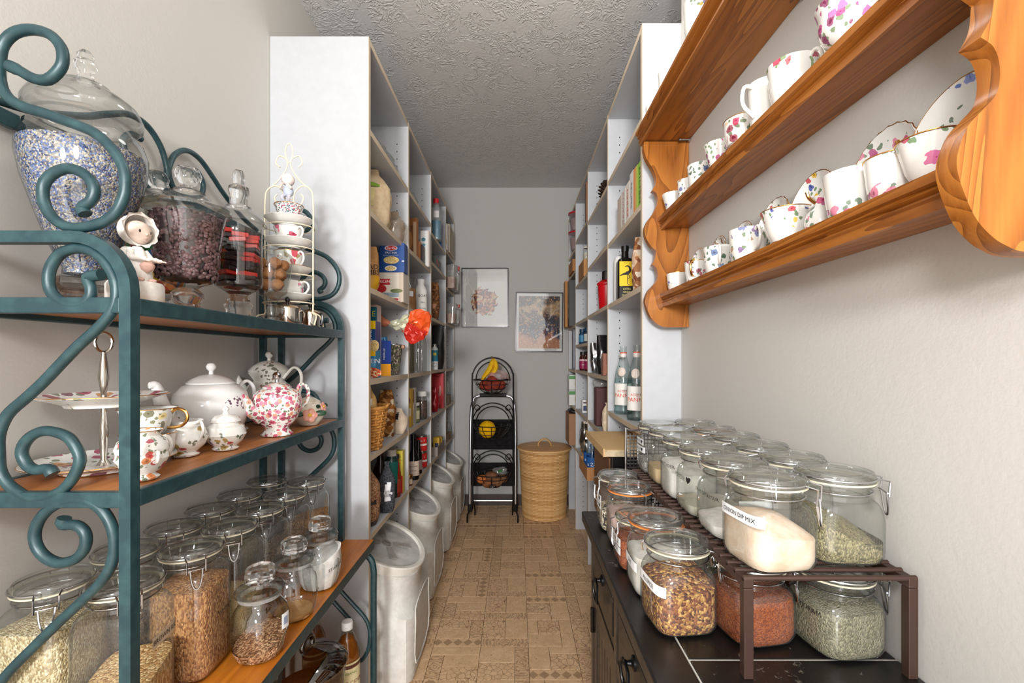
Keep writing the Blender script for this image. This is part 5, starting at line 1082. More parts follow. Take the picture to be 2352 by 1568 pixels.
def crisp_bag():
    t = thing('snack_bag', 'knotted orange red snack bag poking out over the shelf edge', 'bag', (-0.505, 1.80, 1.268), 0)
    M1 = flat((232, 92, 40), 0.22, 0.15); M2 = flat((196, 44, 30), 0.25, 0.1); M3 = flat((206, 206, 178), 0.3, 0.1)
    pts = [(0, 0), (0.045, 0.022), (0.075, 0.030), (0.085, 0.046), (0.16, 0.040), (0.152, -0.035), (0.105, -0.085), (0.05, -0.035)]
    def sheet(poly, seed, mat, name, yo):
        m = MB(); c = (sum(a for a, b in poly)/len(poly), sum(b for a, b in poly)/len(poly)); rs = []
        ring = smoothpath([(a, 0, b) for a, b in poly], 4, True)
        for sd in (-1, 1):
            seq = [1, .8, .55, .3, .05] if sd < 0 else [.3, .55, .8, 1]
        lv = [(0.05, -1), (0.3, -0.95), (0.55, -0.85), (0.8, -0.6), (1.0, 0), (0.8, 0.6), (0.55, 0.85), (0.3, 0.95), (0.05, 1)]
        for f, y in lv: rs.append([(c[0]+(p.x-c[0])*f, y*0.014+yo, c[1]+(p.z-c[1])*f) for p in ring])
        m.loft(rs).jitter(0.016, 30, seed).jitter(0.011, 75, seed+3).build(name, mat, t, False)
    sheet([(0.085, 0.040), (0.12, 0.048), (0.162, 0.040), (0.154, -0.036), (0.10, -0.012), (0.07, 0.002)], 2, M1, 'orange_pouch', 0)
    sheet([(0.07, 0.004), (0.10, -0.008), (0.154, -0.034), (0.105, -0.084), (0.055, -0.036)], 6, M2, 'red_pouch', -0.002)
    sheet([(0, 0), (0.05, 0.020), (0.092, 0.042), (0.082, 0.006), (0.058, -0.034), (0.02, -0.02)], 9, M3, 'pale_pouch', 0.002)
    MB().tube([(0.006, 0, 0), (-0.008, 0.004, 0.002), (-0.03, 0.012, 0.006), (-0.05, 0.02, 0.014)], lambda q: 0.006+0.018*q, 12, 4).jitter(0.006, 60, 2).build('twisted_neck', flat((196, 120, 90), 0.3), t)
crisp_bag()
bag('chip_bag', 'bright blue snack bag tucked behind the navy box', -0.56, 1.88, 1.06, 0.08, 0.06, 0.155, flat((30, 130, 190), 0.25, 0.1), 12, 20, 0.007, 0.6)
def basket():
    t = thing('wicker_basket', 'golden wicker basket on the left shelving', 'basket', (-0.548, 1.60, 0.811)); W = wood((206, 148, 76), (156, 100, 44), 'x', 3.0, 0.5)
    n = 15
    for i in range(n):
        z = 0.005+i*0.0096; r = 0.066+0.024*(i/n)
        MB().tube([((r+0.0032*(1 if (j+i) % 2 else -1))*math.cos(2*math.pi*j/20), (r+0.0032*(1 if (j+i) % 2 else -1))*math.sin(2*math.pi*j/20), z) for j in range(20)], 0.0052, 6, 2, True).build('weave_strand', W, t)
    for j in range(20):
        a = 2*math.pi*j/20; MB().tube([(0.066*math.cos(a), 0.066*math.sin(a), 0.001), (0.091*math.cos(a), 0.091*math.sin(a), 0.145)], 0.0028, 6, 1).build('stake', W, t)
    MB().lathe([(0.066, 0.001), (0.066, 0.004)], 24).build('basket_floor', W, t)
    MB().tube([(0.093*math.cos(2*math.pi*j/24), 0.093*math.sin(2*math.pi*j/24), 0.147) for j in range(24)], 0.0062, 8, 1, True).build('rim', W, t)
    for s in (-1, 1): MB().tube([(0.092, s*0.02, 0.146), (0.098, s*0.012, 0.155), (0.098, 0, 0.158)], 0.004, 6, 3).build('rim_wrap', W, t)
basket()
bag('tortilla_bag', 'striped tortilla bag standing in the wicker basket', -0.548, 1.59, 0.90, 0.115, 0.09, 0.125, powder((226, 190, 130), (206, 160, 96)), 14, 10, 0.006, 0.7, decs=(((240, 234, 224), 0.42, 0.75, 0.4), ((236, 96, 40), 0.30, 0.42, 0.6), ((226, 226, 40), 0.2, 0.30, 0.6)))
bag('dried_fruit_bag', 'crinkled clear bag of amber dried fruit behind the basket', -0.535, 1.86, 0.81, 0.075, 0.06, 0.19, grains(((160, 100, 40), (120, 70, 30), (190, 140, 80), (210, 190, 160)), 60), 15, 0, 0.007, 0.6)
bag('flour_packet', 'folded beige paper packet beside the wicker basket', -0.503, 1.93, 0.81, 0.075, 0.05, 0.108, flat((226, 206, 184), 0.5), 16, -15, 0.005, 0.4, decs=(((40, 36, 40), 0.55, 0.85, 0.2),))
bag('grain_bag', 'clear bag of brown grain with a red printed fan on the left shelving', -0.527, 1.585, 0.551, 0.098, 0.075, 0.205, grains(((180, 140, 106), (150, 108, 78), (120, 82, 60)), 300), 17, 0, 0.004, 0.3, decs=(((170, 80, 56), 0.56, 0.76, 0.34), ((46, 36, 34), 0.36, 0.46, 0.5), ((60, 48, 44), 0.0, 0.12, 0.5)))
t = bag('seed_bag', 'clear bag of dark chia seeds with black and white label', -0.489, 1.715, 0.551, 0.058, 0.055, 0.19, grains(((62, 64, 70), (84, 86, 92), (44, 46, 50)), 380), 18, 20, 0.003, 0.12, top=2.2, decs=(((228, 230, 232), 0.22, 0.62, 0.30), ((30, 30, 34), 0.32, 0.48, 0.27)))
text_flat('Chia', 0.016, lambda a, b: (a, -0.031, 0.078+b), flat((240, 240, 240), 0.5), t)
bottle('sauce_bottle', 'dark sauce bottle behind the chia bag', -0.552, 1.84, 0.551, [(0.03, 0), (0.031, 0.005), (0.031, 0.12), (0.014, 0.16), (0.013, 0.205), (0.0005, 0.206)], flat((40, 24, 22), 0.12), (flat((60, 30, 28), 0.3), [(0.0145, 0.185), (0.0145, 0.207), (0.0005, 0.208)]))
bottle('kelp_jar', 'dark jar with white cap and teal label behind the chia bag', -0.522, 1.895, 0.551, [(0.026, 0), (0.027, 0.004), (0.027, 0.155), (0.018, 0.168), (0.018, 0.175)], flat((36, 60, 56), 0.3), (flat((206, 200, 190), 0.5), [(0.0205, 0.172), (0.0205, 0.198), (0.0005, 0.199)]), [((20, 110, 100), 0.027, 0.06, 0.15)])
bottle('ketchup_bottle', 'red ketchup bottle in front of the yellow tomato paste box', -0.503, 1.905, 0.551, [(0.016, 0), (0.0175, 0.003), (0.0175, 0.09), (0.013, 0.12), (0.009, 0.15), (0.009, 0.16)], flat((150, 36, 20), 0.12), (flat((30, 30, 30), 0.4), [(0.0105, 0.158), (0.0105, 0.175), (0.0005, 0.176)]), [((176, 60, 40), 0.0176, 0.02, 0.075)])
carton('tomato_paste_box', 'yellow ORGANIC TOMATO PASTE carton on the left shelving', 'box', -0.532, -0.488, 1.945, 0.551, 0.732, 0.035, (222, 206, 70), (('f', ('text', 'ORGANIC', 0.5, 0.86, 0.0075, (50, 60, 30))), ('f', ('text', 'TOMATO', 0.5, 0.78, 0.0095, (50, 60, 30))), ('f', ('text', 'PASTE', 0.5, 0.71, 0.0095, (50, 60, 30))), ('f', ('oval', 0.4, 0.6, 0.14, 0.03, (170, 40, 30))), ('f', ('rect', 0.3, 0.0, 1, 0.42, (206, 30, 30)))))
# ---- left run, second bay
bag('plastic_bag', 'clear plastic bag on the highest shelf of the second left bay', -0.535, 2.28, 1.876, 0.07, 0.20, 0.075, FILM, 21, 0, 0.012, 0.5)
carton('cookbook', 'brown photo covered cookbook facing out on the left shelving', 'book', -0.545, -0.484, 2.22, 1.618, 1.812, 0.02, (150, 96, 56), (('f', ('rect', 0.08, 0.1, 0.7, 0.82, (120, 76, 50))), ('f', ('rect', 0.7, 0.05, 0.95, 0.9, (190, 160, 130))), ('f', ('oval', 0.4, 0.45, 0.22, 0.22, (176, 120, 70)))), -12)
carton('book', 'thin orange spined book beside the brown cookbook', 'book', -0.508, -0.497, 2.34, 1.618, 1.73, 0.06, (206, 140, 90)); carton('book', 'thin black spined book beside the orange spined book', 'book', -0.496, -0.487, 2.35, 1.618, 1.715, 0.06, (46, 38, 42))
carton('book', 'white cookbook with blue utensils on its cover', 'book', -0.515, -0.467, 2.43, 1.618, 1.81, 0.03, (236, 236, 234), (('f', ('oval', 0.35, 0.75, 0.24, 0.05, (80, 140, 160))), ('f', ('oval', 0.35, 0.60, 0.22, 0.04, (100, 160, 180))), ('f', ('oval', 0.4, 0.25, 0.12, 0.14, (50, 60, 110))), ('f', ('rect', 0.82, 0, 1, 1, (206, 190, 180)))))
t = bottle('honey_jar', 'clip-top jar of brown sugar with paper label on the left shelving', -0.517, 2.17, 1.354, [(0.036, 0), (0.038, 0.006), (0.038, 0.115), (0.030, 0.13), (0.030, 0.145), (0.034, 0.15), (0.034, 0.158), (0.0005, 0.16)], GLASSD, None, [(TAG, 0.0385, 0.065, 0.09, 0.05)], (powder((176, 128, 76), (150, 100, 56)), [(0.034, 0.004), (0.036, 0.012), (0.036, 0.105), (0.0005, 0.108)]), 'jar')
MB().tube([(0.0, -0.036, 0.15), (0.012, -0.044, 0.135), (0.02, -0.046, 0.105), (0.008, -0.044, 0.125), (0.0, -0.036, 0.13)], 0.0015, 6, 3).build('clasp', WIRE, t)
bottle('milk_powder_bottle', 'white plastic GOAT milk powder bottle on the left shelving', -0.498, 2.36, 1.354, [(0.031, 0), (0.032, 0.004), (0.032, 0.125), (0.018, 0.155), (0.018, 0.165)], flat((236, 234, 230), 0.4), (flat((226, 226, 224), 0.45), [(0.020, 0.163), (0.0205, 0.182), (0.0005, 0.184)]), None, None, 'bottle', (('GOAT', 0.018, 0.032, 0.095, (60, 60, 70)), ('MILK', 0.010, 0.032, 0.06, (40, 50, 90)), ('POWDER', 0.008, 0.032, 0.03, (40, 50, 90))), a0=-60)
for i, (x, y, h, lab) in enumerate(((-0.514, 2.17, 0.215, 'tall clear bottle nearest the first divider under the orange bag'), (-0.494, 2.26, 0.20, 'tall clear square bottle in the middle under the orange bag'), (-0.497, 2.38, 0.195, 'tall clear bottle farthest back under the orange bag'))):
    bottle('glass_bottle', lab, x, y, 1.058, [(0.022, 0), (0.025, 0.008), (0.025, h*0.75), (0.018, h*0.9), (0.015, h), (0.013, h)], GLASSD if i else glass((0.85, 0.78, 0.62), (0.4, 0.34, 0.22)), group='clear bottles on the left shelving', square=3.0 if i == 1 else None)
carton('tea_box', 'narrow yellow carton with coffee beans at the second left bay', 'box', -0.53, -0.494, 2.12, 0.806, 0.985, 0.05, (226, 176, 40), (('f', ('oval', 0.7, 0.7, 0.25, 0.1, (90, 50, 40))), ('f', ('rect', 0.4, 0.3, 1, 0.5, (240, 236, 226)))))
carton('cocoa_box', 'white and brown carton behind the yellow carton', 'box', -0.535, -0.497, 2.20, 0.806, 0.985, 0.05, (206, 200, 190), (('f', ('rect', 0.2, 0.6, 1, 0.95, (110, 60, 40))), ('f', ('rect', 0.2, 0.05, 1, 0.4, (150, 160, 170)))))
bottle('caper_jar', 'small jar of green capers with white lid on the left shelving', -0.506, 2.29, 0.806, [(0.016, 0), (0.018, 0.003), (0.018, 0.075), (0.014, 0.082), (0.014, 0.086)], GLASSD, (flat((214, 214, 210), 0.4), [(0.0165, 0.085), (0.0165, 0.099), (0.0005, 0.1)]), [((206, 200, 160), 0.0182, 0.018, 0.06, 0.04)], (powder((130, 130, 70), (100, 100, 50)), [(0.015, 0.003), (0.0165, 0.006), (0.0165, 0.074), (0.0005, 0.076)]), 'jar')
bottle('peppercorn_jar', 'round jar of dark spice with broad white lid', -0.503, 2.41, 0.806, [(0.026, 0), (0.029, 0.006), (0.028, 0.105), (0.022, 0.118), (0.022, 0.122)], GLASSD, (flat((226, 226, 222), 0.45), [(0.0255, 0.122), (0.026, 0.148), (0.0005, 0.149)]), None, (grains(((80, 56, 50), (60, 40, 36), (110, 80, 66)), 200), [(0.024, 0.004), (0.027, 0.01), (0.026, 0.098), (0.0005, 0.10)]), 'jar')
bottle('balsamic_bottle', 'black balsamic bottle with pale label on the left shelving', -0.497, 2.19, 0.548, [(0.026, 0), (0.027, 0.004), (0.027, 0.10), (0.012, 0.14), (0.011, 0.21), (0.0005, 0.211)], flat((16, 14, 16), 0.08), (flat((14, 14, 14), 0.3), [(0.0125, 0.185), (0.0125, 0.214), (0.0005, 0.215)]), [((206, 186, 170), 0.0272, 0.02, 0.09)], None, 'bottle', (('BALSAMIC', 0.009, 0.0275, 0.065, (40, 30, 30)), ('VINEGAR', 0.007, 0.0275, 0.045, (60, 40, 36))))
bottle('vinegar_bottle', 'slim black bottle between balsamic and red cans', -0.498, 2.30, 0.548, [(0.018, 0), (0.019, 0.004), (0.019, 0.10), (0.010, 0.13), (0.010, 0.165), (0.0005, 0.166)], flat((20, 16, 18), 0.08), None, [((170, 150, 150), 0.0192, 0.02, 0.07)])
for z, lab in ((0.548, 'lower red tomato can of a stack of two'), (0.634, 'upper red tomato can of a stack of two')):
    bottle('tomato_can', lab, -0.508, 2.42, z, [(0.028, 0), (0.0295, 0.002), (0.029, 0.004), (0.029, 0.080), (0.0295, 0.083), (0.0285, 0.0845), (0.027, 0.083), (0.0005, 0.083)], metal((190, 188, 180), 0.3), None, [((206, 30, 34), 0.0292, 0.006, 0.078, 0.12), ((240, 236, 226), 0.0292, 0.034, 0.044, 0.12, 0.0012)], None, 'can', (('No.1', 0.020, 0.0292, 0.060, (245, 240, 230)),))
bottle('mustard_jar', 'tiny amber jar with gold lid at the shelf edge', -0.490, 2.08, 0.548, [(0.012, 0), (0.0135, 0.003), (0.0135, 0.036), (0.011, 0.04)], flat((96, 60, 30), 0.15), (GOLD(), [(0.0135, 0.04), (0.0135, 0.05), (0.0005, 0.051)]), [((200, 180, 160), 0.0137, 0.008, 0.03, 0.03)], None, 'jar')
# ---- left run, third bay
t = bottle('detergent_jug', 'clear jug of blue liquid with red cap high on the left shelving', -0.486, 2.74, 1.837, [(0.028, 0), (0.030, 0.006), (0.030, 0.17), (0.018, 0.205), (0.015, 0.225)], glass((0.85, 0.87, 0.88), (0.55, 0.56, 0.56), 1.4, 0.8, 0.15), (flat((200, 30, 36), 0.35), [(0.017, 0.222), (0.0175, 0.248), (0.0005, 0.25)]), [((206, 200, 200), 0.0305, 0.13, 0.17, 0.03)], (flat((30, 120, 150), 0.2), [(0.027, 0.004), (0.0285, 0.01), (0.0285, 0.115), (0.0005, 0.117)]), square=3.2)
carton('sponge_box', 'small blue and yellow box beside the detergent jug', 'box', -0.510, -0.478, 2.88, 1.837, 1.98, 0.05, (40, 90, 150), (('f', ('rect', 0.1, 0.2, 0.9, 0.4, (226, 206, 60))), ('f', ('rect', 0.1, 0.6, 0.9, 0.75, (200, 60, 60)))))
carton('soup_packet', 'flat dark packet with tomato print on the left shelving', 'box', -0.515, -0.480, 2.66, 1.675, 1.73, 0.22, (60, 62, 54), (('r', ('oval', 0.35, 0.6, 0.12, 0.25, (190, 70, 40))), ('r', ('oval', 0.55, 0.4, 0.10, 0.2, (170, 60, 50)))))
bag('nut_bag', 'tall bag of brown nuts on the left shelving third bay', -0.494, 2.74, 1.36, 0.055, 0.05, 0.225, grains(((110, 70, 40), (150, 100, 60), (90, 56, 34)), 110), 31, 0, 0.004, 0.75, decs=(((200, 120, 60), 0.28, 0.42, 0.25),))
bag('coffee_bag', 'large matt black coffee bag on the left shelving', -0.505, 2.90, 1.06, 0.085, 0.07, 0.275, flat((26, 25, 26), 0.5), 32, 0, 0.004, 0.92)
bottle('spray_can', 'teal and white STUD FUD can in front of the black coffee bag', -0.487, 2.70, 1.06, [(0.018, 0), (0.0195, 0.003), (0.0195, 0.12), (0.012, 0.135), (0.010, 0.15), (0.0005, 0.152)], flat((226, 226, 224), 0.3), (metal((180, 176, 170), 0.3), [(0.012, 0.137), (0.010, 0.15), (0.0005, 0.155)]), [((40, 120, 150), 0.0196, 0.05, 0.115, 0.10), ((226, 206, 60), 0.0196, 0.085, 0.10, 0.018, 0.0012)], None, 'can', (('STU', 0.013, 0.0197, 0.036, (30, 30, 34)), ('FUD', 0.013, 0.0197, 0.020, (30, 30, 34))))
carton('cereal_box', 'glossy red box on the left shelving', 'box', -0.560, -0.474, 2.94, 0.806, 1.03, 0.06, (186, 24, 34), (('f', ('rect', 0.12, 0.1, 0.9, 0.9, (206, 40, 46))), ('f', ('oval', 0.75, 0.5, 0.06, 0.16, (226, 180, 170)))))
bag('jerky_bag', 'dark red foil bag in front of the glossy red box', -0.500, 2.74, 0.806, 0.06, 0.05, 0.15, flat((140, 20, 26), 0.25, 0.2), 33, 0, 0.006, 0.6)
carton('yeast_box', 'small yellow box standing in the grey printed tray', 'box', -0.515, -0.478, 2.80, 0.556, 0.64, 0.04, (226, 176, 40), (('f', ('rect', 0.3, 0.2, 0.9, 0.6, (60, 70, 110))),)); carton('yeast_box', 'second yellow box behind in the grey printed tray', 'box', -0.512, -0.476, 2.88, 0.556, 0.63, 0.04, (206, 166, 50))
def tray(name, label, x0, x1, y0, y1, z, h, mat, th=0.003):
    t = thing(name, label, 'tray', ((x0+x1)/2, (y0+y1)/2, z+0.0006)); a, b = (x1-x0)/2, (y1-y0)/2
    MB().box(-a, a, -b, b, 0, th).build('tray_floor', mat, t, False)
    for q in ((-a, a, -b, -b+th), (-a, a, b-th, b), (-a, -a+th, -b+th, b-th), (a-th, a, -b+th, b-th)): MB().box(*q, th, h).build('tray_side', mat, t, False)
    return t
tray('display_tray', 'grey printed cardboard tray on the lowest left shelf', -0.53, -0.470, 2.70, 2.95, 0.545, 0.055, flat((150, 136, 130), 0.5))
# ---- left run, fourth bay
carton('jigsaw_box', 'brown pictured box at the far left top shelf', 'box', -0.52, -0.466, 3.16, 1.864, 2.06, 0.2, (206, 190, 166), (('f', ('rect', 0.1, 0.1, 0.5, 0.6, (214, 170, 90))), ('r', ('rect', 0.05, 0.05, 0.95, 0.95, (170, 150, 126)))))
carton('game_box', 'pale tall box beside the far brown pictured box', 'box', -0.515, -0.470, 3.08, 1.864, 2.04, 0.06, (226, 220, 210), (('f', ('rect', 0.1, 0.2, 0.9, 0.4, (206, 160, 80))),))
for z, h, lab in ((1.613, 0.165, 'upper clear plastic container with red clip at the far left'), (1.37, 0.14, 'lower clear plastic container with red clip at the far left')):
    t = thing('storage_container', lab, 'container', (-0.462, 3.26, z+0.001)); G = glass((0.86, 0.84, 0.82), (0.5, 0.48, 0.46), 1.4, 0.8, 0.12)
    MB().loft([sring(a*h, 1, 5, 32, 0, 0, wx, 0.10) for a, wx in ((0, 0.030), (0.06, 0.036), (0.75, 0.040), (0.76, 0.047), (0.96, 0.050), (1.0, 0.047))], True, True).build('tub', G, t)
    MB().box(0.046, 0.058, -0.05, -0.01, h*0.82, h*0.99, 0.003).build('clip', flat((190, 40, 44), 0.35), t, False)
    MB().loft([sring(a*h, 1, 5, 24, 0, 0, 0.034, 0.09) for a in (0.03, 0.5)], True, True).build('contents', powder((196, 170, 150), (170, 110, 100)), t)
for x, y, z, h, lab in ((-0.492, 3.16, 0.805, 0.17, 'slim glass bottle first at the far left bay'), (-0.490, 3.24, 0.805, 0.16, 'slim glass bottle second at the far left bay'), (-0.495, 3.16, 0.55, 0.13, 'small glass jar with clasp first on the far low left shelf'), (-0.490, 3.27, 0.55, 0.12, 'small glass jar with clasp second on the far low left shelf')):
    bottle('glass_jar', lab, x, y, z, [(0.020, 0), (0.023, 0.004), (0.023, h*0.7), (0.016, h*0.85), (0.017, h), (0.0005, h)], GLASSD, None, None, (powder((120, 100, 80)), [(0.019, 0.003), (0.021, 0.008), (0.021, h*0.4), (0.0005, h*0.42)]), 'jar', group='glass jars in the far left bay')
# ---- right run, first bay
for a, b, h, c, lab, tx in ((1.742, 1.805, 0.140, (214, 196, 178), 'beige spined cookbook at the inner end of the right book row', None), (1.675, 1.740, 0.142, (238, 236, 230), 'white spined cookbook with red lettering on the right shelving', ('COOKING', (190, 60, 50))), (1.612, 1.672, 0.146, (240, 230, 222), 'cookbook with bold orange lettering on the right shelving', ('DINNER', (226, 100, 60))),
    (1.562, 1.609, 0.162, (232, 232, 230), 'thick white spined book on the right shelving', ('RECIPES', (120, 120, 120))), (1.530, 1.560, 0.158, (232, 150, 90), 'orange spined book beside the lime green book', None), (1.507, 1.528, 0.156, (206, 206, 90), 'thin yellow green book beside the lime green book', None), (1.445, 1.505, 0.153, (150, 206, 70), 'lime green book nearest the right end panel', ('KITCHEN', (90, 40, 60)))):
    t = thing('book', lab, 'book', (0.455, (a+b)/2, 1.6148), 0, 'cookbooks on the right shelving'); w2 = (b-a)/2
    MB().box(-0.052, 0.06, -w2+0.003, w2-0.003, 0.003, h-0.003).build('pages', flat((236, 230, 216), 0.8), t, False)
    MB().box(-0.0545, 0.06, -w2, -w2+0.0028, 0, h).box(-0.0545, 0.06, w2-0.0028, w2, 0, h).box(-0.0555, -0.0525, -w2, w2, 0, h).build('cover', flat(c, 0.4), t, False)
    if tx: text_flat(tx[0], min(0.028, w2*1.1), lambda u, v: (-0.0562, v*-1, h/2+u*-1), flat(tx[1], 0.5), t)
def oil_bottle():
    t = bottle('olive_oil_bottle', 'black square olive oil bottle with yellow label on the right shelving', 0.428, 1.80, 1.357, [(0.030, 0), (0.031, 0.004), (0.031, 0.150), (0.027, 0.160), (0.014, 0.168), (0.013, 0.205), (0.0005, 0.206)], flat((22, 18, 16), 0.08), (flat((16, 15, 15), 0.3), [(0.0145, 0.192), (0.0148, 0.214), (0.0005, 0.215)]), None, square=6.0)
    fy = -0.0322; Y_ = flat((246, 206, 30), 0.45); K = flat((30, 26, 24), 0.5)
    MB().box(-0.029, 0.029, fy, fy+0.001, 0.052, 0.148).build('yellow_label', Y_, t, False); MB().box(-0.029, 0.029, fy, fy+0.001, 0.006, 0.05).build('black_label', flat((36, 32, 30), 0.5), t, False)
    b = MB(); f2 = fy-0.0012
    b.tube([(-0.027, f2, 0.092), (-0.014, f2, 0.098), (-0.004, f2, 0.100), (0.004, f2, 0.104)], lambda q: 0.002+0.0085*q, 10, 4, flatten=0.7); b.tube([(0.004, f2, 0.102), (0.012, f2, 0.112), (0.010, f2, 0.124), (0.002, f2, 0.130), (-0.008, f2, 0.127)], lambda q: 0.0055-0.0042*q, 10, 4)
    b.tube([(0.003, f2, 0.098), (0.002, f2, 0.080), (0.003, f2, 0.060), (0.009, f2, 0.056)], 0.0013, 6, 1).tube([(0.005, f2, 0.098), (0.012, f2, 0.086), (0.004, f2, 0.080)], 0.0013, 6, 1)
    for i, (x, y, z) in enumerate(b.v): b.v[i] = (x, fy-0.0004+(y-f2)*0.04, z)
    b.build('bird_emblem', K, t)
    for s, z, q, c in (('OLIVE OIL', 0.141, 0.0055, (40, 30, 20)), ('EXTRA', 0.040, 0.010, (226, 206, 120)), ('VIRGIN', 0.028, 0.010, (226, 206, 120)), ('OLIVE OIL', 0.016, 0.009, (226, 206, 120))): text_flat(s, q, lambda u, v, z=z: (u, fy-0.0012, z+v), flat(c, 0.5), t)
oil_bottle()
bag('pasta_bag', 'brown and white patterned packet beside the olive oil bottle', 0.437, 1.62, 1.357, 0.05, 0.06, 0.20, grains(((176, 120, 80), (236, 216, 196), (140, 84, 56), (226, 190, 160)), 55), 41, 0, 0.004, 0.6)
bottle('sugar_canister', 'white translucent canister behind the olive oil bottle', 0.425, 1.885, 1.357, [(0.022, 0), (0.024, 0.004), (0.024, 0.17), (0.018, 0.19), (0.0005, 0.195)], flat((226, 224, 220), 0.35), cat='canister')
def water(loc, label):
    prof = [(0.034, 0), (0.037, 0.006), (0.037, 0.018), (0.0355, 0.026), (0.0365, 0.032), (0.0365, 0.125), (0.034, 0.150), (0.026, 0.185), (0.0165, 0.215), (0.0125, 0.235), (0.0125, 0.262), (0.0135, 0.264), (0.0135, 0.27), (0.011, 0.27)]
    t = thing('water_bottle', label, 'bottle', loc, 0, 'clear glass water bottles on the right shelving')
    MB().lathe(prof, 36, cap1=False).build('glass_body', glass((0.93, 0.965, 0.955), (0.45, 0.56, 0.52)), t)
    MB().lathe([(0.033, 0.004), (0.0355, 0.01), (0.035, 0.03), (0.035, 0.124), (0.0335, 0.142), (0.0005, 0.143)], 30).build('water', glass((0.90, 0.96, 0.96), (0.5, 0.62, 0.62), 1.33, 0.6), t)
    rf = lambda a: 0.0367; a0 = R(-92); strip_cyl(rf, a0, 0.10, 0.036, 0.122, flat((240, 236, 230), 0.45), t, 'paper_label', n=24)
    OR = flat((226, 84, 50), 0.5); text_cyl('ACQUA', 0.012, rf, a0-0.25, 0.092, OR, t, off=0.0022); text_cyl('PANNA', 0.021, rf, a0-0.25, 0.074, OR, t, off=0.0022); text_cyl('NATURAL SPRING WATER', 0.0048, rf, a0+0.45, 0.095, INK, t, off=0.0022)
    strip_cyl(rf, a0+0.55, 0.026, 0.040, 0.056, flat((240, 110, 40), 0.5), t, 'orange_mark', off=0.002)
    strip_cyl(lambda a: 0.0127, a0, 0.055, 0.226, 0.246, flat((238, 226, 220), 0.45), t, 'neck_label'); strip_cyl(lambda a: 0.0127, a0, 0.055, 0.242, 0.246, OR, t, 'neck_band', off=0.0014)
    m = MB(); c = (-0.35, 0.168); pts = []
    for i in range(24):
        q = 2*math.pi*i/24; z = 0.168+0.017*math.sin(q); r = 0.0318-(z-0.15)*0.28+0.0012; a = a0-0.45+0.016*math.cos(q)/r; pts.append((r*math.cos(a), r*math.sin(a), z))
    m.add(pts, [tuple(range(24))]); put('round_seal', m.data('round_seal', False, False), flat((240, 214, 204), 0.5), t)
water((0.430, 1.835, 0.907), 'clear glass water bottle standing in front of the other two'); water((0.436, 1.65, 0.907), 'clear glass water bottle half hidden by the right end panel'); water((0.512, 1.74, 0.907), 'clear glass water bottle at the back behind the other two')
bag('rice_cake_pack', 'plastic wrapped flat loaf pack lying under the water bottle shelf', 0.50, 1.63, 0.8455, 0.15, 0.30, 0.032, powder((206, 176, 136), (180, 146, 106)), 44, 0, 0.006, 0.8, cat='packet')
def oven():
    t = thing('toaster_oven', 'black and brown countertop oven jutting from the right shelving', 'oven', (0.489, 1.615, 0.531)); w2, d2, h = 0.189, 0.155, 0.287
    K = flat((20, 19, 20), 0.3); MB().box(-w2+0.004, w2, -d2, d2, 0.012, h, 0.004).build('case', K, t, False)
    MB().box(-w2, -w2+0.004, -d2+0.022, d2-0.012, 0.028, h-0.014).build('side_panel', wood((128, 90, 60), (104, 70, 46), 'y', 2.0, 0.4), t, False)
    for a in (-1, 1):
        for b in (-1, 1): MB().lathe([(0.012, 0), (0.012, 0.012)], 12, (a*(w2-0.03), b*(d2-0.03), 0)).build('foot', K, t)
    MB().box(-w2+0.07, w2-0.05, -d2-0.006, -d2, 0.06, h-0.05, 0.003).build('door', flat((12, 12, 13), 0.1), t, False); MB().tube([(-w2+0.09, -d2-0.006, h-0.04), (-w2+0.09, -d2-0.026, h-0.04), (w2-0.08, -d2-0.026, h-0.04), (w2-0.08, -d2-0.006, h-0.04)], 0.005, 8, 1).build('door_handle', CHROME(), t); MB().box(-w2+0.01, -w2+0.06, -d2-0.004, -d2, 0.05, h-0.05, 0.002).build('control_panel', flat((30, 30, 32), 0.25), t, False)
oven()
def card():
    t = thing('cardboard_sheet', 'tan corrugated cardboard box lid lying on the black oven', 'cardboard', (0.455, 1.60, 0.8185)); C = flat((216, 180, 128), 0.7)
    MB().box(-0.178, 0.17, -0.165, 0.20, 0.0, 0.022, 0.0008).build('flat_box', C, t, False); MB().box(-0.182, -0.178, -0.165, 0.205, 0.0, 0.026).build('folded_flap', C, t, False); MB().box(-0.176, 0.168, -0.1668, -0.165, 0.001, 0.021).build('corrugated_edge', powder((206, 190, 158), (176, 156, 124)), t, False)
card()
def mesh_basket():
    t = thing('mesh_grater', 'upright perforated chrome panel behind the far jars', 'rack', (0.300, 1.158, TZ+0.001)); M = CHROME(); w2, h = 0.022, 0.215
    MB().tube([(-w2, 0, 0), (-w2, 0, h-0.012), (-w2+0.010, 0, h), (w2+0.06, 0, h)], 0.0028, 8, 3).build('frame', M, t)
    m = MB()
    for i in range(22): m.box(-w2, w2+0.06, -0.0008, 0.0008, 0.01+i*0.009, 0.0135+i*0.009)
    for i in range(10): m.box(-w2+i*0.009, -w2+i*0.009+0.003, -0.0006, 0.0006, 0.0, h-0.008)
    o = m.build('perforated_panel', M, t, False); o['kind'] = 'stuff'
    MB().box(-w2, w2+0.06, -0.012, 0.012, 0, 0.004).build('base_plate', M, t, False)
mesh_basket()
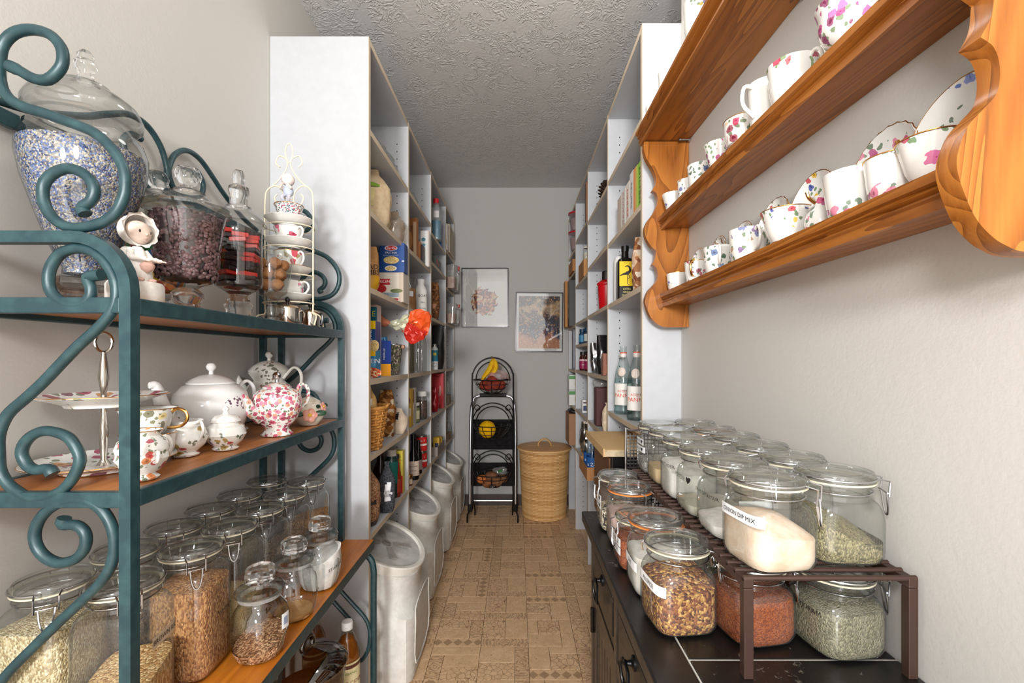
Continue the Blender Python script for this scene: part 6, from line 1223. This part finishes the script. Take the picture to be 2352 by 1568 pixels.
# ---- right run, second bay
def pinecone():
    t = thing('pine_cone', 'dark pine cone ornament on the highest right shelf', 'ornament', (0.425, 2.16, 1.876)); W = powder((70, 54, 44), (44, 34, 28)); me = MB().sphere((0, 0, 0), 0.013, 8, 6, (1.0, 0.8, 0.3)).data('scale')
    for i in range(60):
        k = i/60; z = 0.008+k*0.085; r = 0.030*math.sin(math.pi*min(1, 0.15+k*0.85))**0.7; a = i*2.4
        o = put('cone_scale', me, W, t, (r*math.cos(a), r*math.sin(a), z)); o.rotation_euler = (0, R(-25), a)
    MB().lathe([(0.012, 0.0), (0.022, 0.02), (0.022, 0.06), (0.006, 0.092)], 14).build('core', W, t)
pinecone()
for i, (c, lab) in enumerate((((226, 226, 222), 'white magazine at the bottom of a low stack on the right shelving'), ((120, 160, 120), 'green magazine on the low stack on the right shelving'), ((230, 226, 216), 'cream magazine topping the low stack on the right shelving'))): carton('magazine', lab, 'magazine', 0.405+i*0.006, 0.52, 2.0+i*0.01, 1.62+i*0.014, 1.633+i*0.014, 0.30, c)
def canister():
    t = bottle('red_canister', 'bright red plastic canister with black cap on the right shelving', 0.449, 2.28, 1.36, [(0.034, 0), (0.036, 0.004), (0.043, 0.13), (0.048, 0.135), (0.048, 0.142), (0.030, 0.156), (0.022, 0.16)], flat((206, 14, 26), 0.3), (flat((36, 32, 34), 0.4), [(0.022, 0.158), (0.022, 0.200), (0.018, 0.204), (0.0005, 0.205)]), cat='canister')
canister()
bag('foil_pouch', 'shiny silver foil pouch on the right shelving', 0.416, 2.40, 1.051, 0.055, 0.05, 0.155, foil(), 51, 0, 0.008, 0.85, base=0.4); bag('coffee_pouch', 'glossy black coffee pouch beside the silver foil pouch', 0.425, 2.22, 1.051, 0.075, 0.06, 0.19, flat((34, 33, 34), 0.2, 0.2), 52, 0, 0.006, 0.95)
carton('cocoa_carton', 'narrow copper brown carton in front of the black pouch', 'box', 0.386, 0.44, 2.03, 1.051, 1.15, 0.05, (150, 90, 70), (('f', ('rect', 0.2, 0.1, 0.9, 0.5, (176, 116, 90))),))
carton('pasta_keeper', 'dark maroon canister in a knotted plastic bag on the right shelving', 'canister', 0.390, 0.455, 2.24, 0.793, 0.985, 0.07, (74, 26, 26), bev=0.006)
bag('plastic_wrap', 'crumpled clear bag topping the maroon canister', 0.425, 2.27, 0.985, 0.09, 0.08, 0.045, FILM, 54, 0, 0.010, 0.5)
bag('bean_bag', 'white and brown paper pouch in front of the maroon canister', 0.412, 2.06, 0.793, 0.05, 0.045, 0.135, powder((226, 210, 186), (196, 170, 136)), 55, 0, 0.004, 0.3, top=1.0)
tray('water_tray', 'low cardboard tray of water bottles jutting from the right shelving', 0.330, 0.49, 2.14, 2.40, 0.552, 0.062, flat((186, 132, 82), 0.7))
for x, y, lab in ((0.365, 2.19, 'plastic water bottle at the near corner of the cardboard tray'), (0.368, 2.30, 'plastic water bottle at the far corner of the cardboard tray'), (0.425, 2.20, 'plastic water bottle nearest the black oven in the cardboard tray')):
    bottle('plastic_water_bottle', lab, x, y, 0.556, [(0.026, 0), (0.029, 0.006), (0.028, 0.05), (0.029, 0.09), (0.026, 0.13), (0.013, 0.155), (0.012, 0.165)], glass((0.86, 0.92, 0.96), (0.5, 0.6, 0.66)), (flat((236, 240, 244), 0.4), [(0.0135, 0.163), (0.0135, 0.178), (0.0005, 0.179)]), [((30, 90, 160), 0.0295, 0.035, 0.10, 0.15)], None, 'bottle', (('a Zen', 0.022, 0.0296, 0.066, (240, 244, 250)),), group='plastic water bottles in the cardboard tray', a0=-100)
# ---- right run, third and fourth bays
carton('cutting_board', 'orange wooden board standing at the third right bay', 'board', 0.392, 0.43, 2.56, 1.896, 2.12, 0.02, (190, 120, 60), mat=wood((196, 126, 66), (160, 96, 46), 'z')); carton('picture_board', 'dark backed board standing behind the orange wooden board', 'board', 0.394, 0.44, 2.60, 1.896, 2.13, 0.03, (70, 56, 46))
carton('cardboard_box', 'brown cardboard box on the third right bay', 'box', 0.385, 0.49, 2.62, 1.60, 1.70, 0.22, (186, 132, 76), mat=flat((186, 132, 76), 0.75))
bottle('spice_jar', 'small clear jar standing on the brown cardboard box', 0.412, 2.70, 1.7008, [(0.017, 0), (0.019, 0.003), (0.019, 0.07), (0.015, 0.078)], GLASSD, (flat((200, 196, 186), 0.4), [(0.0165, 0.078), (0.0165, 0.09), (0.0005, 0.091)]), None, (powder((216, 206, 190)), [(0.016, 0.003), (0.0175, 0.006), (0.0175, 0.05), (0.0005, 0.052)]), 'jar')
carton('pink_carton', 'slim pink and grey carton at the edge of the second divider', 'box', 0.402, 0.425, 2.53, 1.358, 1.49, 0.05, (196, 160, 160))
for x, y, c, lc, lab in ((0.405, 2.82, (30, 60, 90), (60, 130, 170), 'blue labelled supplement bottle on the short right shelf'), (0.415, 2.68, (36, 50, 70), (190, 196, 190), 'pale labelled supplement bottle on the short right shelf')):
    bottle('supplement_bottle', lab, x, y, 1.216, [(0.018, 0), (0.0195, 0.003), (0.0195, 0.06), (0.014, 0.07), (0.014, 0.075)], flat(c, 0.2), (flat((24, 60, 90), 0.4), [(0.0165, 0.073), (0.0165, 0.092), (0.0005, 0.093)]), [(lc, 0.0197, 0.012, 0.055)])
for x, y, lab in ((0.408, 2.80, 'magenta labelled brown supplement bottle on the right shelving'), (0.418, 2.66, 'second magenta labelled supplement bottle nearer the divider')):
    bottle('supplement_bottle', lab, x, y, 1.054, [(0.021, 0), (0.023, 0.003), (0.023, 0.078), (0.017, 0.09), (0.017, 0.095)], flat((70, 24, 18), 0.15), (flat((26, 20, 22), 0.4), [(0.019, 0.094), (0.019, 0.114), (0.0005, 0.115)]), [((150, 30, 80), 0.0232, 0.01, 0.062), ((226, 190, 196), 0.0232, 0.058, 0.068, 0.08, 0.0012)], None, 'bottle', (('BERRY', 0.010, 0.0235, 0.034, (240, 220, 226)),))
carton('salt_box', 'small white box with navy front on the right shelving', 'box', 0.398, 0.432, 2.76, 0.797, 0.875, 0.03, (234, 234, 232), (('f', ('rect', 0.15, 0.15, 0.85, 0.55, (50, 60, 100))), ('f', ('rect', 0.15, 0.72, 0.85, 0.84, (60, 60, 70)))))
teacup((0.425, 2.62, 0.798), 'beige paper cup beside the small white box', powder((216, 196, 166)), 'straight', 0.024, 0.09, 0, False, name='paper_cup')
bag('chip_pouch', 'large crumpled silver foil bag on the lower right shelving', 0.420, 2.70, 0.54, 0.085, 0.10, 0.215, foil((200, 196, 190)), 61, 0, 0.014, 0.7, base=0.5)
for z, lab in ((1.868, 'lower red lidded plastic tub of two at the far right'), (2.0, 'upper red lidded plastic tub of two at the far right')):
    bottle('plastic_tub', lab, 0.412, 3.13, z, [(0.036, 0), (0.040, 0.006), (0.053, 0.112), (0.055, 0.115)], glass((0.80, 0.78, 0.80), (0.5, 0.46, 0.48), 1.4, 0.8, 0.15), (flat((176, 24, 40), 0.35), [(0.058, 0.113), (0.058, 0.124), (0.05, 0.127), (0.0005, 0.127)]), None, (powder((170, 130, 130)), [(0.034, 0.004), (0.045, 0.08), (0.0005, 0.085)]), 'container')
carton('cardboard_box', 'small brown cardboard box at the far right upper shelf', 'box', 0.377, 0.47, 3.08, 1.719, 1.80, 0.22, (176, 120, 66), mat=flat((176, 120, 66), 0.75))
carton('cardboard_box', 'tall brown cardboard box jutting from the far right shelf', 'box', 0.348, 0.47, 3.28, 1.353, 1.685, 0.09, (186, 130, 74), mat=flat((186, 130, 74), 0.75)); carton('chalkboard_box', 'tall black printed box beside the tall cardboard box', 'box', 0.364, 0.47, 3.16, 1.353, 1.672, 0.10, (44, 40, 38), (('l', ('oval', 0.5, 0.25, 0.2, 0.06, (150, 146, 140))), ('l', ('oval', 0.5, 0.45, 0.15, 0.05, (140, 136, 130)))))
carton('framed_book', 'grey framed book standing in the far right bay', 'book', 0.386, 0.45, 3.14, 1.05, 1.33, 0.04, (86, 82, 86), (('f', ('rect', 0.06, 0.05, 0.9, 0.95, (120, 124, 136))), ('f', ('oval', 0.5, 0.4, 0.25, 0.16, (170, 180, 196)))))
for z, lab in ((0.797, 'lower white and green wrap box at the far right'), (0.905, 'upper white and green wrap box at the far right')): carton('wrap_box', lab, 'box', 0.368, 0.45, 3.20, z, z+0.105, 0.12, (232, 232, 228), (('f', ('rect', 0, 0.72, 1, 0.95, (80, 150, 80))), ('f', ('oval', 0.65, 0.4, 0.2, 0.25, (226, 206, 170)))))
carton('cardboard_box', 'open brown cardboard box low in the far right bay', 'box', 0.358, 0.47, 3.12, 0.532, 0.745, 0.22, (166, 124, 90), mat=flat((166, 124, 90), 0.75)); bag('black_bag', 'crumpled black bag lying on the low open cardboard box', 0.41, 3.22, 0.746, 0.10, 0.16, 0.026, flat((40, 38, 38), 0.4), 71, 0, 0.01, 0.6)
# ------------------------------------------------------------------ flour bins on the floor
def bin_thing():
    t = thing('storage_bin', 'x', 'bin', (0, 0, 0)); P = powder((232, 230, 224), (220, 217, 210)); L = 0.27; W = 0.17
    # body: rounded box whose top is cut on a slant, high at the wall and low at the aisle
    top = lambda x: 0.435-0.50*x   # local x runs from the wall (-) to the aisle (+)
    rs = []
    for k, s in ((0.0, 0.90), (0.02, 0.98), (0.10, 1.0), (0.40, 1.0), (0.62, 1.0), (0.67, 0.985), (0.71, 0.94), (0.75, 0.925), (0.86, 0.93), (0.95, 0.97)):
        n = 8.0 if k < 0.65 else 2.6
        rg = sring(0, 1, n, 48, 0, 0, 0.132*s, W*s); rs.append([(x, y, top(x)*k*0.98) for x, y, z in rg])
    m = MB().loft(rs, True, True)
    m.build('body', P, t)
    for y0 in (-1, 1):
        pass
    fr = MB(); fr.tube([(0.1335, -0.11, 0.05), (0.1335, -0.115, 0.20), (0.1335, -0.10, 0.255), (0.1335, 0.10, 0.255), (0.1335, 0.115, 0.20), (0.1335, 0.11, 0.05)], 0.0022, 6, 3, True, flatten=1.0).build('front_panel_ridge', P, t)
    MB().tube([(-0.03, -0.170, 0.06), (-0.03, -0.171, 0.22)], 0.007, 8, 1).build('side_ridge', P, t)
    sl = math.atan(0.50); M = Matrix.Translation((0, 0, 0.435)) @ Matrix.Rotation(sl, 4, 'Y')
    def ell(a, b, z, n=48): return [M @ Vector((a*math.cos(2*math.pi*i/n), b*math.sin(2*math.pi*i/n), z)) for i in range(n)]
    r = MB().loft([ell(0.150, 0.170, -0.034), ell(0.156, 0.176, -0.030), ell(0.157, 0.177, 0.0), ell(0.153, 0.173, 0.004), ell(0.140, 0.160, 0.002), ell(0.136, 0.156, -0.006)], False, False); r.build('lid_rim', powder((240, 236, 228), (230, 225, 215)), t)
    l = MB().loft([ell(0.137, 0.157, -0.006), ell(0.10, 0.115, -0.008), ell(0.05, 0.06, -0.008), ell(0.002, 0.002, -0.008)], False, True).build('lid', glass((0.86, 0.85, 0.82), (0.6, 0.58, 0.54), 1.35, 0.7, 0.55), t)
    for q in range(4):
        a = q*math.pi/2+0.6; s, c = math.sin(a), math.cos(a); k = MB()
        p = [M @ Vector((c*u-s*v, s*u+c*v, -0.006)) for u, v in ((0.028, -0.010), (0.10, -0.018), (0.10, 0.018), (0.028, 0.010))]; p2 = [M @ Vector((c*u-s*v, s*u+c*v, -0.002)) for u, v in ((0.028, -0.008), (0.10, -0.015), (0.10, 0.015), (0.028, 0.008))]
        k.loft([p, p2]).build('lid_rib', glass((0.82, 0.8, 0.77), (0.6, 0.58, 0.55), 1.35, 0.6, 0.25), l, False)
    MB().loft([ell(0.018, 0.018, -0.007, 20), ell(0.018, 0.018, -0.003, 20), ell(0.013, 0.013, -0.003, 20)]).build('dial', flat((150, 144, 134), 0.4), l); MB().add([M @ Vector(p) for p in ((-0.012, -0.0015, -0.002), (0.012, -0.0015, -0.002), (0.012, 0.0015, -0.002), (-0.012, 0.0015, -0.002))], [(0, 1, 2, 3)]).build('dial_mark', flat((50, 48, 44), 0.5), l)
    MB().loft([[(x*0.94, y*0.94, 0.06) for x, y, z in sring(0, 1, 5, 32, 0, 0, 0.132, W)], [(x*0.94, y*0.94, 0.30-0.2*x) for x, y, z in sring(0, 1, 5, 32, 0, 0, 0.132, W)]], True, True)
    return t
b0 = bin_thing(); GBN = 'speckled white flour bins under the left shelving'
for i, (x, y, lab) in enumerate(((-0.490, 1.72, 'speckled white storage bin nearest the camera beside the teal rack leg'), (-0.520, 2.26, 'speckled white storage bin second from the camera under the left shelving'), (-0.522, 2.80, 'speckled white storage bin third from the camera with a picture label'), (-0.526, 3.27, 'speckled white storage bin farthest back beside the fruit stand'))):
    o = b0 if i == 0 else copy_tree(b0); o.location = (x, y, 0.002); prop(o, lab, 'bin', GBN)
# ------------------------------------------------------------------ back wall: pictures, step stool, fruit stand, hamper
def art_mat(kind):
    t = NT('picture_print'); t.bsdf(None, 0.6, 0, 0.2); tc = t.n('TexCoord'); v = tc.outputs['Object']
    if kind == 'vignette':
        d = t.n('VectorMath', operation='LENGTH'); mp = t.n('Mapping'); t.l(v, mp.inputs[0]); mp.inputs['Scale'].default_value = (9.5, 1, 8.5); mp.inputs['Location'].default_value = (0.05, 0, 0.25); t.l(mp.outputs[0], d.inputs[0])
        n = t.noise(v, 22, 4, 1.2, 0.6); m = t.math('SUBTRACT', d.outputs['Value'], t.math('MULTIPLY', n.outputs[0], 1.1)); k = t.math('LESS_THAN', m, 0.35)
        n2 = t.noise(t.coord((1, 1, 1)), 26, 3, 1.5); c = t.ramp(n2.outputs[0], [(0.32, lin((70, 70, 82))), (0.42, lin((140, 80, 66))), (0.5, lin((196, 130, 96))), (0.58, lin((206, 186, 150))), (0.68, lin((110, 120, 96)))], 'CONSTANT')
        bg = t.ramp(t.noise(v, 5, 3).outputs[0], [(0.4, lin((214, 212, 204))), (0.65, lin((206, 206, 202)))]); t.col(t.mix(k, bg, c))
    else:
        s = t.n('SeparateXYZ'); t.l(v, s.inputs[0]); n = t.noise(v, 9, 4, 0.8); z = t.math('ADD', t.math('MULTIPLY', s.outputs[2], 2.4), t.math('MULTIPLY', n.outputs[0], 0.9))
        c = t.ramp(z, [(0.08, lin((190, 130, 96))), (0.22, lin((150, 96, 84))), (0.30, lin((74, 84, 110))), (0.42, lin((60, 60, 66))), (0.56, lin((96, 80, 84))), (0.66, lin((190, 158, 118))), (0.80, lin((70, 62, 66)))])
        sp = t.vor(v, 95); sc = t.n('SeparateColor'); t.l(sp.outputs['Color'], sc.inputs[0]); k = t.math('MULTIPLY', t.math('GREATER_THAN', sc.outputs[0], 0.62), t.math('LESS_THAN', sp.outputs['Distance'], 0.42))
        c2 = t.ramp(sc.outputs[1], [(0, lin((226, 176, 120))), (0.35, lin((196, 110, 90))), (0.6, lin((50, 50, 60))), (0.8, lin((214, 196, 170)))], 'CONSTANT'); t.col(t.mix(t.math('MULTIPLY', k, 0.85), c, c2))
    return t.m
def picture(label, px0, py0, px1, py1, art, border, tilt=0):
    Y = YB-0.016; x0, x1, z0, z1 = xat(px0, Y), xat(px1, Y), zat(py1, Y), zat(py0, Y); w2, h2 = (x1-x0)/2, (z1-z0)/2
    t = thing('framed_picture', label, 'picture', ((x0+x1)/2, Y, (z0+z1)/2)); t.rotation_euler = (0, R(tilt), 0); f = 0.0075; K = flat((36, 34, 36), 0.25, 0.4)
    for q in ((-w2, w2, h2-f, h2), (-w2, w2, -h2, -h2+f), (-w2, -w2+f, -h2+f, h2-f), (w2-f, w2, -h2+f, h2-f)): MB().box(q[0], q[1], -0.006, 0.014, q[2], q[3], 0.001).build('frame_bar', K, t, False)
    MB().box(-w2+f, w2-f, 0.004, 0.010, -h2+f, h2-f).build('mat_board', flat((214, 214, 210), 0.7), t, False)
    MB().box(-w2+f+border[0], w2-f-border[0], 0.0025, 0.004, -h2+f+border[1], h2-f-border[2]).build('print', art, t, False)
    m = MB().box(-w2+f, w2-f, -0.002, -0.001, -h2+f, h2-f).build('glazing', glass((0.97, 0.97, 0.97), (0.7, 0.7, 0.7), 1.5, 0.9), t, False)
picture('framed print of a pale vignette with muted figures on the back wall', 1060, 615, 1168, 752, art_mat('vignette'), (0.024, 0.026, 0.03))
picture('framed print of dark flowering foliage and water on the back wall', 1184, 671, 1293, 808, art_mat('garden'), (0.017, 0.020, 0.022), 0.6)
def step_stool():
    X = xat(1132, 3.36); t = thing('step_stool', 'folded chrome step stool with black treads leaning at the back wall', 'stool', (X, 3.38, 0.002)); C = metal((214, 216, 220), 0.35); K = powder((38, 37, 38), (26, 25, 26))
    h = 0.85; w = 0.168
    MB().tube([(-w, -0.03, 0.02), (-w, -0.015, 0.35), (-w*0.98, 0.01, 0.70), (-w*0.9, 0.018, h-0.05), (-w*0.72, 0.02, h-0.008), (0, 0.02, h), (w*0.72, 0.02, h-0.008), (w*0.9, 0.018, h-0.05), (w*0.98, 0.01, 0.70), (w, -0.015, 0.35), (w, -0.03, 0.02)], 0.0115, 10, 4).build('front_frame', C, t)
    MB().tube([(-0.1, 0.02, h+0.001), (0, 0.02, h+0.002), (0.1, 0.02, h+0.001)], 0.0145, 10, 2).build('hand_grip', flat((30, 29, 30), 0.5), t)
    for s in (-1, 1):
        MB().tube([(s*0.165, 0.03, 0.02), (s*0.165, 0.035, 0.62)], 0.0095, 10, 1).build('rear_leg', flat((34, 33, 34), 0.35), t)
        MB().lathe([(0.016, 0), (0.017, 0.05), (0.013, 0.055)], 12, (s*w, -0.03, 0)).build('rubber_foot', flat((22, 22, 22), 0.7), t); MB().lathe([(0.014, 0), (0.014, 0.04)], 12, (s*0.165, 0.03, 0)).build('rubber_foot', flat((22, 22, 22), 0.7), t)
    for z0, z1 in ((0.455, 0.675), (0.185, 0.355)): MB().box(-0.158, 0.158, -0.036, -0.012, z0, z1, 0.006).build('tread', K, t, False)
    MB().tube([(-w, -0.02, 0.075), (w, -0.02, 0.075)], 0.008, 8, 1).build('cross_bar', C, t)
step_stool()
def fruit_stand():
    Y = 3.15; X = xat(1132, Y); t = thing('fruit_stand', 'black three tier wire fruit stand with banana hook', 'stand', (X, Y, 0.002)); K = flat((30, 28, 28), 0.4, 0.5); w = 0.142
    arch = [(-w*math.cos(a), 0, 0.985+0.145*math.sin(a)) for a in [math.pi*i/12 for i in range(13)]]
    MB().tube([(-w*1.22, -0.03, 0.0), (-w*1.20, -0.03, 0.06), (-w, 0.0, 0.14), (-w, 0.0, 0.6)]+arch+[(w, 0.0, 0.6), (w, 0.0, 0.14), (w*1.20, -0.03, 0.06), (w*1.22, -0.03, 0.0)], 0.0058, 8, 3).build('frame', K, t)
    for s in (-1, 1):
        MB().tube([(s*w, 0.0, 0.16), (s*w*0.95, 0.10, 0.07), (s*w*0.95, 0.12, 0.0)], 0.005, 8, 3).build('rear_foot', K, t)
        MB().sphere((s*w*1.22, -0.03, 0.014), 0.009, 10, 8, (0.8, 0.8, 1.5)).build('foot_cap', K, t)
        for z in (0.80, 0.46): MB().tube([(s*w, 0, z-0.09), (s*w*0.98, 0, z-0.04), (s*w*0.80, 0, z+0.004), (s*w*0.62, 0, z-0.016), (s*w*0.74, 0, z-0.036), (s*w*0.86, 0, z-0.022)], 0.0035, 8, 4).build('corner_scroll', K, t)
    MB().tube([(-0.118*math.cos(a), 0, 0.972+0.130*math.sin(a)) for a in [math.pi*i/10 for i in range(11)]], 0.0035, 8, 2).build('inner_arch', K, t)
    for z in (0.675, 0.345): 
        for r in (0.142, 0.117): MB().tube([(-r*math.cos(a), 0, z+r*1.0*math.sin(a)) for a in [math.pi*i/10 for i in range(11)]], 0.004, 8, 2).build('tier_arch', K, t)
    MB().tube([(0, 0.0, 1.128), (0, -0.04, 1.125), (0, -0.06, 1.105), (0, -0.05, 1.09)], 0.004, 8, 3).build('banana_hook', K, t)
    for zb in (0.888, 0.585, 0.262):
        b = MB(); o = None
        rim = MB().tube([(0.124*math.cos(a), -0.10+0.105*math.sin(a), zb+0.095) for a in [2*math.pi*i/32 for i in range(32)]], 0.0034, 8, 1, True).build('basket_rim', K, t)
        for z, r in ((0.065, 0.108), (0.035, 0.084), (0.008, 0.052)): MB().tube([(r*math.cos(a), -0.10+r*0.85*math.sin(a), zb+z) for a in [2*math.pi*i/28 for i in range(28)]], 0.0022, 6, 1, True).build('basket_ring', K, t)
        for i in range(12):
            a = 2*math.pi*i/12; MB().tube([(r*math.cos(a), -0.10+r*0.85*math.sin(a), zb+z) for r, z in ((0.124, 0.095), (0.110, 0.065), (0.086, 0.035), (0.052, 0.008), (0.012, 0.0))], 0.0019, 6, 2).build('basket_wire', K, t)
    # fruit
    ZB = lambda z: z+0.002
    BAN = powder((238, 190, 40), (222, 166, 30))
    for i, (dxx, ph) in enumerate(((-0.016, 0.10), (0.016, -0.02))):
        p = [(X+0.006+dxx*0.2, Y-0.062, 1.125), (X+0.010+dxx*0.7, Y-0.075, 1.10), (X+0.004+dxx*1.2, Y-0.088, 1.06), (X-0.020+dxx*1.4, Y-0.095, 1.02), (X-0.045+dxx*1.6, Y-0.095, 0.993-ph*0.1)]
        o = thing('banana', ('left banana of the pair hanging from the fruit stand', 'right banana of the pair hanging from the fruit stand')[i], 'banana', (0, 0, 0), 0, 'hanging bananas')
        MB().tube(p, lambda q: 0.0045+0.0135*math.sin(math.pi*min(1, max(0, (q-0.02)*1.0)))**0.6 if q < 0.99 else 0.004, 6, 6).build('peel', BAN, o); MB().tube([p[0], (p[0][0]-0.010, p[0][1]+0.004, p[0][2]+0.014)], 0.005, 6, 1).build('stem', flat((96, 70, 36), 0.6), o)
    ON = powder((150, 62, 46), (120, 46, 36)); BR = powder((140, 92, 56), (112, 70, 42))
    om = MB().sphere((0, 0, 0), 0.036, 18, 12, (1, 1, 0.92)).data('onion_skin')
    for i, (a, r, dz) in enumerate(((-2.6, 0.058, 0.062), (-1.9, 0.060, 0.056), (-1.1, 0.058, 0.060), (-0.4, 0.062, 0.062), (1.3, 0.05, 0.06), (-1.5, 0.010, 0.092), (2.4, 0.055, 0.06))):
        o = prop(put('onion', om, ON, None, (X+r*math.cos(a), Y-0.10+r*0.7*math.sin(a), 0.888+dz)), 'red onion heaped in the top basket of the fruit stand', 'onion', 'red onions in the top basket')
    bag('onion_net', 'red netting crumpled over the onions in the top basket', X+0.035, Y-0.085, 0.985, 0.12, 0.07, 0.06, glass((0.80, 0.35, 0.25), (0.6, 0.2, 0.12), 1.4, 0.8, 0.3), 81, 0, 0.012, 0.5)
    m = thing('melon', 'round yellow melon in the middle basket of the fruit stand', 'melon', (X-0.032, Y-0.105, 0.583)); MB().sphere((0, 0, 0.070), 0.058, 26, 18).build('rind', powder((240, 186, 20), (226, 164, 16)), m); MB().sphere((0.01, -0.03, 0.125), 0.004, 8, 6, (1, 1, 0.5)).build('stem_scar', flat((110, 80, 40), 0.7), m)
    for i, (a, r, dz, s, c, lab) in enumerate(((-2.7, 0.072, 0.062, 0.92, ((206, 120, 66), (176, 92, 46)), 'orange sweet potato at the left of the bottom basket'), (-1.7, 0.03, 0.080, 1.1, ((134, 92, 64), (108, 70, 46)), 'large brown potato on top in the bottom basket'), (-2.1, 0.06, 0.040, 0.9, ((150, 96, 66), (120, 74, 48)), 'brown potato at the front left of the bottom basket'), (-0.9, 0.055, 0.050, 1.0, ((140, 98, 68), (112, 76, 50)), 'brown potato at the front right of the bottom basket'), (-0.2, 0.07, 0.062, 0.9, ((120, 84, 60), (96, 64, 44)), 'dark brown potato at the right of the bottom basket'))):
        o = prop(MB().sphere((0, 0, 0), 0.036*s, 18, 12, (1.1, 1, 0.88)).jitter(0.004, 40, i).build('potato', powder(*c), None), lab, 'potato', 'potatoes in the bottom basket'); o.location = (X+r*math.cos(a), Y-0.10+r*0.8*math.sin(a), 0.262+dz)
    bag('produce_bag', 'clear produce bag with green print on the bottom basket', X+0.055, Y-0.09, 0.262+0.085, 0.09, 0.05, 0.05, FILM, 83, 0, 0.010, 0.6, decs=(((60, 120, 60), 0.4, 0.7, 0.2),))
fruit_stand()
@cached
def rattan():
    t = NT('rattan'); t.bsdf(None, 0.5, 0, 0.35); oi = t.n('ObjectInfo'); n = t.noise(t.coord(), 9, 3)
    t.col(t.ramp(t.math('ADD', t.math('MULTIPLY', oi.outputs['Random'], 0.6), t.math('MULTIPLY', n.outputs[0], 0.5)), [(0.15, lin((198, 146, 88))), (0.5, lin((228, 180, 118))), (0.85, lin((240, 198, 140)))])); return t.m
def hamper():
    X, Y = xat(1250, 3.285), 3.285; t = thing('rattan_hamper', 'tall oval rattan hamper with lid standing at the back wall', 'hamper', (X, Y, 0.002)); RT = rattan(); H = 0.475; n = 46
    MB().lathe([(0.150, 0.0), (0.152, 0.01), (0.178, H), (0.150, H)], 40, cap1=False).build('inner_wall', flat((104, 66, 34), 0.8), t)
    me = None
    for i in range(n):
        z = 0.006+i*(H-0.012)/(n-1); r = 0.160+0.025*(z/H)**0.9
        if me is None: me = MB().tube([(math.cos(a), math.sin(a), 0) for a in [2*math.pi*j/44 for j in range(44)]], 0.030, 6, 1, True).data('rattan_coil')
        o = put('rattan_coil', me, RT, t, (0, 0, z)); o.scale = (r*0.96, r*0.96, 0.16)
    for a in (-96, 84):
        m = MB(); a = R(a)
        for i in range(24):
            z = 0.01+i*0.0195; r = 0.166+0.025*(z/H)**0.9
            m.tube([((r)*math.cos(a-0.03), r*math.sin(a-0.03), z), ((r+0.003)*math.cos(a), (r+0.003)*math.sin(a), z+0.008), (r*math.cos(a+0.03), r*math.sin(a+0.03), z+0.016)], 0.003, 6, 2)
        m.build('binding', RT, t)
    l = MB().lathe([(0.185, H), (0.192, H+0.002), (0.193, H+0.014), (0.188, H+0.018), (0.165, H+0.020), (0.12, H+0.024), (0.0005, H+0.026)], 48).build('lid', wood((214, 164, 104), (188, 134, 78), 'x', 1.5, 0.45), t)
    MB().tube([(0.192*math.cos(a), 0.192*math.sin(a), H+0.008) for a in [2*math.pi*j/44 for j in range(44)]], 0.0055, 8, 1, True).build('lid_rim', RT, l)
    for k in (0, 0.014): MB().tube([(-0.045+k*0.2, -0.03+k, H+0.022), (-0.040, -0.03+k, H+0.050), (-0.012, -0.03+k, H+0.072), (0.015, -0.03+k, H+0.070), (0.042, -0.03+k, H+0.045), (0.047, -0.03+k, H+0.022)], 0.0048, 8, 4).build('lid_handle', RT, l)
    for s in (-1, 1):
        for i in range(9): MB().tube([(s*(0.055+i*0.0075), -0.036, H+0.023), (s*(0.057+i*0.0075), -0.024, H+0.027), (s*(0.059+i*0.0075), -0.012, H+0.023)], 0.0022, 6, 2).build('lashing', RT, l)
hamper()
